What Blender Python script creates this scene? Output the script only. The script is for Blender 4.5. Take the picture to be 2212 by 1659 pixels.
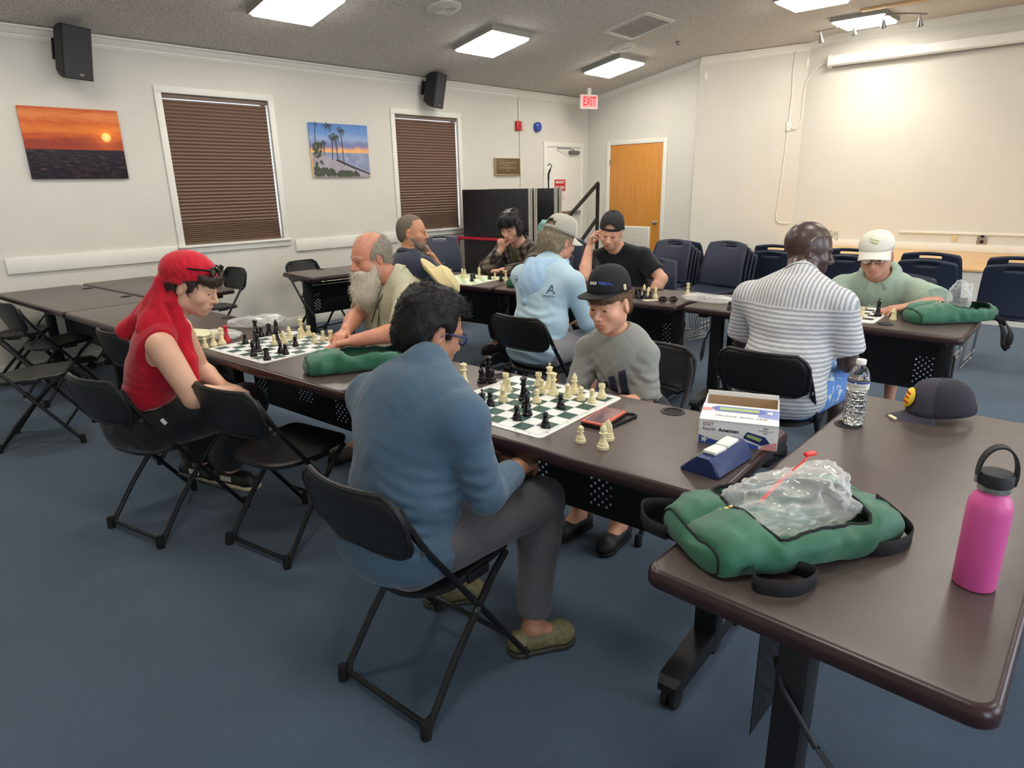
import bpy, bmesh, math, random
import numpy as np
from mathutils import Vector, Matrix, Euler
random.seed(7); RNG = np.random.default_rng(7)
for o in list(bpy.data.objects): bpy.data.objects.remove(o)
scene = bpy.context.scene
COL = scene.collection
PI = math.pi; R = math.radians
# ------------------------------------------------------------------ camera
cam_d = bpy.data.cameras.new('camera'); cam = bpy.data.objects.new('camera', cam_d); COL.objects.link(cam)
cam_d.sensor_width = 36.0; cam_d.lens = 22.9276; cam_d.clip_start = 0.02; cam_d.clip_end = 100
_yaw, _pit, _rol = R(43.338), R(16.951), R(-1.10576)
_d = Vector((-math.sin(_yaw)*math.cos(_pit), math.cos(_yaw)*math.cos(_pit), -math.sin(_pit)))
_r = _d.cross(Vector((0,0,1))).normalized(); _u = _r.cross(_d)
_r2 = _r*math.cos(_rol)+_u*math.sin(_rol); _u2 = -_r*math.sin(_rol)+_u*math.cos(_rol)
cam.matrix_world = Matrix(((_r2.x,_u2.x,-_d.x,6.44738),(_r2.y,_u2.y,-_d.y,0.24553),(_r2.z,_u2.z,-_d.z,1.50561),(0,0,0,1)))
scene.camera = cam
# ------------------------------------------------------------------ world, exposure
world = bpy.data.worlds.new('world'); scene.world = world; world.use_nodes = True
world.node_tree.nodes['Background'].inputs[0].default_value = (0.75,0.85,1.0,1)
world.node_tree.nodes['Background'].inputs[1].default_value = 9.0  # sky strength raised as soft fill through the added right-wall openings
vs = scene.view_settings
vs.view_transform = 'Standard'; vs.look = 'None'; vs.exposure = 0.0; vs.gamma = 1.0; vs.use_curve_mapping = False
LAMP_STRENGTH = 25.0
LAMP_COLOR = (1.0,0.955,0.87)
# ------------------------------------------------------------------ materials
def srgb(r,g=None,b=None):
    if g is None: r,g,b = r
    f = lambda c: ((c/255)/12.92 if c/255 <= .04045 else (((c/255)+.055)/1.055)**2.4)
    return (f(r),f(g),f(b),1.0)
MATS = {}
def mat(name, col, rough=.5, metal=0., noise=0., nscale=30., bump=0., bscale=200., spec=.5, trans=0., emit=None, estr=0., sheen=0., coat=0., ior=1.45, sss=0., alpha=1., detail=4.):
    if name in MATS: return MATS[name]
    m = bpy.data.materials.new(name); m.use_nodes = True
    nt = m.node_tree; b = nt.nodes['Principled BSDF']
    c = srgb(col)
    b.inputs['Base Color'].default_value = c
    b.inputs['Roughness'].default_value = rough; b.inputs['Metallic'].default_value = metal
    b.inputs['Specular IOR Level'].default_value = spec
    b.inputs['Transmission Weight'].default_value = trans; b.inputs['IOR'].default_value = ior
    b.inputs['Sheen Weight'].default_value = sheen; b.inputs['Coat Weight'].default_value = coat
    if sss: b.inputs['Subsurface Weight'].default_value = sss; b.inputs['Subsurface Radius'].default_value = (.012,.004,.002)
    b.inputs['Alpha'].default_value = alpha
    if emit: b.inputs['Emission Color'].default_value = srgb(emit); b.inputs['Emission Strength'].default_value = estr
    tc = nt.nodes.new('ShaderNodeTexCoord')
    if noise:
        n = nt.nodes.new('ShaderNodeTexNoise'); n.inputs['Scale'].default_value = nscale; n.inputs['Detail'].default_value = detail
        nt.links.new(tc.outputs['Object'], n.inputs['Vector'])
        cr = nt.nodes.new('ShaderNodeValToRGB')
        cr.color_ramp.elements[0].position = .3; cr.color_ramp.elements[1].position = .7
        cr.color_ramp.elements[0].color = tuple(max(0,x*(1-noise)) for x in c[:3])+(1,)
        cr.color_ramp.elements[1].color = tuple(min(1,x*(1+noise)) for x in c[:3])+(1,)
        nt.links.new(n.outputs['Fac'], cr.inputs['Fac']); nt.links.new(cr.outputs['Color'], b.inputs['Base Color'])
    if bump:
        n2 = nt.nodes.new('ShaderNodeTexNoise'); n2.inputs['Scale'].default_value = bscale; n2.inputs['Detail'].default_value = 3
        nt.links.new(tc.outputs['Object'], n2.inputs['Vector'])
        bp = nt.nodes.new('ShaderNodeBump'); bp.inputs['Strength'].default_value = bump; bp.inputs['Distance'].default_value = .004
        nt.links.new(n2.outputs['Fac'], bp.inputs['Height']); nt.links.new(bp.outputs['Normal'], b.inputs['Normal'])
    MATS[name] = m
    return m
def nodes_of(m): return m.node_tree, m.node_tree.nodes['Principled BSDF']
M_wall = mat('painted_wall',(216,212,201),.7,noise=.02,nscale=2.5,bump=.15,bscale=90,spec=.3)
M_trim = mat('white_trim_paint',(232,229,218),.45,noise=.02,nscale=4,bump=.05,bscale=60)
M_black = mat('black_powder_coat',(22,22,24),.45,bump=.12,bscale=400)
M_blackgloss = mat('black_gloss_plastic',(14,14,15),.25)
M_blackmatte = mat('black_matte_plastic',(28,28,30),.6,bump=.2,bscale=300)
M_rubber = mat('black_rubber',(18,18,18),.8)
M_chrome = mat('chrome_steel',(205,205,205),.18,metal=1.)
M_steel = mat('brushed_steel',(170,168,162),.35,metal=1.)
M_white = mat('white_plastic',(235,233,226),.4)
M_ivory = mat('ivory_plastic',(226,212,164),.38,spec=.45)
M_pblack = mat('black_piece_plastic',(20,19,20),.22)
# ------------------------------------------------------------------ object helpers
def link(o, parent=None):
    COL.objects.link(o)
    if parent is not None: o.parent = parent
    return o
def thing(name, label, cat, loc=(0,0,0), rotz=0., group=None):
    o = bpy.data.objects.new(name, None); COL.objects.link(o); o.empty_display_size = .05
    o.location = loc; o.rotation_euler = (0,0,rotz); o['label'] = label; o['category'] = cat
    if group: o['group'] = group
    return o
def tag(o, label, cat, group=None):
    o['label'] = label; o['category'] = cat
    if group: o['group'] = group
    return o
def structure(o): o['kind'] = 'structure'; return o
def copy_tree(o, parent=None):
    c = o.copy(); COL.objects.link(c); c.parent = parent
    for ch in o.children: copy_tree(ch, c)
    return c
def place(root, loc, rotz, label, group=None):
    root.location = loc; root.rotation_euler = (0,0,rotz); root['label'] = label
    if group: root['group'] = group
    return root
class MB:
    def __init__(s): s.v=[]; s.f=[]; s.m=[]; s.cm=0
    def add(s, vs, fs):
        n=len(s.v); s.v += [tuple(v) for v in vs]; s.f += [tuple(i+n for i in f) for f in fs]; s.m += [s.cm]*len(fs); return s
    def box(s, c, size, rot=None):
        x,y,z = (k/2 for k in size); vs=[Vector((a*x,b*y,d*z)) for a in (-1,1) for b in (-1,1) for d in (-1,1)]
        if rot is not None: vs=[rot@v for v in vs]
        c=Vector(c)
        return s.add([v+c for v in vs],[(0,1,3,2),(4,6,7,5),(0,4,5,1),(2,3,7,6),(0,2,6,4),(1,5,7,3)])
    def bbox(s, c, size, r=.01, seg=2, rot=None):
        bm=bmesh.new(); bmesh.ops.create_cube(bm,size=1.)
        for v in bm.verts: v.co=Vector((v.co.x*size[0],v.co.y*size[1],v.co.z*size[2]))
        r=min(r,min(size)*.49)
        bmesh.ops.bevel(bm,geom=bm.edges[:],offset=r,segments=seg,profile=.5,affect='EDGES')
        c=Vector(c); bm.verts.index_update()
        vs=[(rot@v.co if rot is not None else v.co)+c for v in bm.verts]; fs=[[v.index for v in f.verts] for f in bm.faces]; bm.free()
        return s.add(vs,fs)
    def tube(s, pts, r, n=8, closed=False, caps=True, flat=1.):
        pts=[Vector(p) for p in pts]; N=len(pts)
        rs=r if isinstance(r,(list,tuple)) else [r]*N
        t=[]
        for i in range(N):
            if closed: a,b=pts[i-1],pts[(i+1)%N]
            else: a,b=pts[max(0,i-1)],pts[min(N-1,i+1)]
            d=(b-a); t.append(d.normalized() if d.length>1e-9 else Vector((0,0,1)))
        up=Vector((0,0,1)) if abs(t[0].z)<.9 else Vector((0,1,0))
        x=t[0].cross(up).normalized(); vs=[]
        for i in range(N):
            x=(x-t[i]*x.dot(t[i])); x=x.normalized() if x.length>1e-6 else t[i].orthogonal().normalized()
            y=t[i].cross(x)
            for k in range(n):
                a=2*PI*k/n; vs.append(pts[i]+x*(math.cos(a)*rs[i])+y*(math.sin(a)*rs[i]*flat))
        fs=[]
        for i in range(N if closed else N-1):
            j=(i+1)%N
            for k in range(n): fs.append((i*n+k,i*n+(k+1)%n,j*n+(k+1)%n,j*n+k))
        if caps and not closed: fs += [tuple(range(n))[::-1], tuple((N-1)*n+k for k in range(n))]
        return s.add(vs,fs)
    def lathe(s, prof, n=20, c=(0,0,0), rot=None, cap0=True, cap1=True):
        vs=[]; c=Vector(c)
        for r,z in prof:
            for k in range(n):
                a=2*PI*k/n; v=Vector((r*math.cos(a),r*math.sin(a),z)); vs.append((rot@v if rot is not None else v)+c)
        fs=[(i*n+k,i*n+(k+1)%n,(i+1)*n+(k+1)%n,(i+1)*n+k) for i in range(len(prof)-1) for k in range(n)]
        if cap0: fs.append(tuple(range(n))[::-1])
        if cap1: fs.append(tuple((len(prof)-1)*n+k for k in range(n)))
        return s.add(vs,fs)
    def loft(s, rings, cap0=True, cap1=True, closed=True):
        n=len(rings[0]); vs=[v for r in rings for v in r]
        fs=[(i*n+k,i*n+(k+1)%n,(i+1)*n+(k+1)%n,(i+1)*n+k) for i in range(len(rings)-1) for k in range(n if closed else n-1)]
        if cap0: fs.append(tuple(range(n))[::-1])
        if cap1: fs.append(tuple((len(rings)-1)*n+k for k in range(n)))
        return s.add(vs,fs)
    def prism(s, poly, a, b, axis='z'):
        f={'z':lambda p,t:(p[0],p[1],t),'y':lambda p,t:(p[0],t,p[1]),'x':lambda p,t:(t,p[0],p[1])}[axis]
        return s.loft([[f(p,a) for p in poly],[f(p,b) for p in poly]])
    def grid(s, fn, nu, nv):
        vs=[fn(i/nu,j/nv) for i in range(nu+1) for j in range(nv+1)]
        return s.add(vs,[(i*(nv+1)+j,(i+1)*(nv+1)+j,(i+1)*(nv+1)+j+1,i*(nv+1)+j+1) for i in range(nu) for j in range(nv)])
    def mesh(s, name, mats, smooth=True, ang=40):
        me=bpy.data.meshes.new(name); me.from_pydata([tuple(v) for v in s.v],[],s.f); 
        for m in (mats if isinstance(mats,(list,tuple)) else [mats]): me.materials.append(m)
        if any(s.m): me.polygons.foreach_set('material_index',s.m)
        bm=bmesh.new(); bm.from_mesh(me); bmesh.ops.recalc_face_normals(bm,faces=bm.faces); bm.to_mesh(me); bm.free()
        if smooth:
            me.polygons.foreach_set('use_smooth',[True]*len(me.polygons)); me.set_sharp_from_angle(angle=R(ang))
        me.update(); return me
    def build(s, name, mats, parent=None, smooth=True, ang=40, loc=None, rot=None):
        o=bpy.data.objects.new(name,s.mesh(name,mats,smooth,ang)); link(o,parent)
        if loc is not None: o.location=loc
        if rot is not None: o.rotation_euler=rot
        return o
def rrect(w,h,r,z=0.,n=5,cx=0.,cy=0.):
    out=[]
    for sx,sy,a0 in ((1,1,0),(-1,1,90),(-1,-1,180),(1,-1,270)):
        for k in range(n+1):
            a=R(a0+90*k/n); out.append((cx+sx*(w/2-r)+r*math.cos(a),cy+sy*(h/2-r)+r*math.sin(a),z))
    return out
def rotm(ax,deg): return Matrix.Rotation(R(deg),3,ax)
def solidify(o,t,offset=0.):
    md=o.modifiers.new('thickness','SOLIDIFY'); md.thickness=t; md.offset=offset; return o
def text(s, size, m, parent, loc, rot, name='lettering', align='CENTER', sx=1., extrude=.0004, bold=0.):
    cu=bpy.data.curves.new(name,'FONT'); cu.body=s; cu.size=size; cu.align_x=align; cu.align_y='CENTER'; cu.extrude=extrude; cu.offset=bold; cu.resolution_u=3
    t=bpy.data.objects.new(name,cu); COL.objects.link(t)
    dg=bpy.context.evaluated_depsgraph_get()
    me=bpy.data.meshes.new_from_object(t.evaluated_get(dg)); bpy.data.objects.remove(t)
    me.materials.clear(); me.materials.append(m)
    for v in me.vertices: v.co.x*=sx
    o=bpy.data.objects.new(name,me); link(o,parent); o.location=loc
    if isinstance(rot,Matrix): o.rotation_euler=rot.to_euler()
    else: o.rotation_euler=rot
    return o
# ================================================================== THE ROOM
XW=-.39; YF=9.40; ZE=2.797; SL=.183; XR=2.90; ZT=ZE+SL*(XR-XW); XE=9.2; YB=10.6; YN=-2.2; XS1=1.56; XS2=2.60; WT=.14
def ceil_z(x): return ZE+SL*(min(x,XR)-XW)
# carpet
M_carpet = mat('blue_carpet',(54,70,92),.95,spec=.1,sheen=.25)
nt,b=nodes_of(M_carpet); tc=nt.nodes.new('ShaderNodeTexCoord')
n1=nt.nodes.new('ShaderNodeTexNoise'); n1.inputs['Scale'].default_value=430; n1.inputs['Detail'].default_value=3
n2=nt.nodes.new('ShaderNodeTexNoise'); n2.inputs['Scale'].default_value=1.6; n2.inputs['Detail'].default_value=4
mx=nt.nodes.new('ShaderNodeMix'); mx.data_type='RGBA'; mx.inputs[6].default_value=srgb(50,68,86); mx.inputs[7].default_value=srgb(98,122,144)
cr=nt.nodes.new('ShaderNodeValToRGB'); cr.color_ramp.elements[0].position=.36; cr.color_ramp.elements[1].position=.66
nt.links.new(tc.outputs['Object'],n1.inputs['Vector']); nt.links.new(tc.outputs['Object'],n2.inputs['Vector'])
nt.links.new(n1.outputs['Fac'],cr.inputs['Fac']); nt.links.new(cr.outputs['Color'],mx.inputs[0])
mx2=nt.nodes.new('ShaderNodeMix'); mx2.data_type='RGBA'; mx2.blend_type='MULTIPLY'; mx2.inputs[0].default_value=.35
nt.links.new(mx.outputs[2],mx2.inputs[6]); nt.links.new(n2.outputs['Fac'],mx2.inputs[7]); nt.links.new(mx2.outputs[2],b.inputs['Base Color'])
bp=nt.nodes.new('ShaderNodeBump'); bp.inputs['Strength'].default_value=.8; bp.inputs['Distance'].default_value=.006
nt.links.new(n1.outputs['Fac'],bp.inputs['Height']); nt.links.new(bp.outputs['Normal'],b.inputs['Normal'])
structure(MB().box(((XW+XE)/2,(YN+YB)/2,-.05),(XE-XW+.4,YB-YN+.4,.1)).build('floor',M_carpet,smooth=False))
# popcorn ceiling
M_ceil = mat('popcorn_ceiling',(196,190,181),.95,spec=.1)
nt,b=nodes_of(M_ceil); tc=nt.nodes.new('ShaderNodeTexCoord')
n1=nt.nodes.new('ShaderNodeTexNoise'); n1.inputs['Scale'].default_value=75; n1.inputs['Detail'].default_value=3; n1.inputs['Roughness'].default_value=.7
cr=nt.nodes.new('ShaderNodeValToRGB'); cr.color_ramp.elements[0].position=.33; cr.color_ramp.elements[0].color=srgb(190,184,176); cr.color_ramp.elements[1].position=.62; cr.color_ramp.elements[1].color=srgb(246,241,232)
nt.links.new(tc.outputs['Object'],n1.inputs['Vector']); nt.links.new(n1.outputs['Fac'],cr.inputs['Fac']); nt.links.new(cr.outputs['Color'],b.inputs['Base Color'])
bp=nt.nodes.new('ShaderNodeBump'); bp.inputs['Strength'].default_value=1.; bp.inputs['Distance'].default_value=.02
nt.links.new(n1.outputs['Fac'],bp.inputs['Height']); nt.links.new(bp.outputs['Normal'],b.inputs['Normal'])
mb=MB(); T=.1
mb.prism([(XW-.2,ceil_z(XW-.2)-SL*.0-SL*.2+SL*.2),(XR,ZT),(XE+.2,ZT),(XE+.2,ZT+T),(XR,ZT+T),(XW-.2,ceil_z(XW-.2)+T)],YN-.2,YB+.2,'y')
structure(mb.build('ceiling',M_ceil,smooth=False))
# left wall with two window openings and exit door recess (door sits on wall face)
W1=(2.83,3.88,.995,2.385); W2=(5.50,6.53,.965,2.36)
mb=MB()
def wseg(y0,y1,z0,z1): mb.box((XW-WT/2,(y0+y1)/2,(z0+z1)/2),(WT,y1-y0,z1-z0))
zt=ZE+.02
wseg(YN-.1,W1[0],0,zt); wseg(W1[1],W2[0],0,zt); wseg(W2[1],YF+.1,0,zt)
for w in (W1,W2): wseg(w[0],w[1],0,w[2]); wseg(w[0],w[1],w[3],zt)
structure(mb.build('wall_left',M_wall,smooth=False))
mb=MB()   # gable wall with orange door
mb.prism([(XW,0),(XS1,0),(XS1,ceil_z(XS1)+.02),(XW,ceil_z(XW)+.02)],YF,YF+WT,'y'); structure(mb.build('wall_far',M_wall,smooth=False))
mb=MB()   # splayed return wall
ang=math.atan2(YB-YF,XS2-XS1); nx,ny=-math.sin(ang),math.cos(ang); off=.03
def spl(t,z,o=0.): return (XS1+(XS2-XS1)*t-nx*(off+o)*0+(-nx)*(-o)*0+nx*(-o), YF-.03*(1-t)+(YB-YF)*t+ny*(-o), z)
mb.loft([[spl(0,0),spl(1,0),spl(1,0,-WT),spl(0,0,-WT)],[spl(0,ceil_z(XS1)+.02),spl(1,ceil_z(XS2)+.02),spl(1,ceil_z(XS2)+.02,-WT),spl(0,ceil_z(XS1)+.02,-WT)]])
structure(mb.build('wall_splay',M_wall,smooth=False))
mb=MB(); mb.prism([(XS2-.05,0),(XE,0),(XE,ZT+.02),(XR,ZT+.02),(XS2-.05,ceil_z(XS2)+.02)],YB,YB+WT,'y'); structure(mb.build('wall_stage',M_wall,smooth=False))
mb=MB(); WR=[(-.9,.5),(1.9,3.3),(4.7,6.1)]; ycur=YN-.1   # right-hand wall (behind the camera) with three added openings that let in fill light
for a_,b_ in WR:
    mb.box((XE+WT/2,(ycur+a_)/2,ZT/2),(WT,a_-ycur,ZT)); mb.box((XE+WT/2,(a_+b_)/2,.45),(WT,b_-a_,.9)); mb.box((XE+WT/2,(a_+b_)/2,(2.4+ZT)/2),(WT,b_-a_,ZT-2.4)); ycur=b_
mb.box((XE+WT/2,(ycur+YB+.1)/2,ZT/2),(WT,YB+.1-ycur,ZT)); structure(mb.build('wall_right',M_wall,smooth=False))
mb=MB(); mb.prism([(XW,0),(XE,0),(XE,ZT+.02),(XR,ZT+.02),(XW,ZE+.02)],YN-WT,YN,'y'); structure(mb.build('wall_near',M_wall,smooth=False))
# crown moulding: profile swept along a wall top
def crown(name, a, b, inward, h=.095, d=.06):
    a,b,inw=Vector(a),Vector(b),Vector(inward)
    prof=[(0,0),(d,0),(d,-.014),(d*.72,-.022),(d*.5,-h*.5),(d*.26,-h*.68),(.016,-h*.74),(.016,-h*.86),(.009,-h*.9),(.009,-h),(0,-h)]
    m=MB(); m.loft([[p+inw*u+Vector((0,0,w)) for u,w in prof] for p in (a,b)]); return structure(m.build(name,M_trim,ang=25))
crown('trim_1',(XW,YN,ZE),(XW,YF,ZE),(1,0,0))
crown('trim_2',(XW,YF,ZE),(XS1,YF,ceil_z(XS1)),(0,-1,0),h=.08,d=.02)
p0=Vector(spl(0,ceil_z(XS1)+.0)); p1=Vector(spl(1,ceil_z(XS2)+.0)); crown('trim_3',p0,p1,(-nx,-ny,0))
crown('trim_4',(XS2,YB,ceil_z(XS2)),(XR,YB,ZT),(0,-1,0)); crown('trim_5',(XR,YB,ZT),(XE,YB,ZT),(0,-1,0))
# baseboards
structure(MB().bbox((XW+.008,(YN+8.30)/2,.055),(.016,8.30-YN,.11),.005).build('baseboard_left',M_trim))
structure(MB().bbox((1.34,YF-.008,.055),(.42,.016,.11),.005).build('baseboard_far',M_trim))
# chair rail boards on left wall (pieces between windows)
def rail(n,y0,y1,z0,z1,t=.022):
    structure(MB().bbox((XW+t/2,(y0+y1)/2,(z0+z1)/2),(t,y1-y0,z1-z0),.004).build(n,M_trim))
rail('trim_6',1.37,2.755,.868,.998); rail('trim_7',4.01,5.43,.842,.966); rail('trim_8',YN,.9,.868,.998)
# windows
M_glass = mat('window_glass',(235,245,250),.02,trans=1.,ior=1.02,spec=.2)
M_daylight = mat('bright_daylight_sky',(225,236,255),.9,emit=(225,236,255),estr=3.2)
M_blind = mat('brown_pleated_fabric',(128,104,90),.85,noise=.06,nscale=220,spec=.15)
M_blindrail = mat('brown_headrail',(118,98,84),.5)
for k,(y0,y1,z0,z1) in enumerate((W1,W2)):
    win=bpy.data.objects.new('window_%d'%(k+1),None); COL.objects.link(win); structure(win)
    c=.062
    fm=MB()
    fm.bbox((XW+.009,y0-c/2,(z0+z1+c)/2),(.018,c,z1-z0+c),.004); fm.bbox((XW+.009,y1+c/2,(z0+z1+c)/2),(.018,c,z1-z0+c),.004)
    fm.build('casing_side',M_trim,win)
    MB().bbox((XW+.010,(y0+y1)/2,z1+c/2),(.020,y1-y0+2*c-.004,c),.004).build('casing_head',M_trim,win)
    MB().bbox((XW+.022,(y0+y1)/2,z0-.012),(.05,y1-y0+2*c+.03,.024),.006).build('window_sill',M_trim,win)
    MB().bbox((XW+.011,(y0+y1)/2,z0-.052),(.02,y1-y0+2*c,.055),.005).build('apron',M_trim,win)
    sf=MB()
    for yy in (y0+.02,y1-.02): sf.box((XW-.10,yy,(z0+z1)/2),(.03,.04,z1-z0))
    for zz in (z0+.02,(z0+z1)/2,z1-.02): sf.box((XW-.10,(y0+y1)/2,zz),(.03,y1-y0,.04))
    sf.build('sash',M_trim,win,smooth=False)
    MB().box((XW-.105,(y0+y1)/2,(z0+z1)/2),(.004,y1-y0-.04,z1-z0-.04)).build('pane',M_glass,win,smooth=False)
    # pleated shade
    sh=thing('pleated_window_shade',['brown pleated shade lowered over the window nearest the red-scarfed player','brown pleated shade over the window beside the black folded stage'][k],'window shade',(XW-.035,(y0+y1)/2,z0),0,'pleated window shades')
    H=z1-z0; wd=y1-y0-.026; NP=44
    zs=[0.]
    # pleats: tight near the bottom
    for i in range(NP): zs.append(zs[-1]+(.55 if i<10 else 1.)*1.)
    zs=[ .012+(H-.06)*z/zs[-1] for z in zs]
    prof=[]
    for i in range(NP):
        prof += [(-.006,zs[i]),(.011,(zs[i]+zs[i+1])/2)]
    prof.append((-.006,zs[-1]))
    m=MB(); m.grid(lambda u,v:(prof[min(len(prof)-1,int(round(u*(len(prof)-1))))][0],-wd/2+wd*v,prof[min(len(prof)-1,int(round(u*(len(prof)-1))))][1]),len(prof)-1,1)
    solidify(m.build('pleats',M_blind,sh,smooth=False),.0015)
    MB().bbox((.004,0,H-.022),(.04,wd+.02,.036),.005).build('head_rail',M_blindrail,sh)
    MB().bbox((.003,0,.008),(.024,wd,.014),.004).build('bottom_rail',M_blindrail,sh)
# exterior bright boards are the sky itself: world background lights the windows
# exit door (white) in left wall near the corner
M_doorwhite = mat('white_door_paint',(228,226,216),.4)
M_grey = mat('grey_metal',(120,119,116),.45,metal=.4)
d1=bpy.data.objects.new('door_1',None); COL.objects.link(d1); structure(d1)
y0,y1,zt=8.35,9.20,2.06
MB().bbox((XW+.006,(y0+y1)/2,zt/2),(.012,y1-y0,zt),.003).build('door_leaf',M_doorwhite,d1)
m=MB(); m.bbox((XW+.013,y0-.035,(zt+.07)/2),(.026,.07,zt+.07),.005); m.bbox((XW+.013,y1+.035,(zt+.07)/2),(.026,.07,zt+.07),.005); m.build('door_casing',M_trim,d1)
MB().bbox((XW+.014,(y0+y1)/2,zt+.035),(.028,y1-y0,.07),.005).build('door_head',M_trim,d1)
m=MB(); m.bbox((XW+.045,9.0,zt-.075),(.06,.24,.055),.02,3); m.build('door_closer',M_grey,d1)
m=MB(); m.tube([(XW+.06,8.97,zt-.045),(XW+.14,8.80,zt-.03),(XW+.04,8.58,zt-.02)],.008); m.build('closer_arm',M_grey,d1)
m=MB(); m.bbox((XW+.05,(y0+y1)/2,1.06),(.05,y1-y0-.10,.06),.01); m.build('push_bar',M_steel,d1)
MB().bbox((XW+.03,y0+.12,1.06),(.05,.12,.075),.008).build('push_bar_case',mat('bronze_metal',(120,88,66),.4,metal=.7),d1)
M_signwhite = mat('sign_white',(240,238,232),.4); M_red = mat('sign_red',(196,34,38),.4)
sg=tag(MB().bbox((XW+.0145,8.675,1.49),(.003,.27,.175),.001).build('emergency_exit_sign',M_red),'red EMERGENCY EXIT ONLY sign stuck on the white exit door','sign')
RX=Matrix(((0,0,1),(1,0,0),(0,1,0)))   # text facing +X, reading along +Y
text('EMERGENCY',.052,M_signwhite,sg,(XW+.0165,8.675,1.535),RX,sx=.74,bold=.0012); text('EXIT ONLY',.06,M_signwhite,sg,(XW+.0165,8.675,1.455),RX,sx=.80,bold=.0012)
sg2=tag(MB().bbox((XW+.0135,8.69,1.325),(.001,.25,.12),.0005).build('alarm_notice',M_signwhite),'small white alarm notice with red lettering below the exit-only sign','sign')
for i,s in enumerate(('PUSH UNTIL ALARM','SOUNDS DOOR CAN BE','OPENED IN 15 SECONDS')): text(s,.026,M_red,sg2,(XW+.0147,8.69,1.36-.036*i),RX,sx=.8)
# orange wooden door in gable wall
M_oak = mat('orange_varnished_wood',(206,128,46),.35,coat=.2)
nt,b=nodes_of(M_oak); tc=nt.nodes.new('ShaderNodeTexCoord'); mp=nt.nodes.new('ShaderNodeMapping'); mp.inputs['Scale'].default_value=(22,22,1.1)
n1=nt.nodes.new('ShaderNodeTexNoise'); n1.inputs['Scale'].default_value=2.5; n1.inputs['Detail'].default_value=6
cr=nt.nodes.new('ShaderNodeValToRGB'); cr.color_ramp.elements[0].color=srgb(202,132,54); cr.color_ramp.elements[1].color=srgb(214,148,68); cr.color_ramp.elements[0].position=.3; cr.color_ramp.elements[1].position=.7
nt.links.new(tc.outputs['Object'],mp.inputs['Vector']); nt.links.new(mp.outputs['Vector'],n1.inputs['Vector']); nt.links.new(n1.outputs['Fac'],cr.inputs['Fac']); nt.links.new(cr.outputs['Color'],b.inputs['Base Color'])
d2=bpy.data.objects.new('door_2',None); COL.objects.link(d2); structure(d2)
x0,x1,zt=.078,1.035,2.08
MB().bbox(((x0+x1)/2,YF-.006,zt/2),(x1-x0,.012,zt),.003).build('door_leaf',M_oak,d2)
m=MB(); m.bbox((x0-.033,YF-.012,(zt+.06)/2),(.066,.024,zt+.066),.005); m.bbox((x1+.033,YF-.012,(zt+.06)/2),(.066,.024,zt+.066),.005); m.build('door_casing',M_trim,d2)
MB().bbox(((x0+x1)/2,YF-.012,zt+.033),(x1-x0,.026,.066),.005).build('door_head',M_trim,d2)
RYm=rotm('X',90)
m=MB(); m.lathe([(.032,0),(.032,.006),(.012,.012),(.012,.032),(.026,.04),(.030,.052),(.026,.064),(.012,.07)],16,(.948,YF-.012,.91),RYm); m.build('door_knob',M_chrome,d2)
for zz in (1.82,.25): MB().box((x0+.002,YF-.018,zz),(.022,.014,.09)).build('hinge',M_steel,d2,smooth=False)
lv=MB(); lv.bbox((.585,YF-.018,.665),(.56,.014,.36),.003); lv.build('louvre_frame',M_trim,d2)
for i in range(14): MB().box((.585,YF-.028,.515+i*.023),(.50,.012,.003),rotm('X',-35)).build('slat',M_trim,d2,smooth=False)
# stage
M_stage = mat('stage_wood',(222,180,124),.45,coat=.15)
nt,b=nodes_of(M_stage); tc=nt.nodes.new('ShaderNodeTexCoord'); mp=nt.nodes.new('ShaderNodeMapping'); mp.inputs['Scale'].default_value=(1,14,14)
n1=nt.nodes.new('ShaderNodeTexNoise'); n1.inputs['Scale'].default_value=3; n1.inputs['Detail'].default_value=5
cr=nt.nodes.new('ShaderNodeValToRGB'); cr.color_ramp.elements[0].color=srgb(206,158,100); cr.color_ramp.elements[1].color=srgb(232,194,140)
nt.links.new(tc.outputs['Object'],mp.inputs['Vector']); nt.links.new(mp.outputs['Vector'],n1.inputs['Vector']); nt.links.new(n1.outputs['Fac'],cr.inputs['Fac']); nt.links.new(cr.outputs['Color'],b.inputs['Base Color'])
stg=bpy.data.objects.new('stage_platform',None); COL.objects.link(stg); structure(stg)
ys=8.62; zs=.565
MB().box(((2.62+XE)/2,(ys+.02+YB)/2,zs/2-.015),(XE-2.62-.01,YB-ys-.03,zs-.03)).build('stage_body',M_wall,stg,smooth=False)
for i in range(12):
    w=(YB-ys-.01)/12; MB().bbox(((2.60+XE)/2,ys+w*(i+.5),zs-.012),(XE-2.60-.01,w-.003,.024),.002,1).build('floor_board',M_stage,stg,smooth=False)
structure(MB().bbox(((2.6+XE)/2,YB-.012,zs+.05),(XE-2.62,.024,.10),.006).build('baseboard_stage',M_trim))
# popcorn-ceiling wooden patch strip & wall raceway on stage wall
structure(MB().bbox(((4.02+XE)/2-.5,YB-.012,.80),(XE-5.1,.022,.035),.006).build('trim_9',M_trim))
structure(MB().bbox((4.65,9.35,ZT-.012),(2.1,.10,.022),.004).build('trim_10',mat('bare_wood_strip',(206,170,120),.6)))
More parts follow.
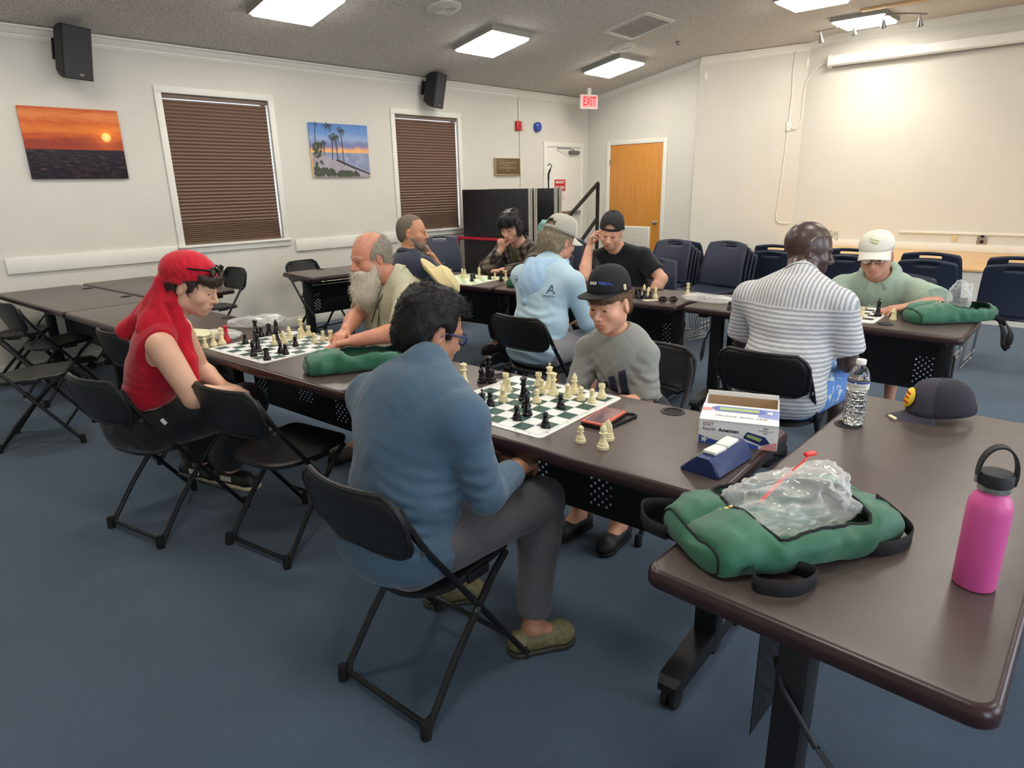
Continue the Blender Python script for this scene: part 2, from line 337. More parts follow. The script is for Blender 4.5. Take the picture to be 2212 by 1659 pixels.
# ================================================================== CEILING FIXTURES
M_fix = mat('fixture_white',(214,212,204),.5); M_fixg = mat('fixture_grey_frame',(150,148,141),.6)
M_diff = mat('lamp_diffuser',(255,250,238),.4,emit=(255,250,238),estr=LAMP_STRENGTH)
nodes_of(M_diff)[1].inputs['Emission Color'].default_value = LAMP_COLOR+(1,)
def slope_rot(x): return -math.atan(SL) if x<XR else 0.
def ceil_lamp(x,y,label):
    t=thing('ceiling_light',label,'ceiling light',(x,y,ceil_z(x)),0,'square ceiling lights')
    t.rotation_euler=(0,slope_rot(x),0)
    f=MB(); h=.052; w=.62
    f.loft([rrect(w,w,.004,0),rrect(w,w,.004,-h+.006),rrect(w-.012,w-.012,.004,-h)],True,False)
    f.loft([rrect(w-.012,w-.012,.004,-h),rrect(w-.05,w-.05,.003,-h+.002)],False,False)
    f.build('frame',M_fixg,t)
    MB().bbox((0,0,-h-.006),(w-.052,w-.052,.028),.008).build('diffuser',M_diff,t)  # lens dropped below the frame so its glowing sides brighten the ceiling
    return t
ceil_lamp(.905,3.565,'square ceiling light nearest above the sunset photograph')
ceil_lamp(.905,5.90,'square ceiling light between the two round ceiling grilles')
ceil_lamp(.905,8.23,'square ceiling light just above the exit sign')
ceil_lamp(3.42,8.30,'square ceiling light left of the spotlight track, cut by the top edge')
ceil_lamp(3.52,9.80,'square ceiling light right behind the spotlight track')
for x,y,wh in ((.905,1.2,'above the empty tables by the left wall'),(3.42,5.9,'above the navy chair stacks'),(3.42,3.5,'above the blue-hooded man'),(3.42,1.2,'above the red-scarfed player'),(5.9,8.3,'in front of the stage, right side'),(5.9,5.9,'above the right-hand chair stack'),(5.9,3.5,'above the striped-shirt man'),(5.9,1.0,'above the foreground table'),(8.2,3.5,'by the right-hand wall, nearer'),(8.2,7.0,'by the right-hand wall, farther')):
    ceil_lamp(x,y,'square ceiling light out of the picture, '+wh)
def on_ceiling(x,y,name,label,cat,group=None):
    t=thing(name,label,cat,(x,y,ceil_z(x)),0,group); t.rotation_euler=(0,slope_rot(x),0); return t
for (x,y),lab in (((1.31,4.86),'round white ceiling grille at the top edge between two lights'),((1.35,7.76),'round white ceiling grille beside the square air vent')):
    t=on_ceiling(x,y,'ceiling_speaker',lab,'ceiling grille','round ceiling grilles')
    m=MB(); m.lathe([(.165,0),(.165,-.006),(.150,-.014),(.125,-.014)],36,cap0=False,cap1=False); m.build('rim',M_fix,t)
    m=MB(); prof=[(.125,-.012)]
    for k in range(6): r=.115-.018*k; prof+=[(r,-.016),(r-.006,-.016),(r-.009,-.008)]
    prof.append((.004,-.014)); m.lathe(prof,36,cap0=False); m.build('grille_rings',M_fix,t)
t=on_ceiling(1.87,7.31,'air_vent','square white ceiling air vent with slanted louvres','air vent')
m=MB(); w=.60; m.loft([rrect(w,w,.004,0),rrect(w,w,.004,-.01),rrect(w-.10,w-.10,.003,-.016),rrect(w-.11,w-.11,.003,.0)],False,False); m.build('vent_frame',M_fix,t)
MB().box((0,0,.012),(.5,.5,.004)).build('duct_back',mat('dark_duct',(60,60,58),.8),t,smooth=False)
for i in range(18): MB().box((-.24+i*.028,0,-.006),(.020,.49,.002),rotm('Y',38)).build('louvre',M_fix,t,smooth=False)
# sprinkler nub
t=on_ceiling(1.78,8.35,'sprinkler_head','small dark sprinkler head in the ceiling beside the round grille','sprinkler')
m=MB(); m.lathe([(.03,0),(.03,-.004),(.01,-.008),(.009,-.03),(.02,-.034),(.02,-.038)],12); m.build('sprinkler_body',M_grey,t)
# exit sign
ex=thing('exit_sign','lit red EXIT sign hanging from the ceiling near the corner','sign',(.07,8.80,2.78))
ex.rotation_euler=(0,0,R(-22))
M_exitface=mat('exit_face',(246,150,150),.4,emit=(255,120,120),estr=.55); M_exitred=mat('exit_red',(226,30,52),.4,emit=(235,25,50),estr=.7)
MB().bbox((0,0,-.10),(.05,.30,.20),.008).build('housing',M_white,ex)
MB().box((.0262,0,-.10),(.002,.26,.165)).build('sign_face',M_exitface,ex,smooth=False)
text('EXIT',.175,M_exitred,ex,(.0278,0,-.10),RX,sx=.62,bold=.002)
MB().bbox((0,0,.045),(.05,.06,.10),.006).build('mount',M_white,ex)
# track light
tr=thing('spotlight_track','curved brushed-steel track with four small spotlights on the ceiling','track light',(3.62,9.62,ZT))
m=MB(); m.lathe([(.085,0),(.085,-.012),(.06,-.03),(.02,-.034)],20); m.build('canopy',M_steel,tr)
pts=[(-.62+1.24*i/20, .10*math.sin(PI*2*(i/20)) , -.06-.05*(2*i/20-1)**2) for i in range(21)]
m=MB(); m.tube(pts,.009,8); m.tube([(0,0,-.03),(0,0,-.065)],.008); m.build('track_bar',M_steel,tr)
M_bulb=mat('spot_bulb',(255,244,220),.3,emit=(255,236,196),estr=6.)
for i in (1,7,13,19):
    p=Vector(pts[i]); hd=thing('tmp','','',(0,0,0)) if False else None
    rt=rotm('X',28)
    m=MB(); m.tube([p,p+Vector((0,0,-.05))],.006); m.lathe([(.012,0),(.018,-.02),(.022,-.05),(.034,-.085),(.034,-.09)],14,p+Vector((0,0,-.045)),rt,cap1=False)
    sp=m.build('spot_head',M_steel,tr)
    m=MB(); m.lathe([(.030,-.088),(.001,-.086)],14,p+Vector((0,0,-.045)),rt,cap0=False); m.build('bulb',M_bulb,sp)
    sl=bpy.data.lights.new('spot_beam','SPOT'); sl.energy=11 if i!=1 else 5; sl.color=(1,.88,.68); sl.spot_size=R(70); sl.spot_blend=.8; sl.shadow_soft_size=.03
    so=bpy.data.objects.new('spot_beam',sl); COL.objects.link(so); so.parent=tr; so.location=p+Vector((0,.06,-.16)); so.rotation_euler=(R(34),0,0)
# projection screen tube
ps=thing('projection_screen','long white rolled-up projection screen case on the stage wall','projection screen',(2.90,YB-.07,3.06))
m=MB(); L=5.4; sec=[(-.06,-.05),(-.06,.05),(-.03,.07),(.03,.07),(.06,.04),(.06,-.04),(.03,-.07),(-.03,-.07)]
m.loft([[(x,a,b) for a,b in sec] for x in (.03,L)]); m.build('case',M_white,ps,ang=20)
m=MB(); m.loft([[(x,a*1.12,b*1.12) for a,b in sec] for x in (0,.035)]); m.build('end_cap',M_white,ps,ang=20)
MB().box((L/2,.0,-.075),(L-.1,.02,.014)).build('pull_bar',M_grey,ps,smooth=False)
# cable down the splay wall with switch box
def sp(t,z,o=.012): v=Vector(spl(t,z)); return v+Vector((nx,ny,0))*(-o)
def catmull(P,n=6):
    P=[Vector(p) for p in P]; out=[]
    for i in range(len(P)-1):
        a,b,c,d=P[max(0,i-1)],P[i],P[i+1],P[min(len(P)-1,i+2)]
        for k in range(n):
            t=k/n; out.append(.5*((2*b)+(c-a)*t+(2*a-5*b+4*c-d)*t*t+(3*b-a-3*c+d)*t**3))
    out.append(P[-1]); return out
cb=thing('screen_control','white switch box with cables on the splayed wall beside the screen','switch',(0,0,0))
sw=sp(.86,2.25)
rz=Matrix.Rotation(ang,3,'Z')
MB().bbox(sw+Vector((-nx,-ny,0))*.005,(.07,.035,.12),.006,rot=rz).build('switch_box',M_white,cb)
MB().bbox(sw+Vector((-nx,-ny,0))*.026,(.02,.01,.04),.003,rot=rz).build('rocker',M_white,cb)
m=MB(); m.tube(catmull([sp(.87,ceil_z(2.45)-.02),sp(.855,3.0),sp(.865,2.7),sp(.86,2.30)]),.009); m.build('ceiling_cable',M_trim,cb)
m=MB(); m.tube(catmull([sw+Vector((.04,.02,-.02)),sp(.93,2.22,.02),sp(.975,2.35,.02),sp(.98,2.8,.02),Vector((2.75,YB-.03,3.02)),Vector((2.95,YB-.05,3.06))]),.009); m.build('screen_cable',M_trim,cb)
m=MB(); m.tube(catmull([sp(.86,2.2),sp(.85,1.7),sp(.835,1.2),sp(.83,.95),sp(.87,.885),sp(.96,.88)]),.010); m.build('lower_conduit',M_trim,cb)
for t_,lab in ((.06,'white hook plate high on the splayed wall at its left end'),(.985,'white hook plate high on the splayed wall beside the screen cable')):
    tag(MB().bbox(sp(t_,ceil_z(XS1+(XS2-XS1)*t_)-.24,.006),(.05,.012,.11),.004,rot=rz).build('wall_hook',M_trim),lab,'hook')
# stage wall outlets
tag(MB().bbox((4.72,YB-.006,.735),(.07,.012,.09),.003).build('wall_outlet',mat('beige_plate',(214,196,150),.5)),'small beige socket plate below the raceway on the stage wall','outlet')
o=tag(MB().bbox((5.02,YB-.008,.735),(.11,.014,.17),.004).build('wall_outlet',M_steel),'grey metal outlet plate on the stage wall right of the beige one','outlet')
m=MB()
for dz in (-.035,.035): m.lathe([(.022,0),(.022,.004)],12,(5.02,YB-.016,.735+dz),RYm)
m.build('receptacle',M_black,o)
# ================================================================== LEFT WALL OBJECTS
M_spk = mat('black_speaker_grille',(62,62,66),.75,bump=.5,bscale=500,noise=.15,nscale=300)
def wall_speaker(y,z,label,yawdeg,s=1.):
    t=thing('wall_speaker',label,'speaker',(XW+.26,y,z),R(yawdeg),'black wall speakers')
    t.rotation_euler=(0,R(12),R(yawdeg))
    # front face toward +x
    w,h,d=.25*s,.40*s,.22*s
    ring=lambda x,k,kz:[(x,-w/2*k,-h/2*kz),(x,w/2*k,-h/2*kz),(x,w/2*k,h/2*kz),(x,-w/2*k,h/2*kz)]
    m=MB(); m.loft([ring(-d*.75,.55,.75),ring(-d*.35,.82,.94),ring(0,1,1),ring(.012,.98,.985)]); m.build('cabinet',M_blackmatte,t,ang=15)
    m=MB(); m.loft([ring(.012,.95,.965),ring(.018,.93,.95)]); m.build('grille',M_spk,t,ang=15)
    MB().box((.019,.02,-h*.40),(.002,.035,.014)).build('badge',M_steel,t,smooth=False)
    m=MB(); m.bbox((-d*.75-.03,0,0),(.08,.06,.05),.006); m.bbox((-d*.75-.055,0,0),(.02,.10,.16),.004); m.build('bracket',M_black,t)
    return t
wall_speaker(2.13,2.60,'black wall speaker high above the sunset photograph',20)
wall_speaker(6.02,2.63,'black wall speaker above the window beside the folded stage',22)
# framed prints (unframed panels)
def picture_base(y0,y1,z0,z1,m,label):
    t=thing('wall_picture',label,'picture',(XW,(y0+y1)/2,(z0+z1)/2),0,'unframed photographs on the left wall')
    MB().bbox((.018,0,0),(.016,y1-y0,z1-z0),.002).build('print_panel',m,t)
    MB().box((.006,0,0),(.012,.3,.3)).build('standoff',M_white,t,smooth=False)
    return t
M_sun = mat('sunset_print',(200,90,40),.5,spec=.3); nt,b=nodes_of(M_sun)
tc=nt.nodes.new('ShaderNodeTexCoord'); sx=nt.nodes.new('ShaderNodeSeparateXYZ'); nt.links.new(tc.outputs['Object'],sx.inputs[0])
mp=nt.nodes.new('ShaderNodeMapping'); mp.inputs['Scale'].default_value=(1,4,22); nt.links.new(tc.outputs['Object'],mp.inputs['Vector'])
nz=nt.nodes.new('ShaderNodeTexNoise'); nz.inputs['Scale'].default_value=1.6; nz.inputs['Detail'].default_value=7; nt.links.new(mp.outputs['Vector'],nz.inputs['Vector'])
mr=nt.nodes.new('ShaderNodeMapRange'); mr.inputs[1].default_value=-.285; mr.inputs[2].default_value=.285; nt.links.new(sx.outputs['Z'],mr.inputs[0])
ad=nt.nodes.new('ShaderNodeMath'); ad.operation='MULTIPLY_ADD'; ad.inputs[1].default_value=.22; nt.links.new(nz.outputs['Fac'],ad.inputs[0]); 
sb=nt.nodes.new('ShaderNodeMath'); sb.operation='SUBTRACT'; sb.inputs[1].default_value=.11; nt.links.new(mr.outputs[0],sb.inputs[0]); nt.links.new(sb.outputs[0],ad.inputs[2])
cr=nt.nodes.new('ShaderNodeValToRGB'); nt.links.new(ad.outputs[0],cr.inputs['Fac'])
el=cr.color_ramp.elements; el[0].position=.40; el[0].color=srgb(170,66,40); el[1].position=1.; el[1].color=srgb(196,92,44)
for p,c in ((.52,(150,62,44)),(.60,(196,84,40)),(.70,(226,124,48)),(.80,(208,96,42)),(.9,(226,132,74))): e=el.new(p); e.color=srgb(c)
# sea below
mp2=nt.nodes.new('ShaderNodeMapping'); mp2.inputs['Scale'].default_value=(1,9,40); nt.links.new(tc.outputs['Object'],mp2.inputs['Vector'])
nz2=nt.nodes.new('ShaderNodeTexNoise'); nz2.inputs['Scale'].default_value=1.5; nz2.inputs['Detail'].default_value=6; nt.links.new(mp2.outputs['Vector'],nz2.inputs['Vector'])
cr2=nt.nodes.new('ShaderNodeValToRGB'); nt.links.new(nz2.outputs['Fac'],cr2.inputs['Fac']); e2=cr2.color_ramp.elements; e2[0].position=.40; e2[0].color=srgb(34,28,36); e2[1].position=.78; e2[1].color=srgb(120,84,80); k=e2.new(.6); k.color=srgb(56,46,54)
gt=nt.nodes.new('ShaderNodeMath'); gt.operation='GREATER_THAN'; gt.inputs[1].default_value=-.047; nt.links.new(sx.outputs['Z'],gt.inputs[0])
mx=nt.nodes.new('ShaderNodeMix'); mx.data_type='RGBA'; nt.links.new(gt.outputs[0],mx.inputs[0]); nt.links.new(cr2.outputs['Color'],mx.inputs[6]); nt.links.new(cr.outputs['Color'],mx.inputs[7])
# sun glow
ds=nt.nodes.new('ShaderNodeVectorMath'); ds.operation='DISTANCE'; ds.inputs[1].default_value=(.026,.245,.062); nt.links.new(tc.outputs['Object'],ds.inputs[0])
cr3=nt.nodes.new('ShaderNodeValToRGB'); nt.links.new(ds.outputs['Value'],cr3.inputs['Fac']); e3=cr3.color_ramp.elements; e3[0].position=.0; e3[0].color=srgb(255,240,170); e3[1].position=.24; e3[1].color=(0,0,0,1); k=e3.new(.032); k.color=srgb(255,214,110); k=e3.new(.042); k.color=srgb(150,84,22); k=e3.new(.12); k.color=srgb(84,44,10)
mg=nt.nodes.new('ShaderNodeMath'); mg.operation='MULTIPLY'; mg.inputs[1].default_value=1.; nt.links.new(gt.outputs[0],mg.inputs[0])
mx3=nt.nodes.new('ShaderNodeMix'); mx3.data_type='RGBA'; mx3.blend_type='ADD'; nt.links.new(mg.outputs[0],mx3.inputs[0]); nt.links.new(mx.outputs[2],mx3.inputs[6]); nt.links.new(cr3.outputs['Color'],mx3.inputs[7]); nt.links.new(mx3.outputs[2],b.inputs['Base Color'])
picture_base(1.685,2.425,1.628,2.20,M_sun,'orange sunset over dark sea photograph, unframed, left of the windows')
# beach print: gradient panel plus printed shapes
M_beach = mat('beach_print_sky',(120,150,200),.5,spec=.3); nt,b=nodes_of(M_beach)
tc=nt.nodes.new('ShaderNodeTexCoord'); sx=nt.nodes.new('ShaderNodeSeparateXYZ'); nt.links.new(tc.outputs['Object'],sx.inputs[0])
nz=nt.nodes.new('ShaderNodeTexNoise'); nz.inputs['Scale'].default_value=9; nz.inputs['Detail'].default_value=6; nt.links.new(tc.outputs['Object'],nz.inputs['Vector'])
mr=nt.nodes.new('ShaderNodeMapRange'); mr.inputs[1].default_value=-.29; mr.inputs[2].default_value=.29; nt.links.new(sx.outputs['Z'],mr.inputs[0])
ad=nt.nodes.new('ShaderNodeMath'); ad.operation='MULTIPLY_ADD'; ad.inputs[1].default_value=.16; nt.links.new(nz.outputs['Fac'],ad.inputs[0]); sb=nt.nodes.new('ShaderNodeMath'); sb.operation='SUBTRACT'; sb.inputs[1].default_value=.08; nt.links.new(mr.outputs[0],sb.inputs[0]); nt.links.new(sb.outputs[0],ad.inputs[2])
cr=nt.nodes.new('ShaderNodeValToRGB'); nt.links.new(ad.outputs[0],cr.inputs['Fac']); el=cr.color_ramp.elements; el[0].position=.44; el[0].color=srgb(250,196,120); el[1].position=1; el[1].color=srgb(84,124,188)
for p,c in ((.52,(246,178,116)),(.58,(140,130,170)),(.63,(122,132,176)),(.72,(150,170,206)),(.85,(106,146,204))): e=el.new(p); e.color=srgb(c)
nt.links.new(cr.outputs['Color'],b.inputs['Base Color'])
pb=picture_base(4.312,5.072,1.630,2.203,M_beach,'beach photograph with palm trees, unframed, between the two windows')
def shape(polys,m,x,name='printed_shape'):
    k=MB()
    for q_,P in enumerate(polys): e_=q_*.00002; k.loft([[(x,a,c) for a,c in P],[(x+.0006+e_,a,c) for a,c in P]])
    return k.build(name,m,pb,smooth=False)
shape([[(-.375,-.02),(.375,-.02),(.375,-.284),(-.375,-.284)]],mat('print_sea',(150,158,186),.3,noise=.25,nscale=14),.0265)
shape([[(-.375,-.03),(-.2,-.055),(0,-.12),(.2,-.20),(.375,-.262),(.375,-.284),(-.375,-.284)]],mat('print_sand',(168,160,170),.4,noise=.12,nscale=12),.0272)
shape([[(-.05,-.09),(.15,-.165),(.375,-.245),(.375,-.262),(.13,-.185),(-.08,-.105)]],mat('print_weed',(72,66,72),.4),.0278)
M_pd=mat('print_dark_green',(72,80,66),.6,noise=.25,nscale=40); M_pt=mat('print_trunk',(66,60,62),.4)
bl=[]
for i in range(60):
    a=RNG.uniform(-.375,.22); c=-.285+RNG.uniform(0,.10)*(1-(a+.375)/.62)+.01; r=RNG.uniform(.018,.04)
    a=max(-.375+r,a); c=max(-.285+r,c); bl.append([(a+r*math.cos(t*PI/4)*RNG.uniform(.8,1),c+r*math.sin(t*PI/4)*RNG.uniform(.8,1)) for t in range(8)])
for i in range(26):
    a=-.375+RNG.uniform(.02,.13); c=RNG.uniform(-.16,.08); r=RNG.uniform(.012,.026); a=max(-.375+r,a); bl.append([(a+r*math.cos(t*PI/4),c+r*math.sin(t*PI/4)) for t in range(8)])
shape(bl,M_pd,.0284)
tk=[];fr=[]
for bx,bz,tx,tz,s in ((.03,-.16,.02,.215,.075),(-.12,-.10,-.10,.13,.07),(-.05,-.12,-.055,.15,.07),(-.34,-.08,-.30,.30,.05),(-.16,.30,-.15,.262,.09),(-.22,-.05,-.215,.08,.04)):
    w=.005; tk.append([(bx-w,bz),(bx+w,bz),(tx+w*.7,tz),(tx-w*.7,tz)])
    for j in range(11):
        a=2*PI*j/11+.2; L=s*(.8+.3*math.sin(j*5)); ex_,ez=tx+L*math.cos(a),tz+L*math.sin(a)*.8-.35*L
        mxx,mz=tx+.55*L*math.cos(a),tz+.6*L*math.sin(a); q=.006
        P=[(tx,tz),(mxx,mz+q*1.3),(ex_,ez),(mxx,mz-q*1.3)]
        fr.append([(min(.374,max(-.374,u)),min(.284,v)) for u,v in P])
shape(tk,M_pt,.0290); shape(fr,M_pd,.0296)
# plaque
pl=thing('bronze_plaque','bronze dedication plaque with raised edge, right of the second window','plaque',(XW,7.465,1.762))
M_brz=mat('aged_bronze',(112,96,74),.45,metal=.35,noise=.15,nscale=30); M_brzl=mat('pale_bronze',(176,156,116),.4,metal=.4)  # aged bronze plate, paler bronze for border and lettering
MB().bbox((.012,0,0),(.024,.50,.235),.004).build('plate',M_brz,pl)
m=MB()
for a,b_,w_,h_ in ((0,.112,.52,.016),(0,-.112,.52,.016),(.254,0,.016,.24),(-.254,0,.016,.24)): m.bbox((.018,a,b_),(.036,w_,h_),.005)
m.build('border',M_brzl,pl)
for i,s in enumerate(('SOUTHSIDE BEACH','CENTER','CITY OF KEY WEST','1988')[:0]): pass
for i,w_ in enumerate((.34,.14,.36,.06)):
    m=MB(); n=int(w_/.022)
    for k in range(n): m.box((.0255,-w_/2+.022*k+.011,.05-i*.034),(.003,.014,.016))
    m.build('raised_lettering',M_brzl,pl,smooth=False)
# fire alarm strobe with conduit
fa=thing('fire_alarm','red fire alarm strobe with conduit on the left wall','fire alarm',(XW,7.735,2.325))
MB().bbox((.02,-.035,0),(.04,.085,.13),.008).build('body',M_red,fa); MB().bbox((.03,.045,0),(.06,.06,.125),.012).build('lens',mat('clear_lens',(220,190,186),.15,spec=.6),fa)
m=MB(); m.tube([(.012,0,.065),(.012,0,.36),(.02,.03,.40),(.02,.12,.455)],.012); m.tube([(.012,.02,-.065),(.012,.02,-.85),(.012,.02,-2.2)],.010); m.build('conduit',M_trim,fa)
# blue strobe
bl_=thing('blue_strobe','round blue strobe light on the left wall above the exit door','strobe',(XW,8.13,2.328))
M_blue=mat('blue_lens',(34,74,170),.25,coat=.4); m=MB(); m.lathe([(.07,0),(.07,.03),(.066,.05),(.05,.062),(.02,.066)],20,(0,0,0),rotm('Y',90)); m.build('dome',M_blue,bl_)
# outlet low on left wall
tag(MB().bbox((XW+.006,1.42,.42),(.012,.075,.12),.003).build('wall_outlet',mat('ivory_plate',(222,216,196),.5)),'ivory outlet plate low on the left wall behind the folding chairs','outlet')
# ================================================================== FURNITURE
M_ctop = mat('dark_laminate',(82,70,66),.34,noise=.10,nscale=9,bump=.07,bscale=220)
nt,b=nodes_of(M_ctop)
M_cedge = mat('dark_edge_moulding',(52,32,32),.32,noise=.12,nscale=30,bump=.05,bscale=120)
# ---- training table prototype
def perforated(mb,x0,x1,z0,z1,patches,pitch=.0165,r=.0045,y=0.):
    cur=x0
    def quad(a,b_,c,d): mb.add([(a,y,c),(b_,y,c),(b_,y,d),(a,y,d)],[(0,1,2,3)])
    for (pa,pz,nx_,nz_) in sorted(patches):
        pb_=pa+nx_*pitch; pt=pz+nz_*pitch
        quad(cur,pa,z0,z1); quad(pa,pb_,z0,pz); quad(pa,pb_,pt,z1)
        for i in range(nx_):
            for j in range(nz_):
                cx,cz=pa+(i+.5)*pitch,pz+(j+.5)*pitch; h=pitch/2
                if (i+j)%2: quad(cx-h,cx+h,cz-h,cz+h); continue
                o=[(h,0),(h,h),(0,h),(-h,h),(-h,0),(-h,-h),(0,-h),(h,-h)]
                vs=[(cx+u,y,cz+w) for u,w in o]+[(cx+r*1.25*math.cos(k*PI/4),y,cz+r*1.25*math.sin(k*PI/4)) for k in range(8)]
                mb.add(vs,[(k,(k+1)%8,8+(k+1)%8,8+k) for k in range(8)])
        cur=pb_
    quad(cur,x1,z0,z1)
def make_table():
    t=thing('training_table','proto','table',(0,0,0)); L,W=1.524,.612
    m=MB(); m.loft([rrect(L-.030,W-.030,.03,.7385),rrect(L-.028,W-.028,.031,.7412),rrect(L-.034,W-.034,.03,.7415)],True,True); m.build('tabletop',M_ctop,t)
    m=MB(); m.loft([rrect(L-.03,W-.03,.03,.700),rrect(L-.008,W-.008,.034,.702),rrect(L,W,.036,.708),rrect(L,W,.036,.726),rrect(L-.006,W-.006,.036,.735),rrect(L-.016,W-.016,.034,.740),rrect(L-.029,W-.029,.031,.7408)],True,False); m.build('edge_band',M_cedge,t)
    for sx_ in (-1,1):
        x=sx_*.655
        MB().bbox((x,.01,.37),(.075,.06,.64),.006).build('leg_column',M_black,t)
        MB().bbox((x,.0,.685),(.06,.46,.035),.006).build('top_bracket',M_black,t)
        m=MB(); m.loft([[(x-w,y,z0),(x+w,y,z0),(x+w,y,z1),(x-w,y,z1)] for y,w,z0,z1 in ((-.285,.028,.075,.10),(-.26,.034,.07,.115),(0,.037,.075,.135),(.26,.034,.07,.115),(.285,.028,.075,.10))]); m.build('foot',M_black,t,ang=25)
        for sy in (-1,1):
            m=MB(); 
            for dx in (-.014,.014): m.lathe([(.012,-.009),(.030,-.009),(.033,-.004),(.033,.004),(.030,.009),(.012,.009)],14,(x+dx,sy*.245,.033),rotm('Y',90))
            m.bbox((x,sy*.245,.055),(.012,.04,.045),.005); m.build('caster',M_rubber,t)
    m=MB(); perforated(m,-.62,.62,.335,.60,[(-.59,.37,6,10),(-.18,.42,8,9),(.14,.37,6,10),(.50,.37,6,10)],y=.10)
    solidify(m.build('modesty_panel',M_black,t,smooth=False),.002)
    MB().bbox((0,.10,.605),(1.24,.02,.014),.003).build('panel_lip',M_black,t)
    m=MB(); m.tube([(-.64,-.03,.645),(.64,-.03,.645)],.011); m.build('stretcher',M_black,t)
    for sx_ in (-1,1):
        m=MB(); m.lathe([(.041,.7412),(.041,.7438),(.036,.7445),(.031,.7438),(.031,.7418)],24,(sx_*.385,.255-.012,0),cap0=False,cap1=False); g=m.build('grommet',M_blackmatte,t)
        m=MB(); m.lathe([(.031,.7416),(.001,.7417)],24,(sx_*.385,.243,0),cap0=False); m.build('cable_hole',M_rubber,g)
    for sx_ in (-1,1):
        m=MB(); x=sx_*.70; m.tube([(x-sx_*.03,.05,.60),(x,.02,.56),(x+sx_*.01,-.055,.475)],.006); x=x+sx_*.065
        m.loft([[(x-sx_*.055+u,-.055+v*.45,.480+w) for u,v,w in r_] for r_ in ([(-.007,0,0),(0,-.02,0),(.007,0,0),(0,.02,0)],[(-.012-sx_*.01,-.08,-.05),(-sx_*.01,-.10,-.05),(.012-sx_*.01,-.08,-.05),(-sx_*.01,-.06,-.05)],[(-.014-sx_*.02,-.16,-.10),(-sx_*.02,-.18,-.10),(.014-sx_*.02,-.16,-.10),(-sx_*.02,-.14,-.10)],[(-.004-sx_*.025,-.2,-.125),(-sx_*.025,-.21,-.125),(.004-sx_*.025,-.2,-.125),(-sx_*.025,-.19,-.125)])])
        m.build('tilt_lever',M_blackmatte,t)
    return t
tb=make_table()
TABLES=[((5.018,1.915),4.1,'dark laminate table with the front chess board, phone and box'),
 ((3.500,1.806),4.1,'dark laminate table with the red-scarfed player\'s chess board'),
 ((2.010,1.702),3.9,'empty dark laminate table directly behind the red-scarfed player'),
 ((.500,1.590),4.3,'empty dark laminate table end-on to the left wall, nearer row'),
 ((.425,2.225),4.3,'empty dark laminate table end-on to the left wall, farther row'),
 ((6.125,2.052),90.4,'foreground dark table with green bag and pink bottle'),
 ((.86,4.08),86,'dark table standing along the left wall with perforated panel showing'),
 ((2.03,4.07),6.5,'dark table under the pale green chess board'),
 ((3.575,4.232),5.6,'dark table between the black-shirted man and the blue-hooded man'),
 ((5.155,4.345),1.2,'dark table with the old man\'s chess board and green bag')]
for i,((x,y),a,lab) in enumerate(TABLES):
    o=tb if i==0 else copy_tree(tb); place(o,(x,y,0),R(a),lab,'dark training tables')
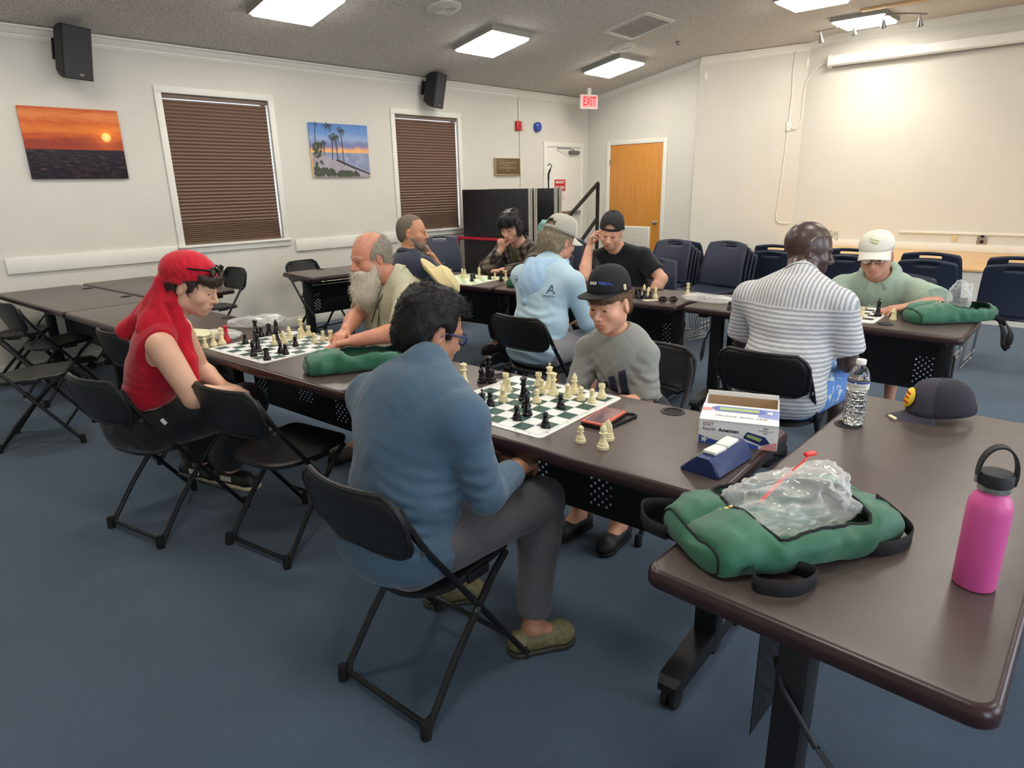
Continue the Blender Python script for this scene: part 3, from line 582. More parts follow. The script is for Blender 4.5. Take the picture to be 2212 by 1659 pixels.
# ---- folding chair prototype
M_seat = mat('black_chair_plastic',(27,27,28),.42,bump=.25,bscale=350)
def make_fold():
    t=thing('folding_chair','proto','chair',(0,0,0))
    # seat
    def ring(z,k=0.):
        P=[]; w0,w1,d0,d1=.195-k,.185-k,-.185+k,.205-k
        for (cx,cy,a0,r) in ((w1-.05,d1-.05,0,.05),(-w1+.05,d1-.05,90,.05),(-w0+.14,d0+.14,180,.14),(w0-.14,d0+.14,270,.14)):
            for q in range(7): a=R(a0+90*q/6); P.append((cx+r*math.cos(a),cy+r*math.sin(a),z+(cy+r*math.sin(a))*.06))
        return P
    m=MB(); m.loft([ring(.418,.012),ring(.420,.0),ring(.436,.0),ring(.441,.006),ring(.440,.02),ring(.434,.05)]); m.build('seat',M_seat,t,ang=50)
    # back panel, curved
    def bk(u,v,o):
        x=(u-.5)*2; hw=.205; z=.575+.195*v
        lim=1.; e=abs(v-.5)*2
        hw=hw-.055*max(0,(e-.35)/.65)**2.4
        y=-.185-.085*(z-.44)/.33 + .030*(x*x) -.028
        n=-o
        return (x*hw, y+n, z)
    m=MB(); nu,nv=14,10
    A=[[bk(i/nu,j/nv,.0) for i in range(nu+1)] for j in range(nv+1)]
    m.grid(lambda u,v:bk(u,v,0.),nu,nv)
    bp_=m.build('backrest',M_seat,t,ang=60); solidify(bp_,.012,0)
    rim=[bk(u/12,0,0) for u in range(13)]+[bk(1,v/8,0) for v in range(1,8)]+[bk(1-u/12,1,0) for u in range(13)]+[bk(0,1-v/8,0) for v in range(1,8)]
    m=MB(); m.tube(rim,.0095,8,closed=True); m.build('back_rim',M_seat,t)
    # side frame: inverted U from front feet over the top of the back
    top=[]
    for s_ in (1,-1):
        P=[Vector((s_*.208,.222,.02)),Vector((s_*.208,.04,.36)),Vector((s_*.208,-.10,.515)),Vector((s_*.206,-.175,.60)),Vector((s_*.190,-.232,.73))]
        m=MB(); m.tube([(s_*.206,.228,.018),(s_*.206,.02,.31),(s_*.207,-.175,.585),(s_*.205,-.205,.635),(s_*.198,-.228,.685),(s_*.180,-.245,.738)],.0125,8,flat=.8); m.build('front_leg',M_black,t)
        m=MB(); m.tube([(s_*.185,.165,.425),(s_*.186,.10,.375),(s_*.187,-.08,.18),(s_*.190,-.205,.02)],.0115,8); m.build('rear_leg',M_black,t)
        for p in ((s_*.206,.228,0),(s_*.190,-.212,0)):
            m=MB(); sg_=1 if p[1]<0 else -1
            m.lathe([(.016,0),(.017,.01),(.0155,.05),(.013,.055)],10,p,Matrix.Rotation(sg_*(-R(32)),3,'X') if False else None); m.build('foot_cap',M_rubber,t)
        m=MB(); m.lathe([(.011,0),(.011,.006)],10,(s_*.218 if s_>0 else -.224,-.01,.325),rotm('Y',90)); m.lathe([(.008,0),(.008,.005)],10,(s_*.213 if s_>0 else -.219,-.205,.60),rotm('Y',90)); m.build('rivet',M_steel,t)
        MB().bbox((s_*.198,.02,.425),(.012,.09,.03),.004).build('seat_bracket',M_black,t)
    m=MB(); m.tube(catmull([(.190,-.172,.065),(.175,-.196,.036),(.15,-.20,.030),(-.15,-.20,.030),(-.175,-.196,.036),(-.190,-.172,.065)],4),.0095,8); m.build('rear_stretcher',M_black,t)
    m=MB(); m.tube([(.2,.155,.125),(-.2,.155,.125)],.0085,8); m.build('front_stretcher',M_black,t)
    return t
fc=make_fold()
FOLD=[((5.03,1.345),4,'black folding chair under the boy in the blue long-sleeved shirt'),
 ((3.32,1.195),13,'black folding chair under the red-scarfed player'),
 ((3.90,1.495),11,'empty black folding chair between the red-scarfed player and the blue-shirted boy'),
 ((1.55,1.06),-24,'empty black folding chair at far left with its seat side-on'),
 ((.60,1.40),8,'empty black folding chair pushed under the empty table by the left wall'),
 ((-.06,1.30),-28,'black folding chair at the very left edge beside the wall'),
 ((2.36,1.57),6,'black folding chair half hidden directly behind the red-scarfed player'),
 ((.02,2.86),184,'black folding chair by the wall behind the red-scarfed player\'s face'),
 ((.22,3.90),-82,'black folding chair between the left wall and the perforated table panel'),
 ((3.88,3.27),3,'black folding chair under the man in the pale blue hoodie'),
 ((5.31,3.34),3,'black folding chair under the man in the striped shirt'),
 ((4.90,2.64),184,'black folding chair under the boy in the black cap'),
 ((3.40,2.52),190,'black folding chair under the white-bearded man'),
 ((2.55,3.22),5,'black folding chair under the man in the navy polo')]
for i,((x,y),a,lab) in enumerate(FOLD):
    o=fc if i==0 else copy_tree(fc); place(o,(x,y,0),R(a),lab,'black folding chairs')
# ---- navy stacking chair prototype (faces +y)
M_navy = mat('navy_chair_plastic',(40,46,64),.42,bump=.2,bscale=300)
def make_stack():
    t=thing('stacking_chair','proto','chair',(0,0,0))
    W=.235
    def bk(u,v):
        x=(u-.5)*2; z=.46+.39*v; w=W*(1.-.10*v*v)*(1 if v<.9 else 1-.35*((v-.9)/.1)**2*.15)
        y=-.20-.10*v+.035*x*x+.02*math.sin(v*PI)
        zt_=z+(.02*(1-x*x) if v>.99 else 0)*1.
        return (x*w,y,z+.022*(1-x*x)*v)
    nu,nv=16,16; vs=[bk(i/nu,j/nv) for i in range(nu+1) for j in range(nv+1)]
    fs=[]
    for i in range(nu):
        for j in range(nv):
            if 5<=i<=10 and j==14: continue      # hand slot
            fs.append((i*(nv+1)+j,(i+1)*(nv+1)+j,(i+1)*(nv+1)+j+1,i*(nv+1)+j+1))
    m=MB(); m.add(vs,fs); solidify(m.build('back_shell',M_navy,t,ang=60),.012)
    def st(u,v):
        x=(u-.5)*2; y=-.20+.43*v; z=.45+.012*x*x-.018*math.sin(v*PI)-.03*max(0,(v-.85)/.15)**2
        return (x*(W-.012*(1-v)),y,z)
    m=MB(); m.grid(st,14,14); solidify(m.build('seat_shell',M_navy,t,ang=60),.012)
    for s_ in (-1,1):
        m=MB(); m.tube([(s_*.215,-.205,.50),(s_*.222,-.21,.45),(s_*.21,-.20,.435),(s_*.15,-.18,.435)],.018,8); m.build('back_bracket',M_navy,t)
    for s_ in (-1,1):
        m=MB(); m.tube(catmull([(s_*.17,.10,.43),(s_*.222,.17,.425),(s_*.235,.20,.40),(s_*.255,.235,.06),(s_*.255,.225,.016),(s_*.255,.16,.010),(s_*.255,-.20,.010),(s_*.255,-.25,.016),(s_*.255,-.255,.05),(s_*.235,-.18,.40),(s_*.222,-.15,.425),(s_*.17,-.08,.43)],4),.0058,6); m.build('sled_leg',M_chrome,t)
    for yy in (-.12,.15):
        m=MB(); m.tube([(-.25,yy,.425),(.25,yy,.425)],.0055,6); m.build('cross_wire',M_chrome,t)
    return t
scx=make_stack(); usedS=[False]
def stack(x,y,a,n,labels,dz=.030,dy=.052,z0=0.,group='navy stacking chairs'):
    for k in range(n):
        o=scx if not usedS[0] else copy_tree(scx); usedS[0]=True
        c,s_=math.cos(R(a)),math.sin(R(a)); d=k*dy
        place(o,(x-s_*d,y+c*d,z0+k*dz),R(a),labels[k] if k<len(labels) else labels[-1],group)
def lab(where,n): 
    w=['lowest','second from bottom','third from bottom','fourth from bottom','topmost']
    return ['navy stacking chair, %s of the stack %s'%(w[k] if k<n-1 else 'topmost',where) for k in range(n)]
stack(3.68,6.02,168,4,lab('behind the plastic bag, facing us',4),dz=.034,dy=.055)
stack(3.10,6.05,172,4,lab('beside the black-shirted man\'s arm',4),dz=.030,dy=.05)
stack(2.98,6.72,2,2,lab('farthest left below the orange door',2),dz=.052,dy=.10)
stack(3.98,6.72,0,2,lab('left of the bald man\'s head',2),dz=.052,dy=.10)
stack(4.64,6.70,0,2,lab('between the bald man and the white cap',2),dz=.052,dy=.10)
stack(5.26,6.68,0,2,lab('right behind the old man\'s shoulder',2),dz=.052,dy=.10)
stack(5.86,6.66,0,2,lab('at the right edge of the picture',2),dz=.052,dy=.10)
stack(2.12,5.62,180,4,lab('hidden behind the plaid jacket',4),dz=.034,dy=.05)
stack(.72,5.22,-118,3,lab('by the window and red rail',3),dz=.045,dy=.05)
# ---- folded stage units
M_stageblack=mat('stage_black_deck',(30,30,32),.55,noise=.2,nscale=6); M_alu=mat('aluminium_edge',(190,189,182),.4,metal=.6)
for k,(y,lab_) in enumerate(((6.30,'folded black mobile stage on a red frame, in front'),(6.78,'second folded black mobile stage just behind the first'))):
    t=thing('folded_stage',lab_,'folded stage',(.46,y,0),0,'folded mobile stages')
    for j in range(2):
        MB().bbox((0,.05+j*.09,.80),(1.16,.055,1.32),.004).build('deck_panel',M_stageblack,t)
        m=MB()
        for dx in (-.016,.016): m.box((.588,.05+j*.09+dx,.80),(.016,.022,1.33))
        m.build('deck_edge',M_alu,t,smooth=False)
    m=MB(); m.tube(catmull([(-.60,-.06,.05),(-.60,-.06,.78),(-.56,-.06,.84),(-.50,-.06,.85),(.50,-.06,.85),(.56,-.06,.84),(.60,-.06,.78),(.60,-.06,.05)],4),.02,8); m.build('red_rail',mat('red_paint',(178,26,46),.4),t)
    m=MB(); m.bbox((0,.09,.10),(1.1,.30,.05),.006); m.build('base_frame',M_black,t)
    for sx_ in (-.5,.5):
        for sy in (0.0,.19):
            m=MB(); m.lathe([(.015,-.014),(.045,-.014),(.05,0),(.045,.014),(.015,.014)],14,(sx_,sy,.05),rotm('Y',90)); m.build('wheel',M_rubber,t)
ms=thing('microphone_stand','black microphone stand with clip behind the folded stages','microphone stand',(.58,7.25,0))
m=MB(); m.lathe([(.12,0),(.12,.012),(.02,.02)],20); m.build('stand_base',M_black,ms)
m=MB(); m.tube([(0,0,.015),(0,0,1.58)],.010); m.build('stand_pole',M_black,ms)
m=MB(); m.tube([(0,0,1.56),(.0,.0,1.64),(.025,.01,1.70)],.013); m.tube([(.025,.01,1.70),(.045,.015,1.74),(.02,.005,1.77),(-.01,-.005,1.745)],.007); m.build('mic_clip',M_blackmatte,ms)
# ---- stair handrail by exit door
hr=thing('stair_handrail','black square-tube stair handrail between the exit door and orange door','handrail',(0,0,0))
def bar(a,b_,w=.04):
    a,b_=Vector(a),Vector(b_); d=b_-a; q=d.to_track_quat('Z','Y').to_matrix(); return MB().box((a+b_)/2,(w,w,d.length),q)
for nm,a,b_ in (('top_rail',(.4,7.90,1.045),(.4,8.63,1.515)),('top_post',(.4,8.62,1.50),(.4,8.62,0.)),('low_post',(.4,7.915,1.05),(.4,7.915,0.)),('mid_rail',(.4,7.93,.46),(.4,8.62,1.0))): bar(a,b_).build(nm,M_black,hr,smooth=False)
for i in range(3): MB().bbox((.72,8.02+i*.25,.09+i*.17),(.58,.26,.03),.004).build('step_tread',M_black,hr)
for sx_ in (.45,1.0): bar((sx_,7.95,.02),(sx_,8.62,.50),.03).build('step_stringer',M_black,hr,smooth=False)
bar((1.0,8.6,.5),(1.0,8.6,0.)).build('step_leg',M_black,hr,smooth=False)
# ================================================================== TABLE-TOP THINGS
ZT0=.7416
# ---- chess pieces (metres, base radius scaled)
def piece_mesh(kind):
    m=MB(); n=18
    base=lambda r:[(r,0),(r*1.02,.004),(r*.98,.009),(r*.82,.012),(r*.86,.015),(r*.70,.020)]
    if kind=='pawn': m.lathe(base(.0165)+[(.0085,.026),(.0068,.032),(.0105,.034),(.0105,.036),(.0060,.0375),(.0088,.041),(.0095,.045),(.0085,.049),(.005,.0525),(.001,.0535)],n)
    if kind=='rook': m.lathe(base(.0185)+[(.0110,.027),(.0092,.040),(.0125,.042),(.0135,.044),(.0125,.046),(.0125,.055),(.0095,.055),(.0095,.051),(.001,.051)],n)
    if kind=='bishop': m.lathe(base(.0185)+[(.0100,.028),(.0072,.046),(.0130,.049),(.0130,.051),(.0078,.053),(.0100,.058),(.0105,.063),(.0080,.070),(.0040,.0745),(.0042,.077),(.0030,.080),(.0005,.081)],n)
    if kind=='queen': m.lathe(base(.0205)+[(.0115,.030),(.0080,.055),(.0140,.0585),(.0140,.061),(.0088,.063),(.0092,.070),(.0140,.082),(.0145,.084),(.0120,.084),(.006,.0865),(.0045,.089),(.0005,.091)],n)
    if kind=='king':
        m.lathe(base(.0210)+[(.0120,.030),(.0085,.058),(.0145,.0615),(.0145,.064),(.0090,.066),(.0100,.074),(.0135,.084),(.0130,.0855),(.006,.088),(.003,.090),(.0005,.0905)],n)
        m.bbox((0,0,.0965),(.0038,.0030,.015),.001,1); m.bbox((0,0,.0975),(.0115,.0030,.0038),.001,1)
    if kind=='knight':
        m.lathe(base(.0185)+[(.0145,.022),(.0120,.025),(.001,.0255)],n)
        prof=[(-.012,.024),(-.0125,.034),(-.0105,.046),(-.0055,.056),(.0,.0625),(.001,.068),(.004,.0635),(.010,.058),(.0175,.0505),(.0185,.0465),(.0155,.043),(.010,.0445),(.0055,.045),(.0035,.041),(.0075,.034),(.0115,.026),(.011,.024)]
        w=[.0078]*len(prof)
        rings=[]
        for k,f in ((-1,.6),(-.75,.92),(0,1.),(.75,.92),(1,.6)):
            cx=sum(p[0] for p in prof)/len(prof); cz=sum(p[1] for p in prof)/len(prof)
            rings.append([(k*.0085*(1-.35*max(0,(z-.04)/.03)),cx+(y-cx)*(f if abs(k)>.9 else (.5+.5*f)),cz+(z-cz)*(.93 if abs(k)>.9 else 1)) for y,z in prof])
        m.loft(rings)
    return m
PM={}
def piece(kind,color,x,y,label,rot=0.,z=ZT0,group='chess pieces'):
    M={'white':M_ivory,'black':M_pblack,'red':mat('red_piece_plastic',(190,30,52),.35),'orange':mat('orange_piece_plastic',(232,140,40),.35)}[color]
    if (kind,color) not in PM: PM[(kind,color)]=piece_mesh(kind).mesh('chess_'+kind,M,ang=35)
    o=bpy.data.objects.new('chess_'+kind,PM[(kind,color)]); COL.objects.link(o); o.location=(x,y,z); o.rotation_euler=(0,0,rot)
    tag(o,label,'chess piece',group); return o
# ---- chess boards
def board(cx,cy,a,dark,label,name='chess_board',border=(234,232,226),coords=False,light=(232,231,226),wavy=0.):
    t=thing(name,label,'chess board',(cx,cy,ZT0),R(a),'roll-up chess boards')
    S=.508; q=.05715; m=MB()
    h=.0022
    f=lambda x,y:wavy*max(0,(math.hypot(x,y)-.22))*math.sin(9*x+13*y)
    m.loft([rrect(S,S,.02,0),rrect(S,S,.02,h)],True,True)
    mt=m.build('mat',mat('board_vinyl_%d_%d_%d'%border,border,.45),t)
    m=MB(); 
    md=mat('board_dark_%d_%d_%d'%dark,dark,.5); ml=mat('board_light_%d_%d_%d'%light,light,.45)
    for i in range(8):
        for j in range(8):
            m.cm=(i+j+1)%2
            x0,y0=-4*q+i*q,-4*q+j*q; m.add([(x0,y0,h+.0003),(x0+q,y0,h+.0003),(x0+q,y0+q,h+.0003),(x0,y0+q,h+.0003)],[(0,1,2,3)])
    m.build('printed_squares',[ml,md],t,smooth=False)
    ln=MB(); e=4*q+.006; w=.0006
    for a_,b_ in (((-e,-e),(e,-e)),((e,-e),(e,e)),((e,e),(-e,e)),((-e,e),(-e,-e))):
        x0,x1=sorted((a_[0],b_[0])); y0,y1=sorted((a_[1],b_[1])); ln.box(((x0+x1)/2,(y0+y1)/2,h+.0002),(x1-x0+w,y1-y0+w,.0004))
    ln.build('border_line',M_pblack,t,smooth=False)
    if coords:
        mk=mat('coordinate_ink',(70,72,74),.6)
        for i in range(8):
            p=-3.5*q+i*q
            text('HGFEDCBA'[i],.011,mk,t,(p,-4*q-.014,h+.0003),(0,0,0),extrude=.0001); text('HGFEDCBA'[i],.011,mk,t,(p,4*q+.014,h+.0003),(0,0,PI),extrude=.0001)
            text('87654321'[i],.011,mk,t,(4*q+.014,p,h+.0003),(0,0,0),extrude=.0001); text('87654321'[i],.011,mk,t,(-4*q-.014,p,h+.0003),(0,0,PI),extrude=.0001)
    return t
ZB=ZT0+.0026
B1=(5.174-.2286*math.cos(R(3.7))-.2286*math.sin(R(3.7)),1.715-.2286*math.sin(R(3.7))+.2286*math.cos(R(3.7)),3.7)
board(B1[0],B1[1],B1[2],(36,74,62),'green and white chess board between the blue-shirted boy and capped kid',coords=True)
board(3.355,1.802,4.5,(58,84,76),'green and white chess board beside the red-scarfed player',coords=True)
board(2.335,4.065,6.5,(166,196,140),'pale green and cream chess board in front of the navy polo man',border=(238,240,214),light=(240,242,222))
board(5.222,4.405,2.5,(40,42,44),'black and white chess board under the old man\'s hand')
ORD=['first','second','third','fourth','fifth','sixth','seventh','eighth']
def on_board(bx,by,ba,kind,color,x,y,bname,side_a,side_b,rot=0.):
    c,s_=math.cos(-R(ba)),math.sin(-R(ba)); dx,dy=x-bx,y-by; u,v=dx*c-dy*s_,dx*s_+dy*c
    i=int(min(7,max(0,math.floor(u/.05715+4)))); j=int(min(7,max(0,math.floor(v/.05715+4))))
    piece(kind,color,x,y,'%s %s on %s, %s row from %s, %s square from %s'%(color,kind,bname,ORD[j],side_a,ORD[i],side_b),rot,ZB,'pieces on '+bname)
for k,c,x,y in [('rook','white',4.738,2.022),('pawn','white',4.786,1.985),('knight','white',4.857,1.882),('rook','white',4.832,2.111),('king','white',4.885,2.115),('queen','white',4.949,2.060),('pawn','white',4.897,2.053),('pawn','white',4.961,1.951),('bishop','white',4.999,2.125),('pawn','white',5.008,2.072),('pawn','white',5.068,2.075),('pawn','white',5.115,2.079),('rook','white',5.112,2.144),('king','black',4.922,1.712),('pawn','black',4.853,1.818),('queen','black',4.902,1.945),('knight','black',4.963,1.890),('bishop','black',5.025,1.827),('pawn','black',5.029,1.77),('pawn','black',5.149,1.778),('pawn','black',5.068,1.957)]:
    on_board(*B1,k,c,x,y,'front board','blue boy','left',R(200) if c=='white' else 0)
piece('rook','orange',4.470,1.940,'orange chess rook beside the blue-shirted boy\'s chin'); piece('queen','white',4.579,1.945,'white chess queen standing alone left of the front board')
for k,x,y,lb in (('knight',4.618,2.006,'captured black chess knight at the front of the cluster left of front board'),('knight',4.655,2.030,'captured black chess knight on the right of the cluster left of front board'),('rook',4.610,2.052,'captured black chess rook in the cluster left of front board'),('queen',4.578,2.085,'captured black chess queen at the back of the cluster left of front board')): piece(k,'black',x,y,lb,R(200))
piece('pawn','white',5.310,1.755,'captured white chess pawn just in front of the phone'); piece('bishop','white',5.393,1.757,'captured white chess bishop nearest the front table edge'); piece('knight','white',5.365,1.826,'captured white chess knight between bishop and phone',R(120))
for k,c,x,y in [('pawn','black',3.174,1.705),('king','black',3.392,1.666),('bishop','black',3.463,1.608),('rook','black',3.581,1.615),('pawn','black',3.502,1.727),('pawn','black',3.555,1.724),('pawn','black',3.44,1.841),('bishop','black',3.289,1.823),('knight','black',3.17,1.765),('king','white',3.217,2.002),('rook','white',3.271,2.015),('knight','white',3.255,1.911),('pawn','white',3.283,1.955),('knight','white',3.335,1.836),('pawn','white',3.320,1.790),('pawn','white',3.443,1.946),('pawn','white',3.433,2.004),('rook','white',3.465,2.03),('pawn','white',3.245,1.850)]:
    on_board(3.355,1.802,4.5,k,c,x,y,'scarf player\'s board','front','left',R(90))
for k,c,x,y,lb in (('queen','white',3.058,1.500,'captured white chess queen nearest the red-scarfed player'),('pawn','white',3.090,1.534,'captured white chess pawn in the row beside the red-scarfed player'),('bishop','white',3.085,1.580,'captured white chess bishop in the row beside the red-scarfed player'),('queen','white',3.080,1.625,'captured white chess queen next to the red queen'),('queen','red',3.041,1.668,'red chess queen beside the clear bag'),
  ('queen','black',3.025,1.838,'tall captured black chess queen left of the scarf player\'s board'),('pawn','black',3.062,1.848,'captured black chess pawn next to the tall queen'),('knight','black',3.080,1.885,'captured black chess knight next to the pawn, behind the board'),('rook','black',3.040,1.905,'captured black chess rook behind the scarf player\'s board'),('bishop','black',3.068,1.935,'captured black chess bishop farthest behind the scarf player\'s board'),('knight','black',3.028,1.955,'captured black chess knight farthest behind the scarf player\'s board')): piece(k,c,x,y,lb,R(60))
piece('pawn','black',3.755,2.03,'black chess pawn standing behind the green bag by the bearded man\'s wrist')
for k,c,x,y in [('bishop','white',2.223,4.12),('bishop','white',2.277,4.10),('king','white',2.387,4.164),('pawn','white',2.528,4.213),('rook','black',2.469,3.998),('pawn','black',2.371,4.12),('knight','black',2.500,4.177),('king','black',2.300,3.925),('queen','white',2.235,3.97)]:
    on_board(2.335,4.065,6.5,k,c,x,y,'pale green board','polo man','left')
piece('queen','black',2.640,4.172,'black chess queen standing beside the pale green board'); piece('queen','white',2.672,4.196,'white chess queen standing beside the pale green board')
for k,c,x,y in [('pawn','white',5.27,4.424),('rook','white',5.38,4.325),('pawn','white',5.300,4.290),('king','black',5.446,4.388),('pawn','black',5.263,4.503)]:
    on_board(5.222,4.405,2.5,k,c,x,y,'black and white board','striped man','left')
piece('knight','white',5.538,4.345,'white chess knight off the black and white board, beside the green bag',R(150)); piece('pawn','black',4.691,4.085,'black chess pawn at the striped man\'s left elbow'); piece('queen','white',4.227,4.412,'white chess queen behind the crumpled bag on the middle table')
for k,x,y,lb in (('knight',3.985,4.128,'black chess knight at left of the middle-table cluster'),('bishop',4.020,4.120,'black chess bishop in the middle-table cluster'),('pawn',4.040,4.145,'black chess pawn at the centre of the middle-table cluster'),('rook',4.062,4.122,'black chess rook in the middle-table cluster'),('pawn',4.088,4.148,'black chess pawn at right of the middle-table cluster')): piece(k,'black',x,y,lb)
for k,x,y,lb in (('bishop',3.986,4.231,'white chess bishop at left behind the black cluster'),('knight',4.030,4.215,'white chess knight behind the black cluster'),('bishop',4.105,4.185,'white chess bishop at right of the black cluster')): piece(k,'white',x,y,lb)
# ---- phone with orange case and wrist cord
ph=thing('phone','phone in an orange-edged case with black wrist cord, beside the front board','phone',(5.256,1.955,ZT0+.007),R(97))
MB().bbox((0,0,.0072),(.166,.086,.0115),.005).build('case',mat('phone_case_red',(214,96,74),.4),ph)
m=MB(); m.loft([rrect(.164,.084,.012,-.006),rrect(.170,.090,.013,-.003),rrect(.170,.090,.013,.007)]); m.build('bumper',M_blackmatte,ph)
m=MB(); m.loft([rrect(.148,.068,.008,.0131),rrect(.148,.068,.008,.0136)]); m.build('screen',mat('phone_screen',(134,112,116),.08,coat=.6,noise=.35,nscale=14),ph)
text('10:21',.022,mat('screen_digits',(60,54,62),.3),ph,(-.03,0,.0139),(0,0,0),extrude=.0001)
m=MB(); m.tube(catmull([(.085,-.03,-.002),(.10,-.055,-.002),(.09,-.075,-.002),(.06,-.072,-.002),(0,-.062,-.002),(-.06,-.052,-.002),(-.086,-.036,-.001)],5),.0045,6); m.build('wrist_cord',M_rubber,ph)
# paperclip-like wire and loose cap near the front board
# ---- box with printed faces
bxo=thing('clock_box','open white printed box for a chess clock, near the table corner','box',(5.640,2.150,ZT0),R(21.5))
M_card=mat('white_card',(236,234,228),.5); M_tan=mat('brown_cardboard',(176,146,112),.8,noise=.06,nscale=40); M_boxblue=mat('print_blue',(62,84,156),.45,noise=.35,nscale=9); M_boxpink=mat('print_pink',(222,150,146),.45)
w,d,h=.222,.265,.078; tk_=.003
for nm,c,s_ in (('front_wall',(0,-d/2,h/2),(w,tk_,h)),('back_wall',(0,d/2,h/2+.006),(w,tk_,h+.012)),('side_wall',(-w/2,0,h/2),(tk_,d,h)),('side_wall',(w/2,0,h/2),(tk_,d,h)),('box_floor',(0,0,.002),(w,d,.004))): MB().box(c,s_).build(nm,M_card,bxo,smooth=False)
MB().box((0,.02,.006),(w-.008,d-.05,.004)).build('cardboard_insert',M_tan,bxo,smooth=False); MB().box((0,d/2-.004,.040),(w-.008,.003,.07)).build('inner_back',M_tan,bxo,smooth=False)
lid=MB().box((0,-d/2+.06,h+.004),(w+.002,.128,.003),rotm('X',4)).build('lid_flap',M_card,bxo,smooth=False)
def flatpoly(P,m,parent,name,place_,t_=.0004):
    k=MB(); k.loft([[place_(u,v,0) for u,v in P],[place_(u,v,t_) for u,v in P]]); return k.build(name,m,parent,smooth=False)
fr_=lambda u,v,t_:(u,-d/2-tk_/2-.0002-t_,v)
wave=[(-w/2,.0),(w/2-.05,.0)]+[(w/2-.05-.02*i,.010+.006*math.sin(i*.8)+.0016*i) for i in range(9)]+[(-w/2,.028)]
flatpoly(wave,M_boxblue,bxo,'blue_print',fr_)
flatpoly([(w/2-.05,0),(w/2,0),(w/2,.026),(w/2-.03,.018)],M_boxpink,bxo,'pink_print',fr_)
def star(cx,cy,r): return [(cx+(r if i%2==0 else r*.42)*math.sin(i*PI/5+.2),cy+(r if i%2==0 else r*.42)*math.cos(i*PI/5+.2)) for i in range(10)]
fr2=lambda u,v,t_:(u,-d/2-tk_/2-.0007-t_,v)
flatpoly(star(-w/2+.016,.014,.012),M_white,bxo,'star_print',fr2)
M_ink=mat('black_ink',(40,38,42),.5); M_navyink=mat('navy_print',(36,50,104),.4); M_lcd=mat('lcd_print',(158,178,110),.4)
RF=rotm('X',90)
text('DGT',.0155,mat('dgt_ink',(120,50,40),.5),bxo,(-w/2+.010,-d/2-tk_/2-.0008,.063),RF,align='LEFT',extrude=.0002); text('North',.0150,M_ink,bxo,(-w/2+.010,-d/2-tk_/2-.0008,.048),RF,align='LEFT',extrude=.0002); text('American',.0150,M_ink,bxo,(-w/2+.056,-d/2-tk_/2-.0008,.048),RF,align='LEFT',extrude=.0002,bold=.0004)
text('NEW!',.006,M_ink,bxo,(w/2-.033,-d/2-tk_/2-.0008,.066),RF,extrude=.0002); text('North American rules',.0045,M_ink,bxo,(w/2-.033,-d/2-tk_/2-.0008,.059),RF,extrude=.0002); text('included',.0045,M_ink,bxo,(w/2-.033,-d/2-tk_/2-.0008,.053),RF,extrude=.0002)
flatpoly([(.018,.036),(.028,.051),(.078,.040),(.092,.022),(.068,.013),(.018,.030)],M_navyink,bxo,'clock_print',fr2)
fr3=lambda u,v,t_:(u,-d/2-tk_/2-.0012-t_,v); flatpoly([(.024,.036),(.029,.045),(.070,.034),(.064,.024)],M_lcd,bxo,'lcd_print',fr3)
RT=(R(4),0,PI); lt=lambda u,v,t_:(u,-d/2+.06+v*math.cos(R(4)),h+.0058+v*math.sin(R(4))+t_)
flatpoly([(w/2,-.02),(w/2,.05),(w/2-.05,.05),(w/2-.06,-.01)],mat('print_lilac',(140,150,205),.45,noise=.2,nscale=14),bxo,'lid_blue_print',lt); flatpoly([(-w/2,.0),(-w/2+.03,.01),(-w/2+.03,.03),(-w/2,.03)],M_boxpink,bxo,'lid_pink_print',lt)
lt2=lambda u,v,t_:(u,-d/2+.06+v*math.cos(R(4)),h+.0063+v*math.sin(R(4))+t_)
flatpoly([(-.085,.030),(-.07,.048),(.06,.048),(.08,.030),(.06,.008),(-.07,.008)],mat('print_clock_blue',(96,108,178),.45),bxo,'lid_clock_print',lt2)
lt3=lambda u,v,t_:(u,-d/2+.06+v*math.cos(R(4)),h+.0068+v*math.sin(R(4))+t_); flatpoly([(-.06,.016),(.055,.016),(.055,.038),(-.06,.038)],M_lcd,bxo,'lid_lcd_print',lt3); flatpoly(star(w/2-.024,.022,.014),M_white,bxo,'lid_star_print',lt3)
text('DGT North American',.0165,mat('lid_ink',(84,86,130),.5),bxo,(0.005,-d/2+.032,h+.0052),RT,extrude=.0002)
# ---- chess clock
ck=thing('chess_clock','blue wedge-shaped chess clock with white buttons, in front of the box','chess clock',(5.705,1.872,ZT0),R(-2))
M_ck=mat('blue_clock_plastic',(34,50,98),.4,bump=.1,bscale=400)
sec=lambda s_:[(-.062*s_,0),(.050*s_,0),(.056*s_,.008),(.040*s_,.040),(.024*s_,.052),(-.012*s_,.052),(-.040*s_,.028),(-.062*s_,.006)]
m=MB(); m.loft([[(x,y,z) for x,z in sec(k)] for y,k in ((-.100,.90),(-.094,1.),(.094,1.),(.100,.94))]); m.build('clock_body',M_ck,ck,ang=30)
for s_ in (-1,1): MB().bbox((.006,s_*.0345,.056 if s_<0 else .058),(.038,.066,.010),.003,rot=rotm('X',2.5*s_)).build('button',mat('clock_button',(232,232,222),.4),ck)
MB().box((-.047,0,.026),(.002,.12,.018),rotm('Y',48)).build('display',M_lcd,ck,smooth=False)
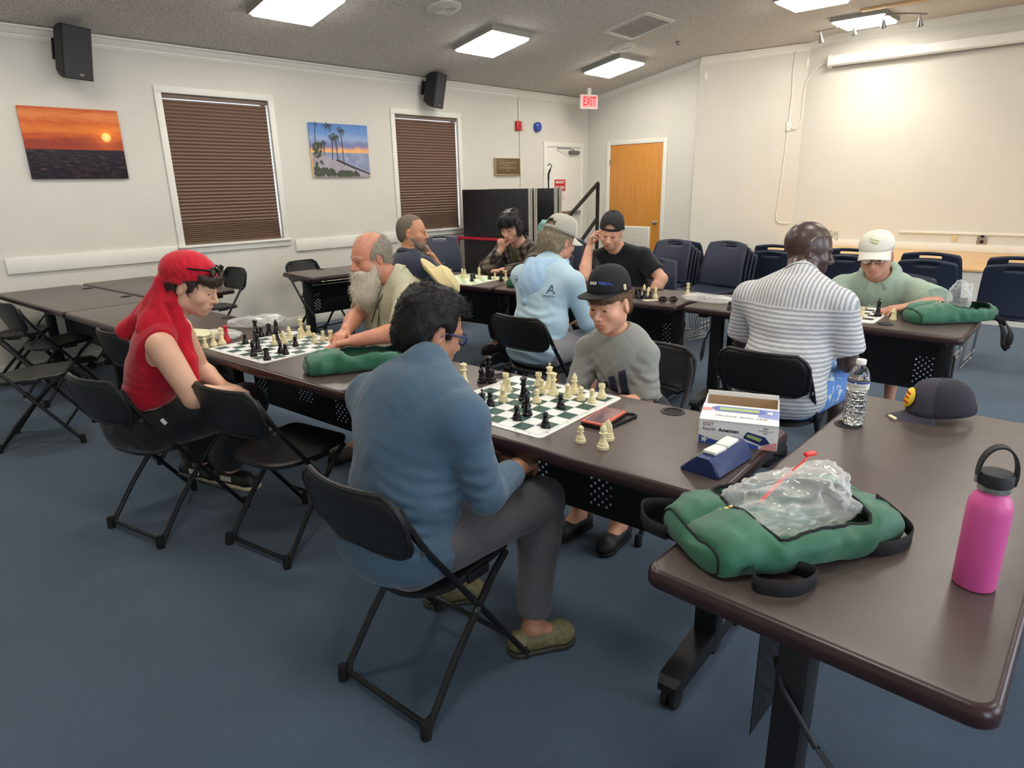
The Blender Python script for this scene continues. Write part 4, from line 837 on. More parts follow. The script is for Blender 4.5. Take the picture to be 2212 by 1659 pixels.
# ---- plastic film material
M_film=bpy.data.materials.new('clear_plastic_film'); M_film.use_nodes=True; nt=M_film.node_tree; nt.nodes.clear()
ou=nt.nodes.new('ShaderNodeOutputMaterial'); mx=nt.nodes.new('ShaderNodeMixShader'); tr_=nt.nodes.new('ShaderNodeBsdfTransparent'); pr_=nt.nodes.new('ShaderNodeBsdfPrincipled')
pr_.inputs['Base Color'].default_value=srgb(236,236,232); pr_.inputs['Roughness'].default_value=.12; pr_.inputs['Specular IOR Level'].default_value=.9
lw=nt.nodes.new('ShaderNodeLayerWeight'); lw.inputs[0].default_value=.35; mp_=nt.nodes.new('ShaderNodeMapRange'); mp_.inputs[3].default_value=.13; mp_.inputs[4].default_value=.70
nt.links.new(lw.outputs['Facing'],mp_.inputs[0]); nt.links.new(mp_.outputs[0],mx.inputs[0]); nt.links.new(tr_.outputs[0],mx.inputs[1]); nt.links.new(pr_.outputs[0],mx.inputs[2]); nt.links.new(mx.outputs[0],ou.inputs[0])
MATS['clear_plastic_film']=M_film
def vnoise(p,f,seed=0):
    # cheap sum-of-sines noise
    r=np.random.default_rng(seed); p=np.asarray(p,dtype=np.float64); o=np.zeros(p.shape[:-1])
    for k in range(6):
        d_=r.normal(size=3); d_/=np.linalg.norm(d_); ff=f*(1+.45*k); o+=np.sin(p@d_*ff+r.uniform(0,6.28)+1.3*np.sin(p@np.roll(d_,1)*ff*.7))/(1+.35*k)
    return o/3.
def film_bag(name,label,loc,rotz,size,seed,lift=None,parent=None,group='clear plastic bags',mat_=None,nu=40,nv=28,amp=.16,part=False):
    # crumpled pillow of film, size = (lx,ly,lz)
    lx,ly,lz=size
    U,V=np.meshgrid(np.linspace(0,2*PI,nu,endpoint=False),np.linspace(-PI/2,PI/2,nv),indexing='ij')
    sgn=lambda a,e:np.sign(a)*np.abs(a)**e
    X_=sgn(np.cos(U),.8)*np.cos(V)**.6*lx/2; Y_=sgn(np.sin(U),.8)*np.cos(V)**.6*ly/2; Z_=sgn(np.sin(V),.9)*lz/2
    P=np.stack([X_,Y_,Z_],-1); s_=max(lx,ly)
    n1=np.abs(vnoise(P,16/s_*1.,seed)); n2=np.abs(vnoise(P,38/s_,seed+1)); n3=vnoise(P,7/s_,seed+2)
    k=1+amp*(n3*.9-n1*.9-n2*.55)
    P=P*k[...,None]; P[...,2]+=lz/2*(1+amp*n3)
    if lift is not None: P=lift(P,lx,ly,lz)
    P[...,2]=np.maximum(P[...,2]-P[...,2].min(),0)
    vs=P.reshape(-1,3); fs=[(i*nv+j,((i+1)%nu)*nv+j,((i+1)%nu)*nv+j+1,i*nv+j+1) for i in range(nu) for j in range(nv-1)]
    m=MB(); m.add(vs.tolist(),fs); o=m.build(name,mat_ or M_film,parent,ang=70); o.location=loc; o.rotation_euler=(0,0,rotz)
    if not part: tag(o,label,'plastic bag',group)
    return o
film_bag('plastic_bag','crumpled clear bag under the white captured pieces by the red-scarfed player',(2.92,1.70,ZT0),R(20),(.26,.15,.04),3)
film_bag('plastic_bag','long crumpled clear bag behind the red chess queen',(2.78,1.97,ZT0),R(62),(.34,.15,.06),5)
film_bag('plastic_bag','crumpled pale bag on the middle table behind the striped man\'s shoulder',(4.46,4.26,ZT0),R(4),(.42,.16,.05),8)
bk_=thing('score_book','cream scorebook or pouch lying beside the clear bag at the scarf player','book',(2.80,1.62,ZT0),R(25))
MB().bbox((0,0,.010),(.20,.14,.020),.004).build('pages',mat('cream_pages',(222,214,184),.8),bk_); MB().bbox((.0,0,.024),(.21,.15,.008),.004).build('cover',mat('pale_yellow_cover',(222,218,176),.6,bump=.3,bscale=30),bk_)
# ---- green tote bags
M_green=mat('green_nylon',(42,102,74),.55,noise=.12,nscale=25,bump=.18,bscale=700,sheen=.2); M_greenin=mat('green_lining',(70,128,112),.6,noise=.1,nscale=20); M_web=mat('black_webbing',(26,26,28),.85,bump=.6,bscale=260)
def green_bag(label,loc,rotz,L,W,H,seed,open0=.22,open1=.86,openw=.8,straps=(),sag=.25,group='green chess bags'):
    t=thing('green_bag',label,'bag',loc,rotz,group); ns,ntt=44,30
    S,T_=np.meshgrid(np.linspace(0,1,ns),np.linspace(0,1,ntt),indexing='ij')
    op=np.clip((S-open0)/(.07),0,1)*np.clip((open1-S)/.07,0,1); op=op*op*(3-2*op)*openw
    # angle from +rim around the bottom to -rim
    a0=PI/2-op*.92; ang_=a0+(-(PI+2*a0))*T_*1.0
    ang_=a0-(2*a0+PI)*T_
    endk=np.clip(np.minimum(S,1-S)/.10,0,1)**.5
    hh=H*(.78+.22*np.sin(S*PI))*(1-sag*op*.5)*(.82+.18*endk); ww=W/2*(.84+.16*np.sin(S*PI))*(.85+.15*endk)
    sg=lambda a,e:np.sign(a)*np.abs(a)**e
    Y_=sg(np.cos(ang_),.55)*ww; Zc=sg(np.sin(ang_),.7)
    Z_=np.where(Zc>0,hh*.45+Zc*hh*.55,hh*.45+Zc*hh*.45)
    X_=(S-.5)*L
    # top pulls outward where open
    Y_=Y_*(1+.12*op*np.clip(Zc,0,1))
    P=np.stack([X_,Y_,Z_],-1)
    cr_=vnoise(P,26,seed); cr2=np.abs(vnoise(P,60,seed+3)); fade=np.clip(Z_/.02,0,1)
    rid=np.abs(vnoise(P,34,seed+7)); P[...,1]+=(.008*cr_-.010*rid*np.sign(Y_))*fade; P[...,2]+=(.010*vnoise(P,20,seed+1)-.008*cr2-.006*rid)*fade; P[...,0]+=.006*vnoise(P,30,seed+2)
    P[...,2]=np.maximum(P[...,2],.001)
    m=MB(); m.add(P.reshape(-1,3).tolist(),[(i*ntt+j,(i+1)*ntt+j,(i+1)*ntt+j+1,i*ntt+j+1) for i in range(ns-1) for j in range(ntt-1)])
    o=m.build('shell',M_green,t,ang=70); solidify(o,.003)
    for e in (0,ns-1):
        ring=P[e]; c=ring.mean(0); dx=(-.018 if e==0 else .018)
        m=MB(); mid=[(c+(p-c)*.6+np.array([dx*.7,0,0])).tolist() for p in ring]; m.loft([ring.tolist(),mid,[(c+(p-c)*.1+np.array([dx,0,0])).tolist() for p in ring]],False,True); m.build('end_panel',M_green,t,ang=60)
        m=MB(); m.tube(ring.tolist(),.0028,6,closed=True); m.build('piping',M_rubber,t)
    i0,i1=int(open0*ns),int(open1*ns)
    r1=[P[i,0].tolist() for i in range(i0,i1+1)]; r2=[P[i,-1].tolist() for i in range(i0,i1+1)]
    m=MB(); m.tube(r1+r2[::-1],.0042,6,closed=True); z_=m.build('zipper',M_rubber,t)
    m=MB(); p=Vector(r1[0]); m.bbox(p+Vector((0,0,.004)),(.010,.008,.006),.002); m.bbox(p+Vector((-.016,0,.003)),(.026,.008,.003),.001); m.build('zip_pull',mat('brass_zip',(190,170,120),.3,metal=.8),t)
    # lining floor
    m=MB(); m.grid(lambda u,v:((u-.5)*L*.75,(v-.5)*W*.72,.012+.02*(2*v-1)**2),8,6); solidify(m.build('lining',M_greenin,t),.002)
    for P_ in straps:
        c=catmull(P_,6); k=MB(); vs=[]
        for q,p in enumerate(c):
            tn=(c[min(q+1,len(c)-1)]-c[max(q-1,0)]).normalized(); sd=tn.cross(Vector((0,0,1))); sd=sd.normalized() if sd.length>.05 else Vector((1,0,0))
            wv=Vector((0,0,1)) if P_[0][2]>.5 else sd
            vs+= [p-Vector((0,0,.017)) if abs(tn.z)<.7 else p-sd*.017, p+Vector((0,0,.017)) if abs(tn.z)<.7 else p+sd*.017]
        k.add([tuple(v) for v in vs],[(2*q,2*q+1,2*q+3,2*q+2) for q in range(len(c)-1)]); solidify(k.build('strap',M_web,t,ang=70),.002)
    return t
gb=green_bag('open green bag holding a clear bag with a red drawstring, foreground table',(5.985,1.600,ZT0),R(61),.47,.30,.105,11,open0=.22,open1=.84,
  straps=([(-.10,-.12,.020),(-.06,-.18,.020),(-.13,-.205,.020),(-.19,-.17,.020),(-.17,-.13,.020)],[(.06,-.11,.020),(.15,-.15,.019),(.24,-.13,.022),(.235,-.08,.05),(.20,-.06,.08)],[(-.20,.12,.05),(-.26,.15,.045),(-.28,.10,.03),(-.25,.06,.02)]))
def liftbag(P,lx,ly,lz):
    u=np.clip((P[...,0]/lx+.15),0,1); P[...,2]+=u**1.6*.12*np.clip(.5+P[...,1]/ly,0,1.2); return P
pb_=film_bag('plastic_bag','clear zip bag of bubble wrap with red drawstring inside the foreground green bag',(5.995,1.610,ZT0+.030),R(60),(.33,.20,.10),21,lift=liftbag,amp=.20,nu=64,nv=44)
M_redstr=mat('red_drawstring',(228,52,48),.35)
for k_,(o1,o2) in enumerate(((0.,0.),(.008,.006))):
    m=MB(); m.tube(catmull([(-.08,-.01+o1,.070-o2),(-.0,.03+o1,.088-o2),(.07,.055,.108),(.10,.065,.122)],6),.0028,6); m.build('drawstring',M_redstr,pb_)
m=MB(); m.bbox((.105,.067,.125),(.030,.014,.010),.004); m.build('drawstring_tab',M_redstr,pb_)
green_bag('slumped green bag in front of the white-bearded man\'s hand',(4.035,1.825,ZT0),R(64),.46,.19,.10,31,open0=.30,open1=.9,openw=.7)
green_bag('green bag with a clear bag sticking out, beside the old man',(5.775,4.500,ZT0),R(50),.46,.22,.115,41,open0=.36,open1=.92,straps=([(.20,-.08,.03),(.235,-.12,.0),(.25,-.15,-.05),(.24,-.16,-.12),(.25,-.13,-.13),(.255,-.10,-.05),(.245,-.06,.02)],))
film_bag('plastic_bag','clear bag standing up out of the old man\'s green bag',(5.80,4.545,ZT0+.02),R(40),(.12,.10,.19),44,amp=.14)
green_bag('end of a green bag on the table left of the pale blue hoodie',(3.045,4.075,ZT0),R(34),.34,.13,.10,51,open0=.45,open1=.5,openw=.1)
# ---- pink bottle
pk=thing('pink_bottle','bright pink insulated bottle with black loop lid on the foreground table','bottle',(6.342,1.662,ZT0),R(20))
M_pink=mat('pink_powder_coat',(214,88,152),.38,bump=.12,bscale=600)
m=MB(); m.lathe([(.030,0),(.0345,.002),(.0365,.006),(.0365,.165),(.0355,.176),(.0320,.187),(.0265,.195),(.0245,.199),(.0245,.204)],40); m.build('bottle_body',M_pink,pk)
m=MB(); m.lathe([(.0252,.203),(.0262,.204),(.0262,.2135),(.0252,.2145)],40); m.build('steel_collar',M_steel,pk)
m=MB(); m.lathe([(.0265,.2145),(.0290,.217),(.0290,.236),(.0275,.239),(.020,.240),(.001,.240)],40); m.build('lid',M_blackmatte,pk)
arc=[(.030*math.cos(a),0,.238+.052*math.sin(a)) for a in np.linspace(-.35,PI+.35,22)]
k=MB(); sec=[]
for i,p in enumerate(arc):
    a=np.linspace(-.35,PI+.35,22)[i]; n_=Vector((math.cos(a),0,math.sin(a)))
    sec.append([tuple(Vector(p)+n_*u+Vector((0,v,0))) for u,v in ((-.002,-.010),(.002,-.010),(.002,.010),(-.002,.010))])
k.loft(sec); k.build('carry_loop',M_blackmatte,pk,ang=50)
for s_ in (-1,1):
    m=MB(); m.lathe([(.008,0),(.008,.003),(.006,.004)],16,(s_*.0285,0,.222),rotm('Y',90*s_)); m.build('loop_screw',M_steel,pk)
# ---- water bottle
wb=thing('water_bottle','half-litre clear water bottle with SPRINGWATER label on the foreground table','bottle',(5.885,2.462,ZT0),R(-20))
M_pet=mat('clear_pet',(245,248,250),.03,trans=1.,ior=1.25,spec=.7); M_water=mat('drinking_water',(244,248,250),.0,trans=1.,ior=1.33)
prof=[(.020,.004),(.028,.0),(.0315,.006)]
for i in range(11): z=.012+i*.0095; prof+=[(.0325,z),(.0300-.0012*(i%2),z+.0048)]
prof+=[(.0325,.118),(.0328,.122),(.0328,.150),(.0320,.156),(.0290,.168),(.0235,.182),(.0165,.192),(.0125,.197),(.0125,.203)]
m=MB(); m.lathe(prof,36,cap1=False); m.build('bottle_shell',M_pet,wb,ang=30)
pw=[(max(.001,r-.0015),z+.001) for r,z in prof if z<.154]; pw+=[(.0300,.153),(.001,.153)]
m=MB(); m.lathe(pw,36); m.build('water',M_water,wb,ang=30)
m=MB(); m.lathe([(.0331,.121),(.0331,.148)],36,cap0=False,cap1=False); m.build('label_wrap',mat('bottle_label',(226,222,208),.5),wb)
m=MB(); m.lathe([(.0333,.1405),(.0333,.1475)],36,cap0=False,cap1=False); m.build('label_blue_band',mat('label_blue',(52,74,140),.5),wb)
m=MB(); m.lathe([(.0333,.1205),(.0333,.1216)],36,cap0=False,cap1=False); m.build('label_lower_line',MATS['label_blue'],wb)
mi=mat('label_grey_ink',(150,150,140),.6)
for i,ch in enumerate('SPRINGWATER'):
    a=R(-68-50+10*i); text(ch,.0125,mi,wb,(.0334*math.cos(a),.0334*math.sin(a),.1315),Matrix.Rotation(a+PI/2,3,'Z')@rotm('X',90),extrude=.0001)
m=MB(); a=R(-68); m.lathe([(.0032,0),(.0032,.0006)],16,(.0333*math.cos(a),.0333*math.sin(a),.1415),Matrix.Rotation(a+PI/2,3,'Z')@rotm('X',90)); m.build('label_emblem',M_white,wb)
m=MB(); m.lathe([(.0145,.199),(.0150,.201),(.0150,.212),(.0138,.2145),(.001,.2150)],30); m.build('cap',M_white,wb)
# ---- baseball caps
def cap_parts(parent,m_front,m_back,m_brim,a=.086,b_=.104,h=.112,brim=.072,curve=.022,droop=.012,opening=True,front_half=62,flat=False,loc=(0,0,0),rot=None,mesh_front=None,sub=True):
    nu,nv=48,12
    def pt(ph,th,o=0.):
        c=math.cos(th)**.72; up=1+ (.10*math.cos(ph) if math.cos(ph)>0 else 0)
        return Vector(((a+o)*math.sin(ph)*c,(b_+o)*math.cos(ph)*c,(h+o)*up**.5*math.sin(th)**.88))
    vs=[];fs=[];mi_=[]
    for i in range(nu):
        for j in range(nv+1): vs.append(tuple(pt(2*PI*i/nu-PI,(PI/2-.02)*j/nv)))
    m=MB(); m.v=vs
    for i in range(nu):
        ph=2*PI*(i+.5)/nu-PI
        for j in range(nv):
            zc=(vs[i*(nv+1)+j][2]+vs[i*(nv+1)+j+1][2])/2
            dph=PI-abs(ph)
            if opening and dph<.62 and zc<.062*math.sqrt(max(0,1-(dph/.62)**2)) and zc>.0: continue
            m.f.append((i*(nv+1)+j,((i+1)%nu)*(nv+1)+j,((i+1)%nu)*(nv+1)+j+1,i*(nv+1)+j+1)); m.m.append(0 if abs(ph)<R(front_half) else 1)
    m.f.append(tuple(i*(nv+1)+nv for i in range(nu))); m.m.append(0)
    cr_=m.build('cap',[m_front,m_back],parent,ang=60); solidify(cr_,.0025,1.)
    cr_.location=loc
    if rot is not None: cr_.rotation_euler=rot
    m=MB()
    def bp__(u,v):
        ph=u*1.12; base=Vector((a*1.005*math.sin(ph),b_*1.005*math.cos(ph),.004)); L_=brim*max(0.,math.cos(u*PI/2))**.55
        out=Vector((math.sin(ph)*.25,1,0)).normalized()
        p=base+out*(L_*v); p.z+= -droop*v - (0 if flat else curve*(u*u)*v*1.4) -(curve*.3*(p.x/.08)**2 if not flat else .004*(p.x/.08)**2)
        return tuple(p)
    m.grid(lambda u,v:bp__(2*u-1,v),22,8); br=m.build('brim',m_brim,cr_,ang=60); solidify(br,.0035)
    for ph in (0,PI/3,-PI/3,2*PI/3,-2*PI/3):
        k=MB(); k.tube([pt(ph,t_,.0015) for t_ in np.linspace(.02,PI/2-.04,9)],.0016,5); k.build('seam',m_back if abs(ph)>1.2 else m_front,cr_)
    m=MB(); m.lathe([(.008,0),(.007,.003),(.003,.005)],12,(0,0,h+.003)); m.build('button',m_front,cr_)
    if opening:
        k=MB(); k.grid(lambda u,v:tuple(pt(PI-.66+1.32*u,.0,.001)+Vector((0,0,.004+.020*v))),14,1); solidify(k.build('strap',m_back,cr_),.002)
    return cr_
M_cnavy=mat('navy_cap_cotton',(62,60,70),.85,noise=.12,nscale=60,bump=.2,bscale=400); M_cmesh=mat('navy_cap_mesh',(40,40,48),.8,noise=.5,nscale=420,bump=.5,bscale=420,detail=1)
tcp=thing('baseball_cap','navy trucker cap with round yellow badge lying on the foreground table','cap',(6.085,2.690,ZT0+.022),R(122))
tcp.rotation_euler=(R(-6),R(3),R(122))
c_=cap_parts(tcp,M_cnavy,M_cmesh,M_cnavy,a=.082,b_=.100,h=.108,brim=.078,curve=.030,droop=.012,loc=(0,0,0))
bd=MB(); 
def badge_pt(r,a):  # on front panel
    u,v=r*math.cos(a),r*math.sin(a); z=.056+v*.92; y=.1055*math.cos(math.asin(min(1,max(0,(z/.113))**(1/.88))))**.72; return (u,math.sqrt(max(0,1-(u/.088)**2))*y+.0035,z)
bd.add([badge_pt(0,0)]+[badge_pt(.034,2*PI*i/28) for i in range(28)]+[badge_pt(.018,2*PI*i/28) for i in range(28)],[(0,29+i,29+(i+1)%28) for i in range(28)]+[(29+i,1+i,1+(i+1)%28,29+(i+1)%28) for i in range(28)])
solidify(bd.build('yellow_badge',mat('badge_yellow',(238,200,46),.5),c_),.002)
mr_=mat('badge_red_ink',(206,70,40),.5)
for s_,z in (('Bass',.071),('Pro',.057),('Shops',.043)):
    p=badge_pt(abs(z-.056),PI/2 if z>.056 else -PI/2); text(s_,.016,mr_,c_,(0,p[1]+.0016,z),Matrix.Rotation(PI,3,'Z')@rotm('X',90-18+18),extrude=.0012)
pin=MB(); pin.lathe([(.016,0),(.016,.003),(.013,.004),(.001,.004)],20); pin.build('brim_pin',mat('blue_silver_pin',(86,100,140),.35,metal=.5,noise=.8,nscale=260),c_,loc=(.036,.125,-.010),rot=(R(-10),R(22),0))
MB().bbox((0,0,0),(.030,.012,.007),.002).build('tooth_clip',M_ivory,c_,loc=(-.030,.155,-.001),rot=(0,R(-10),R(20)))
# black cable-hole rings / grommet cap by the old man, phone and sunglasses on the middle table
m=MB(); m.lathe([(.040,0),(.040,.004),(.036,.006),(.012,.006)],24); tag(m.build('grommet_cap',M_blackmatte,None,loc=(5.540,4.190,ZT0)),'loose black round grommet cap beside the black and white board','grommet cap')
p2=thing('phone','pale-backed phone lying flat beside the sunglasses on the middle table','phone',(4.160,4.085,ZT0),R(52)); MB().bbox((0,0,.005),(.155,.076,.009),.004).build('case',mat('pale_phone',(176,164,144),.35),p2); MB().bbox((.055,.02,.0105),(.03,.02,.002),.001).build('camera_bump',M_blackmatte,p2)
def glasses(parent,m_frame,m_lens,w=.068,h=.018,rim=.0024,temple=.135,round_=.6,name_f='glasses_frame',loc=None,rot=None,folded=False):
    root=None; out=[]
    m=MB(); L=[]
    for s_ in (-1,1):
        ring=[(s_*.034+.026*math.cos(a)*(abs(math.cos(a))**(-.25) if abs(math.cos(a))>.01 else 1)*.93,.0-.004*abs(s_),h*math.sin(a)) for a in np.linspace(0,2*PI,20,endpoint=False)]
        m.tube(ring,rim,6,closed=True); L.append(ring)
    m.tube([(-.010,.002,.005),(0,.005,.008),(.010,.002,.005)],rim,6)
    for s_ in (-1,1):
        if folded: m.tube([(s_*.062,-.004,.006),(s_*.068,-.012,.006),(s_*-.02,-.030,.0)],rim*1.1,6)
        else: m.tube([(s_*.060,-.002,.008),(s_*.072,-.010,.008),(s_*.078,-.06,.006),(s_*.078,-.095,.004),(s_*.077,-.118,-.018)],rim*1.1,6)
    f=m.build(name_f,m_frame,parent)
    if loc is not None: f.location=loc
    if rot is not None: f.rotation_euler=rot
    for ring in L:
        k=MB(); k.loft([[(x,y,z) for x,y,z in ring],[(x,y+.0012,z) for x,y,z in ring]]); k.build('lens',m_lens,f,ang=20)
    return f
M_dlens=mat('dark_lens',(46,44,30),.08,coat=.5); M_clens=bpy.data.materials.new('clear_lens_glass'); M_clens.use_nodes=True; nt=M_clens.node_tree; nt.nodes.clear()
ou=nt.nodes.new('ShaderNodeOutputMaterial'); mx=nt.nodes.new('ShaderNodeMixShader'); a_=nt.nodes.new('ShaderNodeBsdfTransparent'); g_=nt.nodes.new('ShaderNodeBsdfGlossy'); g_.inputs['Roughness'].default_value=.03; mx.inputs[0].default_value=.12
nt.links.new(a_.outputs[0],mx.inputs[1]); nt.links.new(g_.outputs[0],mx.inputs[2]); nt.links.new(mx.outputs[0],ou.inputs[0])
sgt=thing('sunglasses','dark wrap sunglasses folded on the middle table','sunglasses',(4.262,4.082,ZT0+.022),R(35)); glasses(sgt,mat('tortoise_frame',(70,54,46),.3),M_dlens,rim=.004,folded=True)

film_bag('plastic_bag','green and blue printed bag behind the plaid jacket and trucker cap',(2.10,5.38,.965),R(20),(.16,.13,.20),77,amp=.12,mat_=mat('green_blue_print',(140,190,176),.35,noise=.5,nscale=9),nu=30,nv=20)
# ================================================================== IMPLICIT-SURFACE TOOLKIT FOR PEOPLE
def nv3(v): v=np.asarray(v,float); return v/ (np.linalg.norm(v)+1e-12)
class Field:
    def __init__(s,lo,hi,step,fine=(),fstep=.0035):
        s.ax=[]
        for k in range(3):
            iv=sorted((c[k]-r[k] if hasattr(r,'__len__') else c[k]-r,c[k]+r[k] if hasattr(r,'__len__') else c[k]+r) for c,r in fine)
            x=lo[k]; out=[x]
            while x<hi[k]:
                f=any(a-step<=x<=b for a,b in iv); x+=fstep if f else step; out.append(x)
            s.ax.append(np.array(out,np.float32))
        s.f=np.full([len(a) for a in s.ax],.4,np.float32); s.step=step
    def sub(s,lo,hi):
        sl=[]
        for k in range(3):
            a=max(0,int(np.searchsorted(s.ax[k],lo[k]))-1); b=min(len(s.ax[k]),int(np.searchsorted(s.ax[k],hi[k]))+1)
            if b-a<2: return None
            sl.append(slice(a,b))
        X,Y,Z=(s.ax[k][sl[k]] for k in range(3))
        return tuple(sl),X[:,None,None],Y[None,:,None],Z[None,None,:]
    def _comb(s,sl,d,k,op):
        f=s.f[sl]
        if op=='u':
            h=np.clip(.5+.5*(f-d)/k,0,1); s.f[sl]=f+(d-f)*h-k*h*(1-h)
        elif op=='s':
            h=np.clip(.5-.5*(f+d)/k,0,1); s.f[sl]=f+(-d-f)*h+k*h*(1-h)
        elif op=='i':
            h=np.clip(.5-.5*(d-f)/k,0,1); s.f[sl]=d+(f-d)*h+k*h*(1-h)
    def cone(s,a,b,ra,rb,k=.012,op='u'):
        a,b=np.asarray(a,float),np.asarray(b,float); m=max(ra,rb)+k+.03
        q=s.sub(np.minimum(a,b)-m,np.maximum(a,b)+m)
        if q is None: return s
        sl,X,Y,Z=q; d=b-a; L=float(d@d)+1e-12
        px,py,pz=X-np.float32(a[0]),Y-np.float32(a[1]),Z-np.float32(a[2])
        t=np.clip((px*d[0]+py*d[1]+pz*d[2])/L,0,1).astype(np.float32)
        dd=np.sqrt((px-t*d[0])**2+(py-t*d[1])**2+(pz-t*d[2])**2)-(ra+(rb-ra)*t)
        s._comb(sl,dd.astype(np.float32),k,op); return s
    def chain(s,pts,rs,k=.012,op='u'):
        for i in range(len(pts)-1): s.cone(pts[i],pts[i+1],rs[i],rs[i+1],k,op)
        return s
    def ell(s,c,r,Rm=None,k=.012,op='u'):
        c=np.asarray(c,float); r=np.asarray(r,float); m=max(r)+k+.03
        q=s.sub(c-m,c+m)
        if q is None: return s
        sl,X,Y,Z=q; px,py,pz=X-np.float32(c[0]),Y-np.float32(c[1]),Z-np.float32(c[2])
        if Rm is not None:
            Rm=np.asarray(Rm,float); qx=px*Rm[0,0]+py*Rm[1,0]+pz*Rm[2,0]; qy=px*Rm[0,1]+py*Rm[1,1]+pz*Rm[2,1]; qz=px*Rm[0,2]+py*Rm[1,2]+pz*Rm[2,2]
        else: qx,qy,qz=px,py,pz
        k0=np.sqrt((qx/r[0])**2+(qy/r[1])**2+(qz/r[2])**2)
        k1=np.sqrt((qx/r[0]**2)**2+(qy/r[1]**2)**2+(qz/r[2]**2)**2)
        d=np.where(k1>1e-6,k0*(k0-1)/np.maximum(k1,1e-6),-min(r)).astype(np.float32)
        s._comb(sl,d,k,op); return s
    def cut(s,p,n,k=.004):
        "keep the side n points away from"
        n=nv3(n); X,Y,Z=s.ax[0][:,None,None],s.ax[1][None,:,None],s.ax[2][None,None,:]
        d=((X-np.float32(p[0]))*np.float32(n[0])+(Y-np.float32(p[1]))*np.float32(n[1])+(Z-np.float32(p[2]))*np.float32(n[2]))
        h=np.clip(.5-.5*(d-s.f)/k,0,1); s.f=(d+(s.f-d)*h+k*h*(1-h)).astype(np.float32); return s
    def cut_local(s,p,n,rad,k=.004):
        p=np.asarray(p,float); q=s.sub(p-rad,p+rad)
        if q is None: return s
        sl,X,Y,Z=q; n=nv3(n); d=((X-p[0])*n[0]+(Y-p[1])*n[1]+(Z-p[2])*n[2])
        r=np.sqrt((X-p[0])**2+(Y-p[1])**2+(Z-p[2])**2)
        d=np.where(r<rad*.98,d,-1.).astype(np.float32); f=s.f[sl]; s.f[sl]=np.maximum(f,d); return s
    def warp(s,fn,band=.035):
        I=np.nonzero(np.abs(s.f)<band); P=np.stack([s.ax[k][I[k]] for k in range(3)],-1).astype(np.float64)
        s.f[I]+=fn(P).astype(np.float32); return s
    def mesh(s):
        f=s.f; ins=f<0; nx_,ny_,nz_=f.shape
        c=np.zeros((nx_-1,ny_-1,nz_-1),np.int8)
        for a in (0,1):
            for b in (0,1):
                for d in (0,1): c+=ins[a:nx_-1+a,b:ny_-1+b,d:nz_-1+d]
        act=(c>0)&(c<8); I=np.argwhere(act); idx=np.full(act.shape,-1,np.int32); idx[act]=np.arange(len(I))
        acc=np.zeros((len(I),3)); cnt=np.zeros(len(I))
        i,j,k=I.T
        cor=[(a,b,d) for a in (0,1) for b in (0,1) for d in (0,1)]
        val={o:f[i+o[0],j+o[1],k+o[2]].astype(np.float64) for o in cor}
        for o in cor:
            for axx in range(3):
                if o[axx]==1: continue
                q=list(o); q[axx]=1; q=tuple(q); v0,v1=val[o],val[q]; mk=(v0<0)!=(v1<0)
                t=np.where(mk,v0/np.where(mk,v0-v1,1),0); p=np.array(o,float)[None,:].repeat(len(I),0); p[:,axx]=t
                acc[mk]+=p[mk]; cnt+=mk
        P=acc/cnt[:,None]+I
        V=np.stack([np.interp(P[:,q],np.arange(len(s.ax[q])),s.ax[q]) for q in range(3)],-1)
        F=[]
        for axx in range(3):
            sl0=[slice(None)]*3; sl1=[slice(None)]*3; sl0[axx]=slice(0,-1); sl1[axx]=slice(1,None)
            ch=ins[tuple(sl0)]!=ins[tuple(sl1)]
            o1,o2=[q for q in range(3) if q!=axx]
            E_=np.argwhere(ch); ok=(E_[:,o1]>0)&(E_[:,o2]>0)&(E_[:,o1]<f.shape[o1]-1)&(E_[:,o2]<f.shape[o2]-1); E_=E_[ok]
            def at(d1,d2):
                Q=E_.copy(); Q[:,o1]-=d1; Q[:,o2]-=d2; return idx[Q[:,0],Q[:,1],Q[:,2]]
            q=np.stack([at(1,1),at(0,1),at(0,0),at(1,0)],-1)
            flip=ins[E_[:,0],E_[:,1],E_[:,2]]
            if axx==1: flip=~flip
            q[~flip]=q[~flip][:,::-1]; F.append(q)
        F=np.concatenate(F); F=F[(F>=0).all(1)]
        return V,F
def smooth_mesh(V,F,it=1,lam=.5):
    for _ in range(it):
        A=np.zeros_like(V); n=np.zeros(len(V))
        for a,b in ((0,1),(1,2),(2,3),(3,0)):
            np.add.at(A,F[:,a],V[F[:,b]]); np.add.at(A,F[:,b],V[F[:,a]]); np.add.at(n,F[:,a],1); np.add.at(n,F[:,b],1)
        V=V+lam*(A/np.maximum(n,1)[:,None]-V)
    return V
def np_mesh(name,V,F,mats,parent=None,mi=None,smooth=True,origin=None):
    me=bpy.data.meshes.new(name)
    o_=np.zeros(3) if origin is None else np.asarray(origin,float)
    nvt,nf=len(V),len(F); n=F.shape[1]
    me.vertices.add(nvt); me.vertices.foreach_set('co',(V-o_).astype(np.float32).ravel())
    me.loops.add(nf*n); me.loops.foreach_set('vertex_index',F.astype(np.int32).ravel())
    me.polygons.add(nf); me.polygons.foreach_set('loop_start',np.arange(0,nf*n,n,dtype=np.int32))
    try: me.polygons.foreach_set('loop_total',np.full(nf,n,np.int32))
    except Exception: pass
    for m in (mats if isinstance(mats,(list,tuple)) else [mats]): me.materials.append(m)
    if mi is not None: me.polygons.foreach_set('material_index',np.asarray(mi,np.int32))
    me.polygons.foreach_set('use_smooth',np.full(nf,smooth,bool))
    me.update(calc_edges=True); me.validate()
    o=bpy.data.objects.new(name,me); link(o,parent); return o
